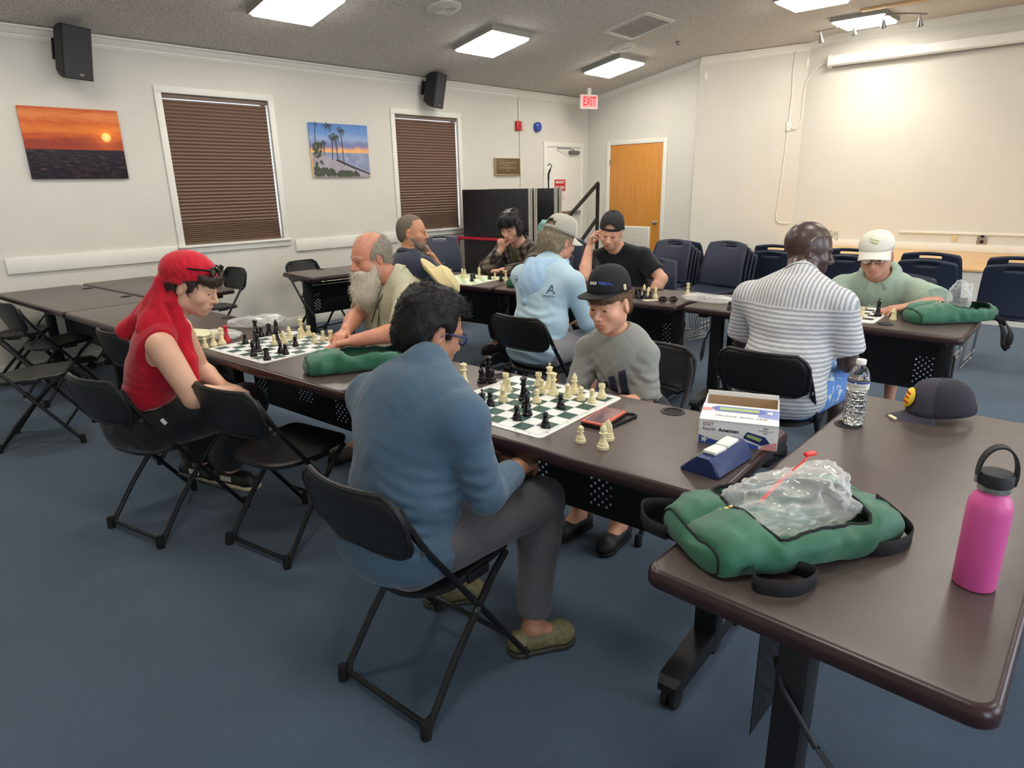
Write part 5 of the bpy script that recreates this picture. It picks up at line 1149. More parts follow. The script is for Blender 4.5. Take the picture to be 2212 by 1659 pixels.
def vnormals(V,F):
    a,b,c,d=(V[F[:,k]] for k in range(4)); n=np.cross(c-a,d-b); N=np.zeros_like(V)
    for k in range(4): np.add.at(N,F[:,k],n)
    return N/(np.linalg.norm(N,axis=1)[:,None]+1e-12)
# ---- head primitives in head space (x right, y forward, z up)
class Head:
    def __init__(s,c,yaw,pitch,roll=0.,sc=1.):
        Rz=Matrix.Rotation(R(yaw),3,'Z'); Rx=Matrix.Rotation(R(-pitch),3,'X'); Ry=Matrix.Rotation(R(roll),3,'Y')
        s.R=np.array(Rz@Rx@Ry); s.c=np.asarray(c,float); s.sc=sc
    def w(s,p): return s.c+s.R@(np.asarray(p,float)*s.sc)
    def inv(s,P): return ((P-s.c)@s.R)/s.sc
    def ell(s,F,c,r,k=.01,op='u',rot=None):
        Rm=s.R if rot is None else s.R@np.array(rot); F.ell(s.w(c),np.array(r)*s.sc,Rm,k*s.sc,op)
    def cone(s,F,a,b,ra,rb,k=.008,op='u'): F.cone(s.w(a),s.w(b),ra*s.sc,rb*s.sc,k*s.sc,op)
    def matrix(s):
        M=Matrix([list(s.R[i]*1.)+[s.c[i]] for i in range(3)]+[[0,0,0,1]]); return M
def head_shape(F,H,jaw=1.,nose=1.,fem=False,child=False,mouth_open=0.,ear=1.,brow=1.,eye_h=.0030,eye_z=-.0022):
    cw=.0755
    H.ell(F,(0,-.014,.032),(cw,.097,.090),k=.02)
    H.ell(F,(0,.022,-.005),(.066,.070,.088),k=.03)
    H.ell(F,(0,.026,-.062),(.056*jaw,.060,.050),k=.03)
    H.ell(F,(0,.066,-.098),(.026*jaw,.022,.018),k=.025)
    for sx_ in (-1,1):
        H.ell(F,(sx_*.052*jaw,-.002,-.060),(.016,.024,.028),k=.03)
        H.ell(F,(sx_*.042,.058,-.030),(.024,.024,.022),k=.025)
        H.ell(F,(sx_*.031,.098,.000),(.0165,.013,.0105),k=.012,op='s')
        H.ell(F,(sx_*.031,.0785,.0015),(.0150,.0128,.0120),k=.005)           # lids over the eyeball
        H.ell(F,(sx_*.031,.0930,eye_z),(.0112,.0115,eye_h),k=.0015,op='s')   # slit between the lids
        H.cone(F,(sx_*.012,.0905,.017),(sx_*.046,.080,.020),.0075*brow,.006*brow,k=.014)
        H.ell(F,(sx_*.0765,-.012,-.010),(.0085*ear,.0185*ear,.031*ear),k=.005,rot=Matrix.Rotation(sx_*R(-18),3,'Z')@Matrix.Rotation(R(-10),3,'X'))
        H.ell(F,(sx_*.0855*(.5+.5*ear),-.004,-.006),(.006,.009,.017),k=.005,op='s')
    # nose
    nz=nose
    H.cone(F,(0,.087,.012),(0,.106+.004*nz,-.026),.0080,.0105*nz,k=.012)
    H.ell(F,(0,.108+.004*nz,-.033),(.0115*nz,.0115*nz,.0095*nz),k=.008)
    for sx_ in (-1,1): H.ell(F,(sx_*.0115*nz,.098,-.036),(.0085*nz,.0105,.0078),k=.007)
    # mouth
    H.ell(F,(0,.078,-.066),(.032,.020,.022),k=.02)
    H.cone(F,(-.017,.0935,-.0615),(.017,.0935,-.0615),.0042,.0042,k=.006); H.ell(F,(0,.0965,-.0612),(.014,.0055,.0048),k=.005)
    H.ell(F,(0,.0930,-.0733),(.0165,.0058,.0054),k=.006)
    H.cone(F,(-.021,.0955,-.0672),(.021,.0955,-.0672),.0016+mouth_open,.0016+mouth_open,k=.004,op='s')
def lip_mask(H,C):
    q=H.inv(C); return (np.abs(q[:,0])<.0215)&(q[:,1]>.086)&(q[:,2]>-.081+.0*q[:,0])&(q[:,2]<-.0575)&((q[:,0]/.0215)**2+((q[:,2]+.0675)/.0100)**2<1)
# ---- hands
def hand(F,w,d,n,side,curl=(25,30,20),sc=1.,thumb=.6,spread=1.,curls=None,tcurl=20,k=.004):
    w,d,n=np.asarray(w,float),nv3(d),np.asarray(n,float); n=nv3(n-d*(n@d)); t=np.cross(d,n)*side
    ends=[]; rot=lambda v,ax,a:v*math.cos(a)+np.cross(ax,v)*math.sin(a)+ax*(ax@v)*(1-math.cos(a))
    offs=(.0285,.0095,-.0095,-.0275); klen=(.089,.092,.087,.079); L=((.041,.025,.020),(.046,.029,.021),(.043,.027,.021),(.033,.020,.018))
    for i in range(4):
        b=w+(d*.012+t*offs[i]*.55)*sc; kn=w+(d*klen[i]+t*offs[i]*1.)*sc
        F.cone(b,kn,.0150*sc,.0112*sc,.010)
        dd=nv3(d+t*(.10*spread*(1.2-i*.8))); axx=np.cross(dd,n); axx=nv3(axx)
        cc=curls[i] if curls is not None else curl; p=kn; a=0.; rr=(.0098,.0086,.0078,.0068)
        for q in range(3):
            a+=R(cc[q]); v=rot(dd,axx,a); p2=p+v*L[i][q]*sc
            F.cone(p,p2,rr[q]*sc*(.92 if i==3 else 1),rr[q+1]*sc*(.92 if i==3 else 1),k); p=p2
        ends.append(p)
    F.cone(w+(d*.01+t*.012)*sc,w+(d*.045+t*.026+n*.008)*sc,.016*sc,.0145*sc,.012)
    p=w+(d*.040+t*.030+n*.008)*sc; v=nv3(d*(.85-.5*thumb)+t*(.35+.6*thumb)+n*.35)
    for q,(l,r0,r1) in enumerate(((.032,.0125,.0105),(.030,.0105,.0092),(.024,.0092,.0078))):
        if q: v=nv3(v+ (d*.5+n*.3)*math.sin(R(tcurl)))
        p2=p+v*l*sc; F.cone(p,p2,r0*sc,r1*sc,k); p=p2
    ends.append(p)
    return ends
def nails(ends): pass
# ---- cloth folds
def folds(seed,amp,f1=38.,f2=80.,zones=(),base=.35):
    def fn(P):
        w=np.full(len(P),base)
        for c,r,a in zones: w=np.maximum(w,a*np.exp(-((P-np.asarray(c))**2).sum(1)/(r*r)))
        n1=vnoise(P,f1,seed); n2=vnoise(P,f2,seed+1)
        return amp*w*(.75*n1+.35*n2)
    return fn
def dirfolds(c,r,axis,wl,amp,seed=0):
    c=np.asarray(c,float); axis=nv3(axis)
    def fn(P):
        w=np.exp(-((P-c)**2).sum(1)/(r*r)); ph=(P-c)@axis*2*PI/wl+2.4*vnoise(P,13,seed)
        m=np.clip(.45+.75*vnoise(P,19,seed+5),0,1.2)
        return amp*1.25*w*m*np.sin(ph)
    return fn
# ---- strands
def strands(P,N,comb,length,rad,n,seed,mat_,name,parent,segs=3,lift=.35,jit=.35,grav=0.,curl=0.):
    r=np.random.default_rng(seed); I=r.integers(0,len(P),n); p=P[I].copy(); nn=N[I]
    c=comb(p,nn); c=c-(nn*(c*nn).sum(1)[:,None])*(1-lift)+nn*lift*0; c=c+r.normal(size=c.shape)*jit; c/=np.linalg.norm(c,axis=1)[:,None]+1e-9
    d=c*(1-lift)+nn*lift; d/=np.linalg.norm(d,axis=1)[:,None]
    L=length*r.uniform(.55,1.15,n); side=np.cross(d,r.normal(size=d.shape)); side/=np.linalg.norm(side,axis=1)[:,None]+1e-9
    V=[];cur=p-nn*.002; ph=r.uniform(0,6.28,n)
    for s_ in range(segs+1):
        t=s_/segs; ww=rad*(1-t)**.7 if s_<segs else rad*.15
        V.append(cur-side*np.asarray(ww)); V.append(cur+side*np.asarray(ww))
        d=d*.7+c*.3-nn*.06*t; d[:,2]-=grav*t
        if curl: d=d+curl*(side*np.cos(ph+t*6)[:,None]+np.cross(side,d)*np.sin(ph+t*6)[:,None])
        d/=np.linalg.norm(d,axis=1)[:,None]+1e-9; cur=cur+d*(L/segs)[:,None]
    V=np.stack(V,1).reshape(-1,3); k=2*(segs+1); b=np.arange(n)[:,None]*k
    F=np.concatenate([np.concatenate([b+2*s_,b+2*s_+1,b+2*s_+3,b+2*s_+2],1) for s_ in range(segs)])
    return V,F
def join_vf(*vf):
    V=[];F=[];o=0
    for v,f in vf: V.append(v); F.append(f+o); o+=len(v)
    return np.concatenate(V),np.concatenate(F)
def eye_parts(H,parent,gaze=(0,0,-.35),iris=(58,40,30),lidtop=.0):
    mw=mat('eye_white',(226,220,212),.2); mi_=mat('iris_%d_%d_%d'%iris,iris,.15); g=nv3(np.array([gaze[0],1,gaze[2]]))
    for sx_ in (-1,1):
        c=np.array((sx_*.031,.0778,.0005)); m=MB(); n=14; r=.0118
        vs=[];fs=[]
        # sphere with pole along gaze
        z=g; x=nv3(np.cross([0,0,1],z)); y=np.cross(z,x)
        for a in range(9):
            th=PI*a/8*.62
            for b in range(n): ph=2*PI*b/n; vs.append(H.w(c+r*(z*math.cos(th)+(x*math.cos(ph)+y*math.sin(ph))*math.sin(th))))
        for a in range(8):
            for b in range(n): fs.append((a*n+b,a*n+(b+1)%n,(a+1)*n+(b+1)%n,(a+1)*n+b)); m.m.append(1 if a<3 else 0)
        m.v=[tuple(v) for v in vs]; m.f=fs; m.build('eye',[mw,mi_],parent)
def brow_parts(H,parent,m,th=.0034,y=.0905,z=.024,raise_=0.,skip=()):
    for sx_ in (-1,1):
        k=MB(); k.tube([H.w((sx_*.010,y+.0035,z-.001+raise_)),H.w((sx_*.024,y+.001,z+.004+raise_)),H.w((sx_*.038,y-.006,z+.0035+raise_)),H.w((sx_*.050,y-.017,z-.003+raise_))],[th*.9*H.sc,th*1.15*H.sc,th*H.sc,th*.4*H.sc],6); k.build('eyebrow',m,parent)
def torso_prims(F,J,inf=0.,k=.03,belly=0.,w=1.,hipw=1.,back=0.):
    P,N=np.asarray(J['pelvis'],float),np.asarray(J['neck'],float); SR,SL_=np.asarray(J['shR'],float),np.asarray(J['shL'],float)
    rt=nv3(SR-SL_); up=nv3(N-P); fw=nv3(np.cross(up,rt)); rt=np.cross(fw,up); Rm=np.stack([rt,fw,up],1); L=np.linalg.norm(N-P)
    hr=J.get('hiprt',rt); hr=nv3(np.asarray(hr,float))
    pt=lambda t,f=0.:P+(N-P)*t+fw*(f-back*math.sin(PI*min(1,max(0,t))))
    hf=nv3(np.cross([0,0,1],hr)); Rp=np.stack([hr,hf,[0,0,1]],1)
    F.ell(P+np.array([0,0,-.005]),(.165*w*hipw+inf,.125*w+inf,.105+inf),Rp,k)
    F.ell(pt(.30,.02+belly*.5),(.150*w+belly*.45+inf,.108*w+belly+inf,.15+inf),Rm,k*1.5)
    F.ell(pt(.62,.015),(.158*w+inf,.110*w+inf,.17+inf),Rm,k*1.5)
    F.ell(pt(.82,-.005),(.165*w+inf,.095*w+inf,.11+inf),Rm,k*1.5)
    for S_ in (SR,SL_):
        F.cone(N-up*.02,S_+up*.005,.050*w+inf*.7,.050*w+inf*.7,k); F.cone(N+up*.025,N+(S_-N)*.62+up*.012,.046*w+inf*.7,.042*w+inf*.7,k)
        F.cone(S_,pt(.55),.055*w+inf,.09*w+inf,k)
    return Rm
def legs_prims(F,J,inf=0.,k=.03,w=1.,flare=0.,upto=1.):
    for s_ in 'RL':
        h,kn,an=(np.asarray(J[q+s_],float) for q in ('hip','knee','ankle'))
        F.cone(h,kn,.088*w+inf,.060*w+inf,k); F.cone(kn,kn+(an-kn)*.35,.058*w+inf,.056*w+inf+flare*.4,k*.6); F.cone(kn+(an-kn)*.35,an,.056*w+inf+flare*.4,.036*w+inf+flare,k*.6)
def arms_prims(F,J,inf=0.,k=.012,w=1.,which='RL',part='both'):
    for s_ in which:
        sh,el,wr=(np.asarray(J[q+s_],float) for q in ('sh','el','wr'))
        if part!='fore': F.cone(sh,el,.052*w+inf,.040*w+inf,k)
        if part!='up':
            F.cone(el,el+(wr-el)*.3,.040*w+inf,.0415*w+inf,k); F.cone(el+(wr-el)*.3,wr,.0415*w+inf,.0265*w+inf,k)
SKIN={}
def skin(name,col,rough=.5,var=.07):
    m=mat('skin_'+name,col,rough,noise=var,nscale=14,bump=.06,bscale=500,sss=.06); return m
def lipm(name,col): return mat('lips_'+name,col,.4)
def bbox_of(pts,m): pts=np.array(pts); return pts.min(0)-m,pts.max(0)+m

def decal(s,size,m,parent,c,u,v,V,bold=0.,sx=1.,off=.0025,rad=.014,name='lettering'):
    "lettering laid onto a curved surface given by its vertices V (world); n = u x v points outward"
    u,v=nv3(u),nv3(v); n=np.cross(u,v); c=np.asarray(c,float)
    o=text(s,size,m,parent,(0,0,0),(0,0,0),name=name,extrude=.0006,bold=bold,sx=sx)
    D=(V-c); a,b=D@u,D@v; h=D@n; K=(np.abs(a)<size*6)&(np.abs(b)<size*3)&(h>-.25); a,b,h=a[K],b[K],h[K]
    for vt in o.data.vertices:
        d2=(a-vt.co.x)**2+(b-vt.co.y)**2; k=d2<rad*rad
        if k.any():
            hm=h[k].max(); w=(h[k]>hm-.03); ww=1/(d2[k][w]+1e-5); hz=float((h[k][w]*ww).sum()/ww.sum())
        else: hz=0.
        q=c+u*vt.co.x+v*vt.co.y+n*(hz+off+vt.co.z); vt.co=Vector(q)
    return o
# ================================================================== PEOPLE
def cone_flat(F,a,b,ra,rb,k=.012):
    "tapered limb sleeve that ends flat at b"
    a,b=np.asarray(a,float),np.asarray(b,float); m=max(ra,rb)+k+.03
    q=F.sub(np.minimum(a,b)-m,np.maximum(a,b)+m)
    if q is None: return
    sl,X,Y,Z=q; d=b-a; L=float(d@d); u=d/math.sqrt(L)
    px,py,pz=X-a[0],Y-a[1],Z-a[2]; tt=(px*d[0]+py*d[1]+pz*d[2])/L; t=np.clip(tt,0,1)
    dd=np.sqrt((px-t*d[0])**2+(py-t*d[1])**2+(pz-t*d[2])**2)-(ra+(rb-ra)*t)
    dd=np.maximum(dd,(tt-1)*math.sqrt(L)); F._comb(sl,dd.astype(np.float32),k,'u')
def A(*v): return np.array(v,float)
def finish(root,base):
    for ch in root.children: ch.location=Vector(ch.location)-Vector(base)
    root.location=base
def make_body(root,J,H,sk,lips,hs={},hands={},step=.0075,inf=-.014,w=1.,belly=0.,bw=1.,hk=.004,fst=.0036,neck_r=.056,arm_w=1.,bare_legs=True,feet=True):
    pts=[J[k] for k in J if k!='hiprt']+[H.w((0,0,.14)),H.w((0,0,-.13)),H.w((0,.13,0)),H.w((0,-.13,0))]
    for s_ in hands: pts.append(A(*J['wr'+s_])+nv3(hands[s_]['d'])*.2)
    lo,hi=bbox_of(pts,.13); lo[2]=max(lo[2],0.)
    fine=[(H.c+H.R@A(0,.03*H.sc,-.01),.115*H.sc)]
    for s_ in hands: fine.append((A(*J['wr'+s_])+nv3(hands[s_]['d'])*.09,.10))
    F=Field(lo,hi,step,fine,fst)
    torso_prims(F,J,inf,.03,belly,bw)
    legs_prims(F,J,inf,.03,w)
    arms_prims(F,J,0.,.012,arm_w)
    if feet:
        for s_ in 'RL':
            an,to=A(*J['ankle'+s_]),A(*J['toe'+s_]); F.cone(an,to,.034,.022,.02); F.cone(an,an+A(0,0,-.05)-nv3(to-an)*.02,.034,.028,.02)
    N=A(*J['neck']); F.cone(N-nv3(N-A(*J['pelvis']))*.03,H.w((0,-.012,-.045)),neck_r*1.08*H.sc,neck_r*.98*H.sc,.03)
    head_shape(F,H,**hs)
    for s_,h in hands.items():
        d=nv3(h['d']); kw={k:v for k,v in h.items() if k not in('d','n')}
        hand(F,J['wr'+s_],d,h['n'],1 if s_=='R' else -1,k=hk,**kw)
    V,Q=F.mesh(); C=V[Q].mean(1); mi=lip_mask(H,C).astype(np.int32)
    return np_mesh('body',V,Q,[sk,lips],root,mi)
def make_shirt(root,J,m,inf=.006,sleeve='short',slen=.8,hem=None,step=.008,belly=0.,bw=1.,zones=(),amp=.006,seed=1,extra=None,sl_inf=.018,neckcut=.060,neckpt=None,H=None,df=(),name='shirt',armw=1.,back=0.,mi_fn=None,mats=None,cuff=None,neck_up=.03,fold_f=(38.,80.)):
    pts=[J[k] for k in ('pelvis','neck','shR','shL','elR','elL','wrR','wrL')]; lo,hi=bbox_of(pts,.24); lo[2]=max(lo[2],.30)
    F=Field(lo,hi,step); torso_prims(F,J,inf,.03,belly,bw,back=back)
    for s_ in 'RL':
        sh,el,wr=(A(*J[q+s_]) for q in ('sh','el','wr'))
        if sleeve=='short': cone_flat(F,sh,sh+(el-sh)*slen,.056*armw+sl_inf*.6,.046*armw+sl_inf,.025)
        elif sleeve=='long':
            F.cone(sh,el,.054*armw+sl_inf*.55,.042*armw+sl_inf*.6,.022); e=el+(wr-el)*(slen if not isinstance(slen,dict) else slen[s_]); cone_flat(F,el,e,.042*armw+sl_inf*.6,.036*armw+sl_inf*.35,.018)
    if extra: extra(F)
    N=A(*J['neck']) if neckpt is None else A(*neckpt); up=nv3(A(*J['neck'])-A(*J['pelvis']))
    hd=H.w((0,-.01,-.06)) if H is not None else N+up*.12
    F.cone(N+nv3(hd-N)*neck_up,hd+nv3(hd-N)*.08,neckcut,neckcut+.02,.010,'s')
    if hem is not None: F.cut((0,0,hem),(0,0,-1),.01)
    F.warp(folds(seed,amp,fold_f[0],fold_f[1],zones))
    for d in df: F.warp(d)
    V,Q=F.mesh(); V=smooth_mesh(V,Q,1,.3)
    mi=None if mi_fn is None else mi_fn(V[Q].mean(1))
    return np_mesh(name,V,Q,mats or m,root,mi),(V,Q)
def make_trousers(root,J,m,inf=.010,w=1.,length=1.,step=.008,top=None,seed=2,amp=.006,flare=0.,zones=(),bw=1.,name='trousers',mi_fn=None,mats=None,knee_r=.0,hipw=1.):
    pts=[J[k+s_] for k in ('hip','knee','ankle') for s_ in 'RL']+[J['pelvis']]; lo,hi=bbox_of(pts,.20); lo[2]=max(lo[2],-.0)
    F=Field(lo,hi,step); P=A(*J['pelvis']); hr=nv3(A(*J['hipR'])-A(*J['hipL'])); hf=nv3(np.cross([0,0,1],hr)); Rp=np.stack([hr,hf,[0,0,1]],1)
    F.ell(P+A(0,0,.0),(.165*bw*hipw+inf,.128*bw+inf,.110+inf),Rp,.03); F.ell(P+A(0,0,-.03)+hf*.06,(.15*bw*hipw+inf,.13*bw+inf,.07+inf),Rp,.03)
    for s_ in 'RL':
        h,kn,an=(A(*J[q+s_]) for q in ('hip','knee','ankle'))
        if length<=.5:
            cone_flat(F,h,h+(kn-h)*length*2,.090*w+inf,.075*w+inf+flare,.03); continue
        F.cone(h,kn,.090*w+inf,.064*w+inf+knee_r,.03); e=kn+(an-kn)*((length-.5)*2)
        F.cone(kn,kn+(an-kn)*.3,.062*w+inf+knee_r,.060*w+inf+flare*.3,.02); cone_flat(F,kn+(an-kn)*.25,e,.060*w+inf+flare*.3,.040*w+inf+flare,.02)
    if top is not None: F.cut((0,0,top),(0,0,1),.01)
    z=[(J['kneeR'],.12,1.),(J['kneeL'],.12,1.),(J['ankleR'],.12,1.),(J['ankleL'],.12,1.)]+list(zones)
    F.warp(folds(seed,amp,34.,75.,z)); V,Q=F.mesh(); V=smooth_mesh(V,Q,1,.3)
    mi=None if mi_fn is None else mi_fn(V[Q].mean(1))
    return np_mesh(name,V,Q,mats or m,root,mi)
def shoe(root,an,to,m_up,m_sole,kind='sneaker',sc=1.):
    an,to=A(*an),A(*to); d=to-an; d[2]=0; L=np.linalg.norm(d); d=d/L; s_=np.cross(d,[0,0,1]); gz=.0
    heel=an-d*.055*sc; tip=to+d*.02; lo,hi=bbox_of([heel,tip,an+A(0,0,.06)],.09); lo[2]=0.
    F=Field(lo,hi,.0055); hz=.055*sc
    F.cone(heel+A(0,0,-heel[2]+.045),to+A(0,0,-to[2]+.040),.040*sc,.046*sc,.02); F.cone(an+A(0,0,-an[2]+.06),an+A(0,0,-an[2]+.095*sc),.042*sc,.040*sc,.02); F.cone(to+A(0,0,-to[2]+.035),tip+A(0,0,-tip[2]+.032),.044*sc,.034*sc,.02)
    F.cut((0,0,.022),(0,0,-1),.006)
    if kind=='clog': F.cone(an+A(0,0,-an[2]+.075),an+A(0,0,-an[2]+.16),.036*sc,.05*sc,.008,'s')
    V,Q=F.mesh(); up=np_mesh('shoe',V,Q,m_up,root)
    F=Field(lo,hi,.0055); F.cone(heel+A(0,0,-heel[2]+.02),to+A(0,0,-to[2]+.02),.042*sc,.048*sc,.02); F.cone(to+A(0,0,-to[2]+.02),tip+A(0,0,-tip[2]+.02),.046*sc,.036*sc,.02)
    F.cut((0,0,.003),(0,0,-1),.003); F.cut((0,0,.027 if kind=='sneaker' else .022),(0,0,1),.004); V,Q=F.mesh(); np_mesh('sole',V,Q,m_sole,up)
    return up,(an,to,d,s_)
def hair_field(t=.010,top=.012,fz=.060,ty=.035,sz=-.005,by=-.03,nz=-.055,extra=None,step=.0045,wv=0.,seed=3,fslope=.0,ear=True,cwx=0.):
    F=Field((-.15,-.17,-.17),(.15,.17,.20),step)
    F.ell((0,-.014,.032),(.0755+t+cwx,.097+t,.090+t+top),None,.02); F.ell((0,-.05,-.02),(.062+t,.055+t,.06+t),None,.03)
    if extra: extra(F)
    X,Y,Z=F.ax[0][:,None,None],F.ax[1][None,:,None],F.ax[2][None,None,:]
    fzz=fz+fslope*np.abs(X); d=np.minimum(np.minimum(fzz-Z+0*Y,np.maximum(Y-ty+0*X,sz-Z+0*X)),np.maximum(Y-by+0*X,nz-Z+0*X))
    h=np.maximum(F.f,d.astype(np.float32)); F.f=h.astype(np.float32)
    if ear:
        for sx_ in (-1,1): F.ell((sx_*.088,-.008,-.010),(.026,.026,.036),None,.008,'s')
    if wv: F.warp(lambda P:wv*(vnoise(P,55,seed)+.6*vnoise(P,120,seed+1)))
    return F
def make_hair(root,H,m,F,n=3500,length=.03,rad=.0011,comb=None,lift=.4,jit=.35,seed=5,name='hair',grav=0.,curl=0.,segs=3):
    V,Q=F.mesh(); N=vnormals(V,Q)
    W=H.c+(V*H.sc)@H.R.T; NW=N@H.R.T
    cf=comb or (lambda p,nn:np.tile(H.R@A(0,-.3,-1),(len(p),1)))
    sv,sq=strands(W,NW,cf,length*H.sc,rad*H.sc,n,seed,m,name,root,segs,lift,jit,grav,curl)
    v,q=join_vf((W,Q),(sv,sq)); return np_mesh(name,v,q,m,root)
def head_glasses(root,H,mf,ml,y=.098,z=.004,tilt=0.,sc=1.,**kw):
    f=glasses(root,mf,ml,**kw); M=H.matrix()@Matrix.Translation((0,y*H.sc,z*H.sc))@Matrix.Rotation(R(tilt),4,'X')@Matrix.Scale(H.sc*sc,4); f.matrix_basis=M; return f
def head_cap(root,H,*a,z=.052,y=-.008,tilt=0.,back=False,sc=1.,**kw):
    c=cap_parts(root,*a,**kw); M=H.matrix()@Matrix.Translation((0,y*H.sc,z*H.sc))@Matrix.Rotation(R(tilt),4,'X')@(Matrix.Rotation(PI,4,'Z') if back else Matrix.Identity(4))@Matrix.Scale(H.sc*sc,4); c.matrix_basis=M; return c
def collar(root,J,H,m,r=.066,h=.032,flare=.016,gap=.5,name='collar',base=0.,flapdrop=.03):
    N=A(*J['neck']); up=nv3(H.w((0,-.01,-.07))-N); fw=H.R@A(0,1,0)
    rt_=nv3(A(*J['shR'])-A(*J['shL'])); f2=nv3(np.cross(up,rt_)); rt_=np.cross(f2,up)
    m_=MB(); n=28
    def p(a,rr,z): return tuple(N+up*(z+base)+(rt_*math.sin(a)+f2*math.cos(a))*rr)
    rows=[]
    for rr,z in ((r,.004),(r*1.0,h),(r*1.04,h+.004),(r+flare,h-.006),(r+flare*1.5,h-flapdrop)):
        row=[]
        for i in range(n+1):
            a=gap+(2*PI-2*gap)*i/n; e=math.exp(-((min(i,n-i))/4.)**2)
            row.append(p(a,rr+e*.010*(rr>r*1.05),z-e*(.022 if rr>r*1.05 else .012)))
        rows.append(row)
    vs=[v for r_ in rows for v in r_]; m_.add(vs,[(i*(n+1)+j,(i+1)*(n+1)+j,(i+1)*(n+1)+j+1,i*(n+1)+j+1) for i in range(len(rows)-1) for j in range(n)])
    o=m_.build(name,m,root,ang=70); solidify(o,.0025); return o
def fabric(name,col,noise=.10,ns=120,bump=.25,bs=700,rough=.85,sheen=.2): return mat('fabric_'+name,col,rough,noise=noise,nscale=ns,bump=bump,bscale=bs,spec=.2,sheen=sheen)
def person(label,cat='person'): return thing('person',label,cat)
def on_surface(V,p,d,maxr=.03):
    "first point of vertex cloud along ray"
    q=V-p; t=q@d; r=np.linalg.norm(q-t[:,None]*d,axis=1); k=(r<maxr)&(t>0); return t[k].min() if k.any() else None
# ---------------------------------------------------------------- 1 boy in blue long-sleeved shirt
r_=person('person in a heathered blue long-sleeved shirt and dark glasses, back to us, foreground')
J=dict(pelvis=A(5.045,1.235,.535),neck=A(5.010,1.400,.985),shR=A(5.220,1.345,.905),shL=A(4.805,1.350,.880),elR=A(5.262,1.385,.690),elL=A(4.765,1.45,.69),wrR=A(5.185,1.605,.668),wrL=A(4.91,1.62,.665),
 hipR=A(5.135,1.215,.525),hipL=A(4.955,1.215,.525),kneeR=A(5.205,1.690,.535),kneeL=A(4.880,1.675,.53),ankleR=A(5.215,1.630,.095),ankleL=A(4.80,1.610,.095),toeR=A(5.262,1.718,.03),toeL=A(4.855,1.695,.03),hiprt=A(1,.03,0))
H=Head(A(4.935,1.490,1.090),-10,22,2,1.0)
sk=skin('olive',(176,124,94)); lp=lipm('olive',(162,106,90))
make_body(r_,J,H,sk,lp,dict(jaw=1.05),dict(R=dict(d=A(-.35,.9,-.1),n=A(-.4,0,-.9),curl=(30,35,25)),L=dict(d=A(.6,.7,-.05),n=A(.2,0,-1),curl=(30,35,25))),step=.007,bw=1.08,arm_w=1.04)
M_bl=fabric('heather_blue',(72,94,112),.16,300,.2,900)
make_shirt(r_,J,M_bl,.014,'long',.78,hem=.462,step=.007,bw=1.16,belly=.012,H=H,seed=11,amp=.0065,sl_inf=.020,armw=1.04,neckcut=.062,neck_up=.035,back=.03,
 zones=[(J['pelvis']+A(.1,.05,.05),.16,1.),(J['elR'],.10,.9),(J['shR']+A(-.03,0,-.08),.10,1.)],
 df=[dirfolds(J['elR']+(J['wrR']-J['elR'])*.5,.085,J['wrR']-J['elR'],.022,.0050,3),dirfolds(J['pelvis']+A(.12,.03,.10),.13,A(.2,.1,1),.038,.0075,5),dirfolds(J['shR']+A(-.06,-.05,-.16),.10,A(.25,0,1),.045,.0065,6),dirfolds(J['neck']+A(.05,-.10,-.06),.09,A(.6,-.3,.8),.03,.0035,7),dirfolds(J['elR']+A(-.02,-.03,.06),.08,A(.3,-.3,.9),.04,.005,8)])
M_gt=fabric('charcoal_knit',(84,82,84),.18,260,.2,800)
make_trousers(r_,J,M_gt,.010,1.0,.95,step=.007,seed=13,flare=.004,bw=.94,zones=[(J['hipR']+A(.03,.12,0),.10,1.)])
M_clog=mat('olive_camo_clog',(104,98,66),.55,noise=.35,nscale=60); M_clogs=mat('clog_sole_dark',(52,50,38),.6)
for s_ in 'RL': shoe(r_,J['ankle'+s_],J['toe'+s_],M_clog,M_clogs,'clog',.95)
eye_parts(H,r_)
M_bh=mat('black_hair',(19,16,15),.55,noise=.5,nscale=180,spec=.35)
def ex(F): F.ell((0,.030,.092),(.062,.062,.038),None,.03); F.ell((0,-.045,.065),(.072,.066,.056),None,.03)
F=hair_field(.011,.008,.070,.040,-.012,-.030,-.095,ex,wv=.0030,seed=21,cwx=.001)
make_hair(r_,H,M_bh,F,8000,.018,.0009,lambda p,nn:np.where((H.inv(p)[:,2]>.05)[:,None],np.tile(H.R@A(.6,.7,.2),(len(p),1)),np.tile(H.R@A(0,-.15,-1),(len(p),1))),lift=.12,jit=.22,seed=22)
M_navyfr=mat('navy_frame_plastic',(40,48,92),.3); head_glasses(r_,H,M_navyfr,M_clens,y=.104,z=.002,rim=.0034)
brow_parts(H,r_,M_bh)
finish(r_,(5.045,1.205,0))
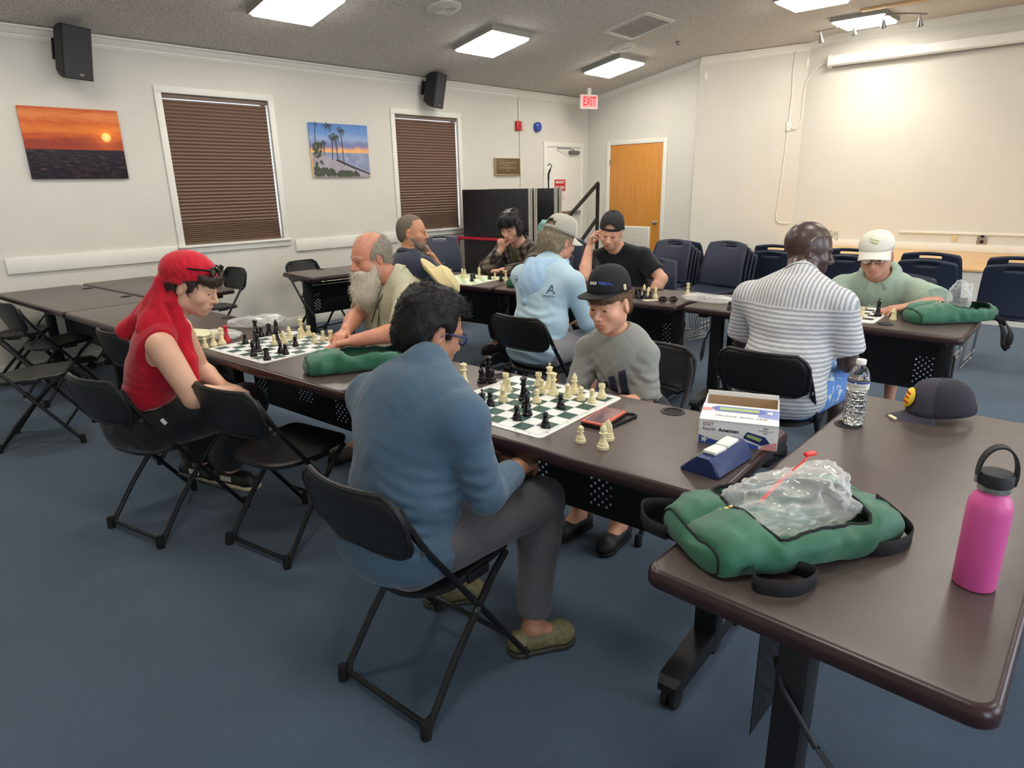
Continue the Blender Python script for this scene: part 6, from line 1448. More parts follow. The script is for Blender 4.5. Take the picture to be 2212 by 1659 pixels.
# ---------------------------------------------------------------- 2 player with red scarf
r_=person('person in a red headscarf and red sleeveless top, seated side-on looking down')
J=dict(pelvis=A(3.375,1.085,.535),neck=A(3.500,1.235,.975),shR=A(3.640,1.150,.905),shL=A(3.375,1.320,.915),elR=A(3.745,1.205,.695),elL=A(3.33,1.40,.70),wrR=A(3.665,1.395,.655),wrL=A(3.45,1.44,.635),
 hipR=A(3.460,1.110,.525),hipL=A(3.295,1.090,.525),kneeR=A(3.485,1.530,.53),kneeL=A(3.215,1.515,.53),ankleR=A(3.120,1.520,.10),ankleL=A(2.905,1.445,.10),toeR=A(3.275,1.578,.03),toeL=A(3.06,1.500,.03),hiprt=A(.98,.1,0))
H=Head(A(3.575,1.335,1.128),-46,24,0,1.0)
sk=skin('fair',(222,172,142)); lp=lipm('fair',(204,134,120))
make_body(r_,J,H,sk,lp,dict(jaw=.94,nose=.9,brow=.8),dict(R=dict(d=A(-.55,.75,-.2),n=A(-.3,-.1,-.9),curl=(35,35,25)),L=dict(d=A(.8,.4,-.2),n=A(0,0,-1),curl=(35,35,25))),step=.007,bw=.93,arm_w=1.12,neck_r=.050)
M_rd=fabric('red_jersey',(176,22,42),.08,160,.2,800,.8)
make_shirt(r_,J,M_rd,.002,'none',hem=.625,step=.007,bw=.95,belly=.0,H=H,seed=15,amp=.004,neckcut=.058,neck_up=.02,back=.01,
 extra=lambda F:(F.ell(J['neck']*.45+J['pelvis']*.55+nv3(A(.5,.87,0))*.09+A(0,0,.02),(.12,.08,.07),None,.04),[F.cut_local(J['sh'+s_]-nv3((J['sh'+s_]-J['neck'])*A(1,1,.3))*.022,nv3((J['sh'+s_]-J['neck'])*A(1,1,.25)),.135) for s_ in 'RL']),
 df=[dirfolds(J['pelvis']+A(.12,.03,.14),.12,A(.1,.1,1),.035,.0045,5),dirfolds(J['shR']+A(-.02,.05,-.12),.08,A(.4,.3,.8),.035,.0035,8)],zones=[(J['pelvis']+A(0,0,.1),.15,1.)],name='top')
M_bk=fabric('black_denim',(30,30,33),.2,140,.3,600)
make_trousers(r_,J,M_bk,.018,1.05,.93,step=.007,top=.648,seed=17,flare=.030,bw=.93,amp=.009,knee_r=.012,zones=[(J['pelvis'],.25,.9)],hipw=1.02)
M_bt=mat('sneaker_black_leather',(28,27,26),.45,noise=.2,nscale=40); M_cs=mat('cream_rubber_sole',(214,200,164),.6)
for s_ in 'RL':
    up,(an,to,d,sd)=shoe(r_,J['ankle'+s_],J['toe'+s_],M_bt,M_cs,'sneaker',1.08)
    for q in (.35,.55,.75):
        p=an+(to-an)*q; k=MB(); k.tube([tuple(p+sd*.03+A(0,0,-p[2]+.078-.02*q)),tuple(p+A(0,0,-p[2]+.092-.025*q)),tuple(p-sd*.03+A(0,0,-p[2]+.078-.02*q))],.004,6); k.build('lace',M_rubber,up)
    k=MB(); k.bbox(tuple(an+d*.05+sd*.047+A(0,0,-an[2]+.055)),(.075,.004,.030),.002,rot=Matrix.Rotation(math.atan2(d[1],d[0]),3,'Z')); k.build('side_patch',mat('sneaker_white',(214,206,194),.6),up)
eye_parts(H,r_); M_br=mat('brown_hair',(58,42,34),.5,noise=.4,nscale=160); brow_parts(H,r_,M_br)
F=hair_field(.010,.0,.036,.050,-.020,-.02,-.05,lambda F:F.ell((0,.060,.056),(.070,.044,.036),None,.02),wv=.003,seed=25)
X_,Y_,Z_=F.ax[0][:,None,None],F.ax[1][None,:,None],F.ax[2][None,None,:]
F.f=np.maximum(F.f,(Z_-.075+.35*Y_*0+0*X_+0*Y_).astype(np.float32))
make_hair(r_,H,M_br,F,4200,.028,.0010,lambda p,nn:np.tile(H.R@A(0,.75,-.5),(len(p),1)),lift=.25,jit=.25,seed=26)
# scarf: cap over the skull, knot at the nape and tails
F=Field((-.16,-.24,-.20),(.16,.17,.20),.0045)
F.ell((0,-.020,.040),(.090,.112,.100),None,.02); F.ell((0,-.085,.035),(.070,.055,.062),None,.03)
X_,Y_,Z_=F.ax[0][:,None,None],F.ax[1][None,:,None],F.ax[2][None,None,:]
F.f=np.maximum(F.f,((.028+.42*(Y_-.0))-Z_+0*X_).astype(np.float32))
F.ell((.045,-.100,-.012),(.026,.026,.022),None,.012); F.cone((.05,-.10,-.01),(.086,-.02,.015),.014,.010,.012); F.cone((.04,-.11,-.01),(-.085,-.05,.0),.016,.010,.012)
F.warp(dirfolds((.03,-.07,.03),.12,(.3,.5,1),.022,.0028,3)); F.warp(dirfolds((.0,.03,.07),.10,(0,.8,.6),.026,.0022,4))
V1,Q1=F.mesh(); W1_=H.c+(V1*H.sc)@H.R.T
kn=H.w((.045,-.105,-.020)); lo,hi=bbox_of([kn,J['neck'],kn+A(-.22,-.22,-.20),kn+A(.12,.05,-.34)],.12)
F=Field(lo,hi,.0055)
for tip,r0,r1,md in ((J['neck']+A(-.135,-.125,-.035),.030,.040,J['neck']+A(-.055,-.075,.035)),(J['neck']+A(.085,-.010,-.165),.030,.030,J['neck']+A(.065,-.035,.01)),(J['neck']+A(.015,-.085,-.02),.034,.045,(kn+J['neck'])/2+A(0,-.03,0))):
    F.cone(kn,md,.020,r0,.02); F.cone(md,tip,r0,r1,.02)
F.chain([H.w((-.05,-.08,-.03)),J['neck']+A(-.05,-.02,.03),J['neck']+A(.03,-.06,.0)],[.045,.058,.05],.03)
F.chain([H.w((.06,-.045,-.02)),H.w((.062,-.035,-.075)),J['neck']+A(.085,.02,-.02),J['neck']+A(.125,.02,-.15),J['neck']+A(.145,.03,-.235)],[.014,.022,.032,.030,.012],.02)
F.warp(dirfolds(kn,.30,A(.7,-.6,.25),.034,.006,9)); F.warp(dirfolds(J['neck']+A(.09,0,-.08),.14,A(.9,-.4,.1),.026,.005,2))
V2,Q2=F.mesh(); v,q=join_vf((W1_,Q1),(smooth_mesh(V2,Q2,1,.3),Q2)); np_mesh('headscarf',v,q,fabric('red_cotton_scarf',(196,26,44),.07,120,.25,700,.8),r_)
sg_=head_glasses(r_,H,mat('sunglass_black',(16,16,18),.25),M_dlens,y=.082,z=.098,tilt=14,rim=.004)
k=MB(); p=J['hipR']+A(.11,.02,.045); k.bbox(tuple(p),(.006,.016,.030),.002,rot=rotm('X',30)); k.build('white_print',mat('white_print',(226,224,220),.6,noise=.3,nscale=90),r_)
finish(r_,(3.375,1.085,0))
# ---------------------------------------------------------------- 3 white-bearded man
r_=person('person with a long white beard and balding head, pale khaki shirt, reaching over the table')
J=dict(pelvis=A(3.47,2.60,.535),neck=A(3.445,2.505,1.000),shR=A(3.240,2.560,.905),shL=A(3.630,2.430,.915),elR=A(3.275,2.31,.80),elL=A(3.845,2.215,.815),wrR=A(3.47,2.12,.778),wrL=A(3.735,1.990,.788),
 hipR=A(3.39,2.58,.525),hipL=A(3.56,2.56,.525),kneeR=A(3.36,2.16,.53),kneeL=A(3.62,2.14,.53),ankleR=A(3.36,2.22,.09),ankleL=A(3.62,2.22,.09),toeR=A(3.34,2.07,.03),toeL=A(3.60,2.07,.03),hiprt=A(-1,.1,0))
H=Head(A(3.350,2.395,1.140),172,14,-3,1.05)
sk=skin('ruddy',(206,140,112),.5,.12); lp=lipm('ruddy',(180,104,92))
make_body(r_,J,H,sk,lp,dict(jaw=1.05,nose=1.2,brow=1.2),dict(L=dict(d=A(-.42,-.88,-.08),n=A(.1,-.1,-1),curl=(22,35,25),thumb=.5),R=dict(d=A(.5,-.8,-.1),n=A(0,0,-1),curl=(20,30,20))),step=.0075,bw=1.22,belly=.03,arm_w=1.12)
M_kh=fabric('khaki_cotton',(186,182,152),.08,120,.2,700)
make_shirt(r_,J,M_kh,.012,'short',.80,hem=.47,bw=1.22,belly=.05,H=H,seed=19,amp=.006,sl_inf=.030,neckcut=.066,neck_up=.025,armw=1.1,df=[dirfolds((J['shR']+J['pelvis'])/2+A(-.05,-.15,.1),.16,A(.8,.2,.25),.05,.005,4)],zones=[(J['pelvis']+A(0,-.12,.1),.2,1.)])
collar(r_,J,H,M_kh,.070,.030,.018,.55)
make_trousers(r_,J,fabric('khaki_shorts',(150,140,112)),.014,1.1,.52,seed=23,bw=1.15)
for s_ in 'RL': shoe(r_,J['ankle'+s_],J['toe'+s_],mat('brown_shoe',(70,56,46),.6),M_rubber)
eye_parts(H,r_,iris=(80,96,110)); M_wh=mat('white_beard_hair',(226,218,198),.7,noise=.22,nscale=140,sheen=.3); M_gh=mat('grey_hair',(158,148,132),.7,noise=.3,nscale=150,sheen=.2)
brow_parts(H,r_,M_gh,.0042)
F=hair_field(.008,-.012,.30,.034,-.012,-.03,-.072,None,wv=.004,seed=31)
X_,Y_,Z_=F.ax[0][:,None,None],F.ax[1][None,:,None],F.ax[2][None,None,:]
F.f=np.maximum(F.f,(Z_-(.078-.95*np.maximum(Y_+.01,0)-.2*(Y_+.01))+0*X_).astype(np.float32))
make_hair(r_,H,M_gh,F,5200,.026,.0008,lambda p,nn:np.tile(H.R@A(0,-.9,-.45),(len(p),1)),lift=.45,jit=.6,seed=32,curl=.35)
F=Field((-.15,-.17,-.17),(.15,.17,.20),.005); F.ell((0,-.014,.032),(.0765,.098,.091),None,.02); X_,Y_,Z_=F.ax[0][:,None,None],F.ax[1][None,:,None],F.ax[2][None,None,:]; F.f=np.maximum(F.f,(.06-Z_+.0*X_+.5*np.maximum(Y_-.03,0)).astype(np.float32)); V,Q=F.mesh(); N=vnormals(V,Q); W_=H.c+(V*H.sc)@H.R.T; kk=(V[:,2]>.066); sv,sq=strands(W_[kk],(N@H.R.T)[kk],lambda p,nn:np.tile(H.R@A(.2,-1,.1),(len(p),1)),.030,.0005,420,34,M_gh,'wisps',r_,3,.3,.4); np_mesh('hair_wisps',sv,sq,M_gh,r_)
F=Field((-.14,-.08,-.34),(.14,.19,.02),.005)
F.cone((0,.060,-.085),(0,.078,-.175),.058,.060,.03); F.cone((0,.078,-.175),(0,.080,-.235),.060,.034,.03); F.cone((-.054,.020,-.035),(-.045,.045,-.105),.020,.034,.025); F.cone((.054,.020,-.035),(.045,.045,-.105),.020,.034,.025); F.cone((-.028,.098,-.058),(.028,.098,-.058),.011,.011,.01); F.cone((0,.100,-.053),(0,.1,-.06),.010,.012,.01)
F.warp(lambda P:.006*(vnoise(P,40,3)+.7*vnoise(P,95,4)))
make_hair(r_,H,M_wh,F,9000,.045,.0008,lambda p,nn:np.tile(H.R@A(0,.25,-1),(len(p),1)),lift=.25,jit=.35,seed=33,name='beard',curl=.3)
# straw hat hanging on his back by a cord
hat=MB(); cen=A(3.640,2.650,.975); ax_=nv3(A(.55,.55,.5)); x_=nv3(np.cross([0,0,1],ax_)); y_=np.cross(ax_,x_)
def hp(r,z,a): return tuple(cen+ax_*z+(x_*math.cos(a)*1.0+y_*math.sin(a)*1.1)*r)
rows=[(.165,.012),(.150,.002),(.120,-.004),(.092,.0),(.088,.03),(.080,.070),(.055,.088),(.002,.090)]
hat.loft([[hp(r,z+(.015*math.cos(2*a) if r>.1 else 0),a) for a in np.linspace(0,2*PI,32,endpoint=False)] for r,z in rows],False,True); hb=hat.build('straw_hat',mat('cream_hat_felt',(218,200,150),.8,bump=.3,bscale=300),r_); solidify(hb,.003)
k=MB(); k.tube(catmull([tuple(cen+A(-.05,-.06,.02)),tuple(J['neck']+A(.04,.03,.035)),tuple(J['neck']+A(.035,-.085,-.015)),tuple(J['neck']+A(-.02,-.14,-.12)),tuple(J['neck']+A(-.05,-.165,-.22))],6),.0035,6); k.build('hat_cord',mat('dark_cord',(60,54,44),.8),r_)
pk_=MB(); pk_.bbox(tuple(J['neck']*.6+J['pelvis']*.4+A(-.10,-.175,-.02)),(.11,.012,.12),.004,rot=rotm('X',-12)); pk_.build('shirt_pocket',M_kh,r_)
finish(r_,(3.47,2.60,0))
# ---------------------------------------------------------------- 4 man in navy polo
r_=person('person in a navy polo shirt with grey goatee resting his chin on his hand')
J=dict(pelvis=A(2.37,3.28,.535),neck=A(2.375,3.425,1.010),shR=A(2.565,3.430,.930),shL=A(2.215,3.520,.930),elR=A(2.365,3.775,.790),elL=A(2.10,3.74,.79),wrR=A(2.405,3.625,.985),wrL=A(2.28,3.80,.775),
 hipR=A(2.46,3.29,.525),hipL=A(2.28,3.29,.525),kneeR=A(2.52,3.70,.53),kneeL=A(2.22,3.70,.53),ankleR=A(2.52,3.62,.09),ankleL=A(2.22,3.62,.09),toeR=A(2.53,3.76,.03),toeL=A(2.21,3.76,.03),hiprt=A(1,0,0))
H=Head(A(2.385,3.465,1.175),-52,2,0,1.08)
sk=skin('tan',(196,138,104)); lp=lipm('tan',(178,116,98))
make_body(r_,J,H,sk,lp,dict(jaw=1.06),dict(R=dict(d=A(.10,-.55,.85),n=A(-.5,-.7,-.3),curls=[(60,60,30)]*4,thumb=.4),L=dict(d=A(.6,.6,-.1),n=A(0,0,-1))),step=.008,fst=.004,bw=1.12,arm_w=1.1)
M_np=fabric('navy_pique',(52,56,70),.1,160,.25,800)
make_shirt(r_,J,M_np,.010,'short',.85,hem=.47,bw=1.12,belly=.03,H=H,seed=27,amp=.005,sl_inf=.022,neckcut=.066,neck_up=.03,armw=1.1); collar(r_,J,H,M_np,.070,.030,.016,.5)
make_trousers(r_,J,fabric('grey_trousers',(84,82,80)),.014,1.05,.95,seed=29)
for s_ in 'RL': shoe(r_,J['ankle'+s_],J['toe'+s_],mat('dark_shoe',(34,34,36),.6),M_rubber)
eye_parts(H,r_,gaze=(0,0,0)); M_db=mat('dark_cropped_hair',(112,98,86),.75,noise=.35,nscale=260); brow_parts(H,r_,M_db)
F=hair_field(.0016,.0,.090,.024,-.012,-.03,-.078,None,step=.004,seed=35,fslope=-.15); make_hair(r_,H,M_db,F,4500,.008,.0008,lift=.5,seed=36)
F=Field((-.10,-.02,-.17),(.10,.15,.0),.0045); F.cone((-.056,.015,-.045),(-.034,.062,-.092),.0215,.024,.02); F.cone((.056,.015,-.045),(.034,.062,-.092),.0215,.024,.02); F.cone((-.034,.062,-.092),(.034,.062,-.092),.024,.024,.02); F.cone((-.026,.096,-.050),(.026,.094,-.050),.0055,.0055,.006); F.cone((0,.085,-.100),(0,.088,-.128),.020,.016,.02)
make_hair(r_,H,mat('grey_beard',(120,108,96),.7,noise=.3,nscale=200),F,3500,.012,.0008,lambda p,nn:np.tile(H.R@A(0,.3,-1),(len(p),1)),lift=.4,seed=37,name='beard')
finish(r_,(2.37,3.28,0))
# ---------------------------------------------------------------- 5 man in plaid jacket
r_=person('person with shaggy black hair in a brown plaid jacket, fist at his mouth')
J=dict(pelvis=A(2.33,4.93,.53),neck=A(2.335,4.745,.985),shR=A(2.135,4.71,.905),shL=A(2.525,4.77,.910),elR=A(2.185,4.46,.795),elL=A(2.60,4.55,.80),wrR=A(2.270,4.560,.945),wrL=A(2.41,4.42,.785),
 hipR=A(2.24,4.90,.52),hipL=A(2.42,4.92,.52),kneeR=A(2.22,4.47,.53),kneeL=A(2.50,4.47,.53),ankleR=A(2.22,4.53,.09),ankleL=A(2.46,4.58,.09),toeR=A(2.22,4.39,.03),toeL=A(2.47,4.43,.03),hiprt=A(-1,-.1,0))
H=Head(A(2.335,4.640,1.150),190,20,3,1.10)
sk=skin('pale',(214,164,140)); lp=lipm('pale',(196,134,122))
make_body(r_,J,H,sk,lp,dict(),dict(R=dict(d=A(.20,.06,.95),n=A(.25,-.6,-.1),curls=[(70,70,40)]*4,thumb=.5),L=dict(d=A(-.9,-.3,-.05),n=A(0,0,-1),curl=(40,40,30))),step=.008,fst=.004,bw=1.02,arm_w=1.0)
M_pl=mat('brown_plaid',(82,74,66),.9,spec=.15,sheen=.2); nt,b=nodes_of(M_pl); tc=nt.nodes.new('ShaderNodeTexCoord'); mpn=nt.nodes.new('ShaderNodeMapping'); mpn.inputs['Rotation'].default_value=(.15,.25,.5); nt.links.new(tc.outputs['Object'],mpn.inputs['Vector'])
def stripes(axis,scale,width):
    w_=nt.nodes.new('ShaderNodeTexWave'); w_.wave_type='BANDS'; w_.bands_direction=axis; w_.inputs['Scale'].default_value=scale; w_.inputs['Distortion'].default_value=1.2; w_.inputs['Detail'].default_value=1; nt.links.new(mpn.outputs[0],w_.inputs['Vector'])
    c=nt.nodes.new('ShaderNodeValToRGB'); c.color_ramp.elements[0].position=width; c.color_ramp.elements[1].position=width+.15; nt.links.new(w_.outputs['Fac'],c.inputs['Fac']); return c
s1,s2=stripes('X',5.5,.55),stripes('Z',5.5,.55); m1=nt.nodes.new('ShaderNodeMix'); m1.data_type='RGBA'; m1.inputs[6].default_value=srgb(112,100,88); m1.inputs[7].default_value=srgb(50,46,44); nt.links.new(s1.outputs[0],m1.inputs[0])
m2=nt.nodes.new('ShaderNodeMix'); m2.data_type='RGBA'; m2.blend_type='MULTIPLY'; m2.inputs[7].default_value=(.45,.43,.42,1); nt.links.new(s2.outputs[0],m2.inputs[0]); nt.links.new(m1.outputs[2],m2.inputs[6]); nt.links.new(m2.outputs[2],b.inputs['Base Color'])
make_shirt(r_,J,M_pl,.020,'long',.86,hem=.47,bw=1.04,H=H,seed=41,amp=.010,sl_inf=.040,neckcut=.080,neck_up=-.01,name='jacket',zones=[(J['elR'],.15,1.),(J['elL'],.15,1.),(J['pelvis'],.2,1.)])
collar(r_,J,H,M_pl,.082,.034,.018,.75,base=-.01)
F=Field(*bbox_of([J['neck'],J['pelvis']*.4+J['neck']*.6],.2),.008); torso_prims(F,J,-.004,.03,0.,1.0); 
up=nv3(J['neck']-J['pelvis']); fwv=nv3(np.cross(up,J['shR']-J['shL'])); rtv=np.cross(fwv,up); F.ell(J['neck']*.75+J['pelvis']*.25+fwv*.115,(.045,.03,.15),np.stack([rtv,fwv,up],1),.02)
F.cone(J['neck'],H.w((0,0,-.06)),.062,.075,.01,'s'); V,Q=F.mesh(); np_mesh('undershirt',V,Q,fabric('olive_tee',(70,66,40)),r_)
make_trousers(r_,J,fabric('dark_grey_trousers',(62,60,58)),.016,1.05,.95,seed=43)
for s_ in 'RL': shoe(r_,J['ankle'+s_],J['toe'+s_],MATS['dark_shoe'],M_rubber)
eye_parts(H,r_); M_sh=mat('shaggy_black_hair',(24,21,22),.4,noise=.4,nscale=160,spec=.6); brow_parts(H,r_,M_sh)
def ex(F): F.ell((0,.030,.075),(.082,.075,.055),None,.03); F.ell((.075,.005,-.015),(.022,.045,.065),None,.02); F.ell((-.075,.005,-.015),(.022,.045,.065),None,.02); F.ell((0,-.075,-.04),(.08,.045,.08),None,.03)
F=hair_field(.013,.006,.042,.048,-.060,-.01,-.10,ex,wv=.004,seed=45,ear=False)
make_hair(r_,H,M_sh,F,6500,.048,.0012,lambda p,nn:(lambda q:(np.stack([q[:,0]*6,np.where(q[:,1]>0,.7,-.5),np.full(len(q),-.75)],1))@H.R.T)(H.inv(p)),lift=.08,jit=.16,seed=46,grav=.2)
finish(r_,(2.33,4.93,0))
# ---------------------------------------------------------------- 6 man in pale blue hoodie
r_=person('person in a pale blue hooded shirt and off-white trucker cap, back to us')
J=dict(pelvis=A(3.850,3.210,.535),neck=A(3.795,3.420,1.035),shR=A(4.010,3.375,.930),shL=A(3.590,3.395,.935),elR=A(4.060,3.470,.685),elL=A(3.540,3.56,.73),wrR=A(3.905,3.670,.655),wrL=A(3.72,3.80,.79),
 hipR=A(3.945,3.225,.525),hipL=A(3.76,3.225,.525),kneeR=A(3.985,3.670,.53),kneeL=A(3.69,3.67,.53),ankleR=A(3.99,3.60,.09),ankleL=A(3.68,3.60,.09),toeR=A(4.01,3.74,.03),toeL=A(3.67,3.74,.03),hiprt=A(1,.02,0))
H=Head(A(3.790,3.525,1.165),-12,14,2,1.04)
sk=skin('rosy',(214,154,130)); lp=lipm('rosy',(184,104,96))
make_body(r_,J,H,sk,lp,dict(),dict(R=dict(d=A(-.75,.6,-.1),n=A(0,0,-1),curl=(25,30,20)),L=dict(d=A(.5,.8,.0),n=A(0,0,-1))),step=.008,fst=.004,bw=1.12,arm_w=1.05)
M_pb=fabric('pale_blue_performance',(172,198,210),.05,120,.15,900,.7)
_,(HV,_q)=make_shirt(r_,J,M_pb,.014,'long',.93,hem=.465,bw=1.12,belly=.02,H=H,seed=47,amp=.006,sl_inf=.028,neckcut=.068,neck_up=.01,back=.02,zones=[(J['pelvis']+A(0,-.05,.12),.18,1.),(J['elR'],.12,1.)],
 df=[dirfolds(J['pelvis']+A(.05,-.08,.10),.17,A(.15,0,1),.05,.007,5),dirfolds(J['pelvis']+A(.10,-.06,.28),.12,A(.5,0,.8),.05,.004,6)])
# hood lying on the back
F=Field(*bbox_of([J['neck'],J['neck']+A(0,-.12,-.16)],.22),.006); up=nv3(J['neck']-J['pelvis']); bkv=A(0,-1,0)
F.chain([J['neck']+A(-.100,.04,.005),J['neck']+A(-.085,-.070,.005),J['neck']+A(.0,-.105,.005),J['neck']+A(.085,-.070,.005),J['neck']+A(.100,.04,.005)],[.024,.028,.030,.028,.024],.03)
F.cone(J['neck']+A(-.085,-.100,-.02),J['neck']+A(-.005,-.225,-.215),.034,.022,.03); F.cone(J['neck']+A(.085,-.100,-.02),J['neck']+A(.005,-.225,-.215),.034,.022,.03); F.ell(J['neck']+A(0,-.165,-.085),(.105,.058,.115),np.array(rotm('X',-28)),.03)
F.warp(dirfolds(J['neck']+A(0,-.17,-.08),.16,A(.8,0,.6),.05,.0022,3))
V,Q=F.mesh(); np_mesh('hood',V,Q,fabric('hood_blue',(160,190,218),.05,120,.15,900,.7),r_)
make_trousers(r_,J,fabric('light_grey_trousers',(138,134,136),.08),.010,1.08,.62,seed=49,bw=.98)
for s_ in 'RL': shoe(r_,J['ankle'+s_],J['toe'+s_],mat('tan_shoe',(150,120,90),.6),M_rubber)
eye_parts(H,r_); M_gb=mat('grey_blond_hair',(150,136,112),.6,noise=.3,nscale=140)
F=hair_field(.016,-.02,.20,.020,-.03,-.02,-.095,lambda F:F.ell((0,-.07,-.045),(.085,.050,.055),None,.03),wv=.006,seed=51)
X_,Y_,Z_=F.ax[0][:,None,None],F.ax[1][None,:,None],F.ax[2][None,None,:]; G=Field((-.15,-.17,-.17),(.15,.17,.20),.0045); G.ell((0,-.014,.032),(.079,.101,.094),None,.02); F.f=np.where(Z_+0*X_+0*Y_>.030,np.maximum(F.f,np.maximum(G.f,(Z_-.11+0*X_+0*Y_))),F.f).astype(np.float32)
make_hair(r_,H,M_gb,F,5500,.040,.0010,lambda p,nn:np.tile(H.R@A(0,-.3,-1),(len(p),1)),lift=.3,jit=.4,seed=52,curl=.5)
M_cw=mat('cream_cap_cotton',(214,208,190),.8,bump=.2,bscale=500); M_cwm=mat('grey_cap_mesh',(176,172,158),.85,noise=.35,nscale=420,bump=.4,bscale=420,detail=1)
head_cap(r_,H,M_cw,M_cwm,M_cw,z=.040,tilt=-8,a=.090,b_=.108,h=.115)
def back_text(s_,size,pos,m,V,sx=1.):
    pass
M_dk=mat('dark_print',(70,82,92),.7)
rot_b=Matrix.Rotation(R(0),3,'Z')@rotm('X',90-18)
for s_,sz,c_,u_ in (('HG',.075,(3.655,3.30,.925),(1,-.25,0)),('A',.080,(3.945,3.27,.895),(1,.28,0)),('SOCIETY',.018,(3.935,3.27,.852),(1,.28,0))): decal(s_,sz,M_dk,r_,c_,u_,(0,.30,1),HV,off=.002,rad=.02)
finish(r_,(3.85,3.21,0))
# ---------------------------------------------------------------- 7 man in black tee
r_=person('person in a black V-neck tee and backwards black cap, hand at his ear')
J=dict(pelvis=A(3.43,5.00,.525),neck=A(3.375,4.800,.975),shR=A(3.165,4.735,.895),shL=A(3.570,4.860,.930),elR=A(3.275,4.475,.795),elL=A(3.760,4.850,.770),wrR=A(3.225,4.600,1.005),wrL=A(3.715,4.735,.615),
 hipR=A(3.34,4.95,.515),hipL=A(3.52,5.00,.515),kneeR=A(3.50,4.55,.53),kneeL=A(3.80,4.60,.52),ankleR=A(3.48,4.62,.09),ankleL=A(3.82,4.62,.09),toeR=A(3.51,4.49,.03),toeL=A(3.85,4.49,.03),hiprt=A(-.95,-.3,0))
H=Head(A(3.375,4.695,1.130),202,20,-7,1.06)
sk=skin('light',(216,160,132)); lp=lipm('light',(196,128,114))
make_body(r_,J,H,sk,lp,dict(jaw=1.03,mouth_open=.002),dict(R=dict(d=A(.12,.18,.95),n=A(.8,.3,-.1),curls=[(15,35,30),(30,45,30),(40,50,30),(45,50,30)],thumb=.5),L=dict(d=A(-.1,-.6,-.7),n=A(-.7,.2,-.5),curl=(25,25,20))),step=.008,fst=.004,bw=1.18,arm_w=1.18)
M_bt2=fabric('black_tee',(24,24,26),.12,160,.2,800)
up=nv3(J['neck']-J['pelvis'])
make_shirt(r_,J,M_bt2,.010,'short',.72,hem=.46,bw=1.18,belly=.02,H=H,seed=53,amp=.006,sl_inf=.024,neckcut=.068,neck_up=.0,armw=1.15,extra=lambda F:F.cone(J['neck']+A(.04,-.12,.03),J['neck']+A(.05,-.16,-.07),.045,.012,.01,'s'))
make_trousers(r_,J,fabric('green_shorts',(74,108,86),.1),.016,1.12,.46,seed=55,flare=.02)
for s_ in 'RL': shoe(r_,J['ankle'+s_],J['toe'+s_],MATS['dark_shoe'],M_rubber)
eye_parts(H,r_,iris=(70,86,100)); brow_parts(H,r_,mat('blond_brow',(150,116,84),.7),.0028)
M_cb=mat('black_cap_cotton',(26,26,29),.8,bump=.25,bscale=500); M_cbm=mat('dark_cap_mesh',(44,42,44),.85,noise=.4,nscale=420,bump=.4,bscale=420,detail=1)
head_cap(r_,H,M_cb,M_cbm,M_cb,z=.042,tilt=2,back=True,a=.089,b_=.106,h=.112)
finish(r_,(3.43,5.0,0))
# ---------------------------------------------------------------- 8 kid in cap
r_=person('person, a child in a grey T-shirt and black flat-brimmed cap, looking down at the board')
J=dict(pelvis=A(4.935,2.70,.50),neck=A(4.835,2.635,.865),shR=A(4.705,2.615,.775),shL=A(4.970,2.665,.780),elR=A(4.690,2.545,.590),elL=A(5.020,2.600,.585),wrR=A(4.765,2.420,.630),wrL=A(4.94,2.430,.625),
 hipR=A(4.86,2.67,.50),hipL=A(5.01,2.68,.50),kneeR=A(4.86,2.30,.52),kneeL=A(5.04,2.31,.52),ankleR=A(4.85,2.36,.09),ankleL=A(5.04,2.40,.09),toeR=A(4.84,2.25,.03),toeL=A(5.05,2.29,.03),hiprt=A(-1,-.08,0))
H=Head(A(4.848,2.565,1.012),180,12,1,.99)
sk=skin('child',(224,166,136)); lp=lipm('child',(208,138,120))
make_body(r_,J,H,sk,lp,dict(jaw=.96,nose=.88,brow=.7,ear=1.12,eye_h=.0042),dict(R=dict(d=A(.5,-.8,0),n=A(0,0,-1),sc=.85),L=dict(d=A(-.5,-.8,0),n=A(0,0,-1),sc=.85)),step=.007,bw=.80,arm_w=.80,w=.85,neck_r=.047,inf=-.010)
M_gy=fabric('heather_grey',(146,146,140),.14,320,.2,900)
sho,(SV,SQ)=make_shirt(r_,J,M_gy,.010,'short',.95,hem=.46,step=.006,bw=.80,H=H,seed=57,amp=.007,sl_inf=.022,neckcut=.058,neck_up=.0,armw=.82,zones=[(J['elL'],.12,1.),(J['pelvis']+A(0,-.1,.15),.16,.8)],df=[dirfolds(J['shL']+A(0,-.06,-.12),.09,A(.5,0,.8),.045,.008,3),dirfolds(J['shR']+A(.02,-.06,-.12),.09,A(-.5,0,.8),.045,.007,4),dirfolds(J['elL']+A(0,0,.06),.08,A(.2,0,1),.035,.006,5),dirfolds(J['pelvis']+A(-.06,-.15,.17),.12,A(.7,0,.7),.05,.005,6)])
k=MB(); N_=J['neck']; k.tube([tuple(N_+A(.062*math.cos(a),-.012+.060*math.sin(a),-.012+.032*math.sin(a))) for a in np.linspace(0,2*PI,24,endpoint=False)],.006,6,closed=True); k.build('neckband',M_gy,r_)
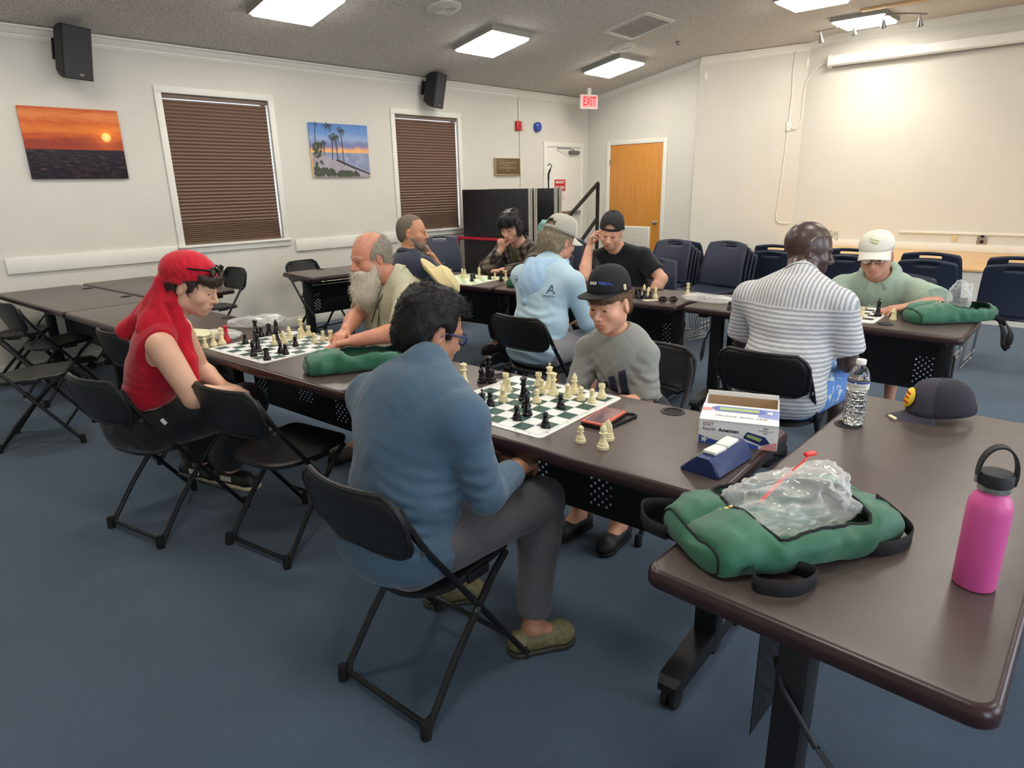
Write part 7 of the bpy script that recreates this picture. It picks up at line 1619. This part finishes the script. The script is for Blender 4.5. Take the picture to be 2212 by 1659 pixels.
# three slanted bars printed on the chest, projected onto the shirt
M_bar=mat('navy_chest_print',(34,36,58),.8)
fwd=nv3(A(-.10,-1,0)); sd=nv3(A(-1,.10,0)); 
TREE=SV
def chest(u,z):
    p=A(4.875,2.30,0)+(-sd)*u+A(0,0,z); best=None
    q=TREE-p; lat=np.hypot(q@sd,q[:,2]); kk=lat<.016
    y=(-(TREE[kk]@fwd)).min() if kk.any() else -(A(4.87,2.52,0)@fwd)
    base=p+fwd*(-(p@fwd))  # remove fwd component
    return base+fwd*(-y+.0035)
def bar(pts,n=5):
    P=[A(*p) for p in pts]; g=[]
    for i in range(n+1):
        for j in range(n+1):
            a,b_=i/n,j/n; p=(P[0]*(1-a)+P[1]*a)*(1-b_)+(P[3]*(1-a)+P[2]*a)*b_; g.append(tuple(chest(p[0],p[1])))
    m_=MB(); m_.add(g,[(i*(n+1)+j,(i+1)*(n+1)+j,(i+1)*(n+1)+j+1,i*(n+1)+j+1) for i in range(n) for j in range(n)]); o=m_.build('chest_print',M_bar,r_,ang=80); solidify(o,.001)
for pts in (((.030,.625),(.066,.615),(.045,.735),(.016,.722)),((-.022,.632),(.018,.626),(-.004,.702),(-.034,.690)),((-.062,.640),(-.034,.634),(-.040,.668),(-.066,.660))): bar(pts)
make_trousers(r_,J,fabric('dark_shorts',(46,48,56)),.012,.85,.5,seed=59,bw=.82)
M_dc=mat('dark_clog',(30,30,32),.5)
for s_ in 'RL': shoe(r_,J['ankle'+s_],J['toe'+s_],M_dc,M_rubber,'clog',.86)
eye_parts(H,r_,gaze=(0,0,-.3),iris=(60,50,40)); M_kb=mat('light_brown_hair',(112,84,58),.55,noise=.35,nscale=160); brow_parts(H,r_,M_kb,.0026)
F=hair_field(.006,-.02,.026,.046,.0,-.035,-.058,lambda F:F.ell((0,.062,.050),(.066,.036,.026),None,.02),wv=.002,seed=61)
X_,Y_,Z_=F.ax[0][:,None,None],F.ax[1][None,:,None],F.ax[2][None,None,:]; F.f=np.maximum(F.f,(Z_-.060+0*X_+0*Y_).astype(np.float32))
make_hair(r_,H,M_kb,F,4500,.022,.0009,lambda p,nn:np.where((H.inv(p)[:,1]>.03)[:,None],np.tile(H.R@A(.3,.7,-.7),(len(p),1)),np.tile(H.R@A(0,.1,-1),(len(p),1))),lift=.25,jit=.3,seed=62)
cp=head_cap(r_,H,M_cb,M_cb,M_cb,z=.058,tilt=7,y=-.006,a=.086,b_=.104,h=.108,brim=.080,flat=True,droop=.004,opening=True)
CV=np.array([v.co for v in cp.data.vertices]); decal('BUILD',.0165,M_white,cp,(.008,.11,.052),(-1,-.05,0),(0,-.25,.97),CV,bold=.0005,sx=.8,off=.006,rad=.02); decal('VISION',.0165,mat('blue_thread',(70,92,190),.7),cp,(-.036,.105,.052),(-1,.42,0),(0,-.25,.97),CV,bold=.0003,sx=.8,off=.006,rad=.02)
MB().bbox((0,0,0),(.003,.018,.024),.001).build('cap_label',mat('tan_label',(206,190,150),.7),cp,loc=(-.0885,.012,.022),rot=(0,R(8),0))
finish(r_,(4.935,2.70,0))
# ---------------------------------------------------------------- 9 man in striped shirt
r_=person('person with a shaved head in a grey striped short-sleeved shirt, back to us')
J=dict(pelvis=A(5.335,3.275,.535),neck=A(5.315,3.465,1.045),shR=A(5.515,3.415,.945),shL=A(5.095,3.435,.940),elR=A(5.575,3.465,.680),elL=A(5.045,3.50,.69),wrR=A(5.515,3.700,.655),wrL=A(5.17,3.72,.665),
 hipR=A(5.43,3.27,.525),hipL=A(5.245,3.27,.525),kneeR=A(5.485,3.72,.535),kneeL=A(5.20,3.72,.53),ankleR=A(5.49,3.66,.09),ankleL=A(5.18,3.66,.09),toeR=A(5.52,3.80,.03),toeL=A(5.18,3.80,.03),hiprt=A(1,.02,0))
H=Head(A(5.295,3.585,1.178),-54,12,0,1.10)
sk=skin('deep',(74,54,48),.36,.10); nodes_of(sk)[1].inputs['Coat Weight'].default_value=.25; nodes_of(sk)[1].inputs['Coat Roughness'].default_value=.25; lp=lipm('deep',(92,62,56))
make_body(r_,J,H,sk,lp,dict(jaw=1.04,nose=1.15),dict(R=dict(d=A(-.2,.9,-.1),n=A(-.3,0,-.9),curl=(30,30,20)),L=dict(d=A(.3,.9,-.1),n=A(.2,0,-1))),step=.0075,bw=1.12,arm_w=1.12,neck_r=.060)
M_st=mat('grey_striped_cotton',(190,190,188),.9,spec=.15); nt,b=nodes_of(M_st); tc=nt.nodes.new('ShaderNodeTexCoord')
def wv_(axis,scale,dist):
    w_=nt.nodes.new('ShaderNodeTexWave'); w_.wave_type='BANDS'; w_.bands_direction=axis; w_.inputs['Scale'].default_value=scale; w_.inputs['Distortion'].default_value=dist; w_.inputs['Detail'].default_value=2; w_.inputs['Detail Scale'].default_value=3; nt.links.new(tc.outputs['Object'],w_.inputs['Vector'])
    c=nt.nodes.new('ShaderNodeValToRGB'); e=c.color_ramp.elements; e[0].position=.10; e[0].color=srgb(158,159,164); e[1].position=.60; e[1].color=srgb(196,196,195); k=e.new(.9); k.color=srgb(212,211,208); nt.links.new(w_.outputs['Fac'],c.inputs['Fac']); return c
ca,cb_=wv_('Z',15.5,1.1),wv_('X',17.,.9); sxz=nt.nodes.new('ShaderNodeSeparateXYZ'); nt.links.new(tc.outputs['Object'],sxz.inputs[0])
g1=nt.nodes.new('ShaderNodeMath'); g1.operation='GREATER_THAN'; g1.inputs[1].default_value=.945; nt.links.new(sxz.outputs['Z'],g1.inputs[0]); mx=nt.nodes.new('ShaderNodeMix'); mx.data_type='RGBA'; nt.links.new(g1.outputs[0],mx.inputs[0]); nt.links.new(ca.outputs[0],mx.inputs[6]); nt.links.new(cb_.outputs[0],mx.inputs[7]); nt.links.new(mx.outputs[2],b.inputs['Base Color'])
make_shirt(r_,J,M_st,.018,'short',.80,hem=.445,bw=1.14,belly=.03,extra=lambda F:F.ell(J['pelvis']+A(0,.0,.03),(.205,.165,.16),None,.05),H=H,seed=63,amp=.006,sl_inf=.034,neckcut=.070,neck_up=.02,armw=1.1,back=.015,zones=[(J['pelvis']+A(0,-.05,.1),.2,.9)],df=[dirfolds(J['pelvis']+A(.10,-.05,.15),.15,A(.6,0,.6),.06,.005,5)])
collar(r_,J,H,mat('pale_collar',(206,206,204),.9,noise=.08,nscale=160),.074,.036,.012,.6,flapdrop=.022)
M_hw=mat('blue_print_shorts',(86,126,190),.85,noise=.0); nt,b=nodes_of(M_hw); tc=nt.nodes.new('ShaderNodeTexCoord'); n_=nt.nodes.new('ShaderNodeTexNoise'); n_.inputs['Scale'].default_value=16; n_.inputs['Detail'].default_value=6; n_.inputs['Distortion'].default_value=1.2; nt.links.new(tc.outputs['Object'],n_.inputs['Vector']); c=nt.nodes.new('ShaderNodeValToRGB'); e=c.color_ramp.elements; e[0].position=.56; e[0].color=srgb(96,136,200); e[1].position=.64; e[1].color=srgb(206,214,206); nt.links.new(n_.outputs['Fac'],c.inputs['Fac']); nt.links.new(c.outputs[0],b.inputs['Base Color'])
make_trousers(r_,J,M_hw,.008,1.08,.47,seed=65,flare=.018,bw=.86)
for s_ in 'RL': shoe(r_,J['ankle'+s_],J['toe'+s_],MATS['dark_shoe'],M_rubber)
eye_parts(H,r_); brow_parts(H,r_,M_db,.0026)
head_glasses(r_,H,mat('gold_wire',(190,176,140),.3,metal=.8),M_clens,y=.088,z=.082,tilt=12,rim=.0012)
F=Field((-.10,-.02,-.17),(.10,.15,.0),.0045); F.cone((-.054,.022,-.055),(0,.078,-.108),.014,.018,.02); F.cone((.054,.022,-.055),(0,.078,-.108),.014,.018,.02)
make_hair(r_,H,mat('salt_stubble',(112,100,94),.7,noise=.4,nscale=260),F,1800,.004,.0006,lift=.6,seed=66,name='stubble') if False else None
finish(r_,(5.335,3.255,0))
# ---------------------------------------------------------------- 10 old man in white cap
r_=person('person, elderly, in a white cap, glasses and sage green shirt, touching the black king')
J=dict(pelvis=A(5.325,5.03,.51),neck=A(5.305,4.875,.900),shR=A(5.105,4.860,.815),shL=A(5.510,4.885,.820),elR=A(5.055,4.700,.700),elL=A(5.670,4.690,.800),wrR=A(5.185,4.600,.770),wrL=A(5.565,4.545,.788),
 hipR=A(5.235,5.00,.51),hipL=A(5.415,5.01,.51),kneeR=A(5.30,4.58,.53),kneeL=A(5.52,4.60,.53),ankleR=A(5.30,4.64,.09),ankleL=A(5.52,4.64,.09),toeR=A(5.30,4.50,.03),toeL=A(5.53,4.50,.03),hiprt=A(-1,-.05,0))
H=Head(A(5.300,4.760,1.052),186,15,4,1.08)
sk=skin('aged',(206,150,126),.55,.12); lp=lipm('aged',(188,126,110))
make_body(r_,J,H,sk,lp,dict(nose=1.15,ear=1.2,jaw=1.0),dict(L=dict(d=A(-.75,-.62,-.10),n=A(-.1,.0,-1),curl=(18,25,18),thumb=.5,sc=1.05),R=dict(d=A(.5,-.7,0),n=A(0,0,-1))),step=.008,fst=.004,bw=1.12,arm_w=1.0)
M_sg=fabric('sage_cotton',(156,174,156),.08,120,.2,700)
make_shirt(r_,J,M_sg,.016,'short',1.0,hem=.45,bw=1.14,belly=.04,H=H,seed=67,amp=.007,sl_inf=.048,neckcut=.070,neck_up=.015,armw=1.05,zones=[(J['elL'],.15,1.),(J['pelvis']+A(0,-.1,.1),.2,1.)],df=[dirfolds(J['neck']+A(.08,-.12,-.15),.14,A(.9,.2,.2),.05,.005,4)])
collar(r_,J,H,M_sg,.080,.036,.034,.45,base=.026,flapdrop=.045)
k=MB(); k.bbox(tuple(J['neck']*.62+J['pelvis']*.38+A(-.002,-.150,.0)),(.045,.012,.26),.004,rot=rotm('X',-24)); k.build('button_placket',M_sg,r_)
make_trousers(r_,J,M_sg,.018,1.12,.46,seed=69,flare=.025,bw=1.08,name='shorts')
for s_ in 'RL': shoe(r_,J['ankle'+s_],J['toe'+s_],MATS['brown_shoe'],M_rubber)
eye_parts(H,r_,gaze=(0,0,-.5)); M_wg=mat('white_hair',(206,202,194),.7,noise=.2,nscale=150); brow_parts(H,r_,M_wg)
F=hair_field(.006,-.02,.20,.022,-.015,-.03,-.060,None,wv=.003,seed=71); X_,Y_,Z_=F.ax[0][:,None,None],F.ax[1][None,:,None],F.ax[2][None,None,:]; F.f=np.maximum(F.f,(Z_-.065+0*X_+0*Y_).astype(np.float32)); make_hair(r_,H,M_wg,F,2500,.014,.0008,lift=.4,seed=72)
M_cwh=mat('white_cap_cotton',(226,222,208),.8,bump=.2,bscale=400); cp=head_cap(r_,H,M_cwh,M_cwh,M_cwh,z=.048,tilt=0,a=.089,b_=.106,h=.086,brim=.066,curve=.030,droop=.018)
k=MB(); k.tube(catmull([(-.03,.0905,.062),(-.012,.094,.068),(.008,.092,.074),(.02,.088,.080)],4),.0022,5); k.tube(catmull([(-.024,.094,.048),(-.006,.098,.052),(.010,.096,.062)],4),.0030,5); k.build('green_embroidery',mat('green_thread',(176,184,84),.8),cp)
head_glasses(r_,H,mat('dark_wire',(50,48,46),.4),M_clens,y=.104,z=.000,rim=.0016,tilt=-4)
finish(r_,(5.325,5.03,0))
# chairs that carry the three men on the far side
for (x,y,a,lb) in ((2.335,5.02,182,'navy stacking chair under the man in the plaid jacket'),(3.46,5.08,196,'navy stacking chair under the man in the black V-neck tee'),(5.33,5.12,182,'navy stacking chair under the old man in the white cap')):
    o=copy_tree(scx); place(o,(x,y,0),R(a),lb,'navy stacking chairs')
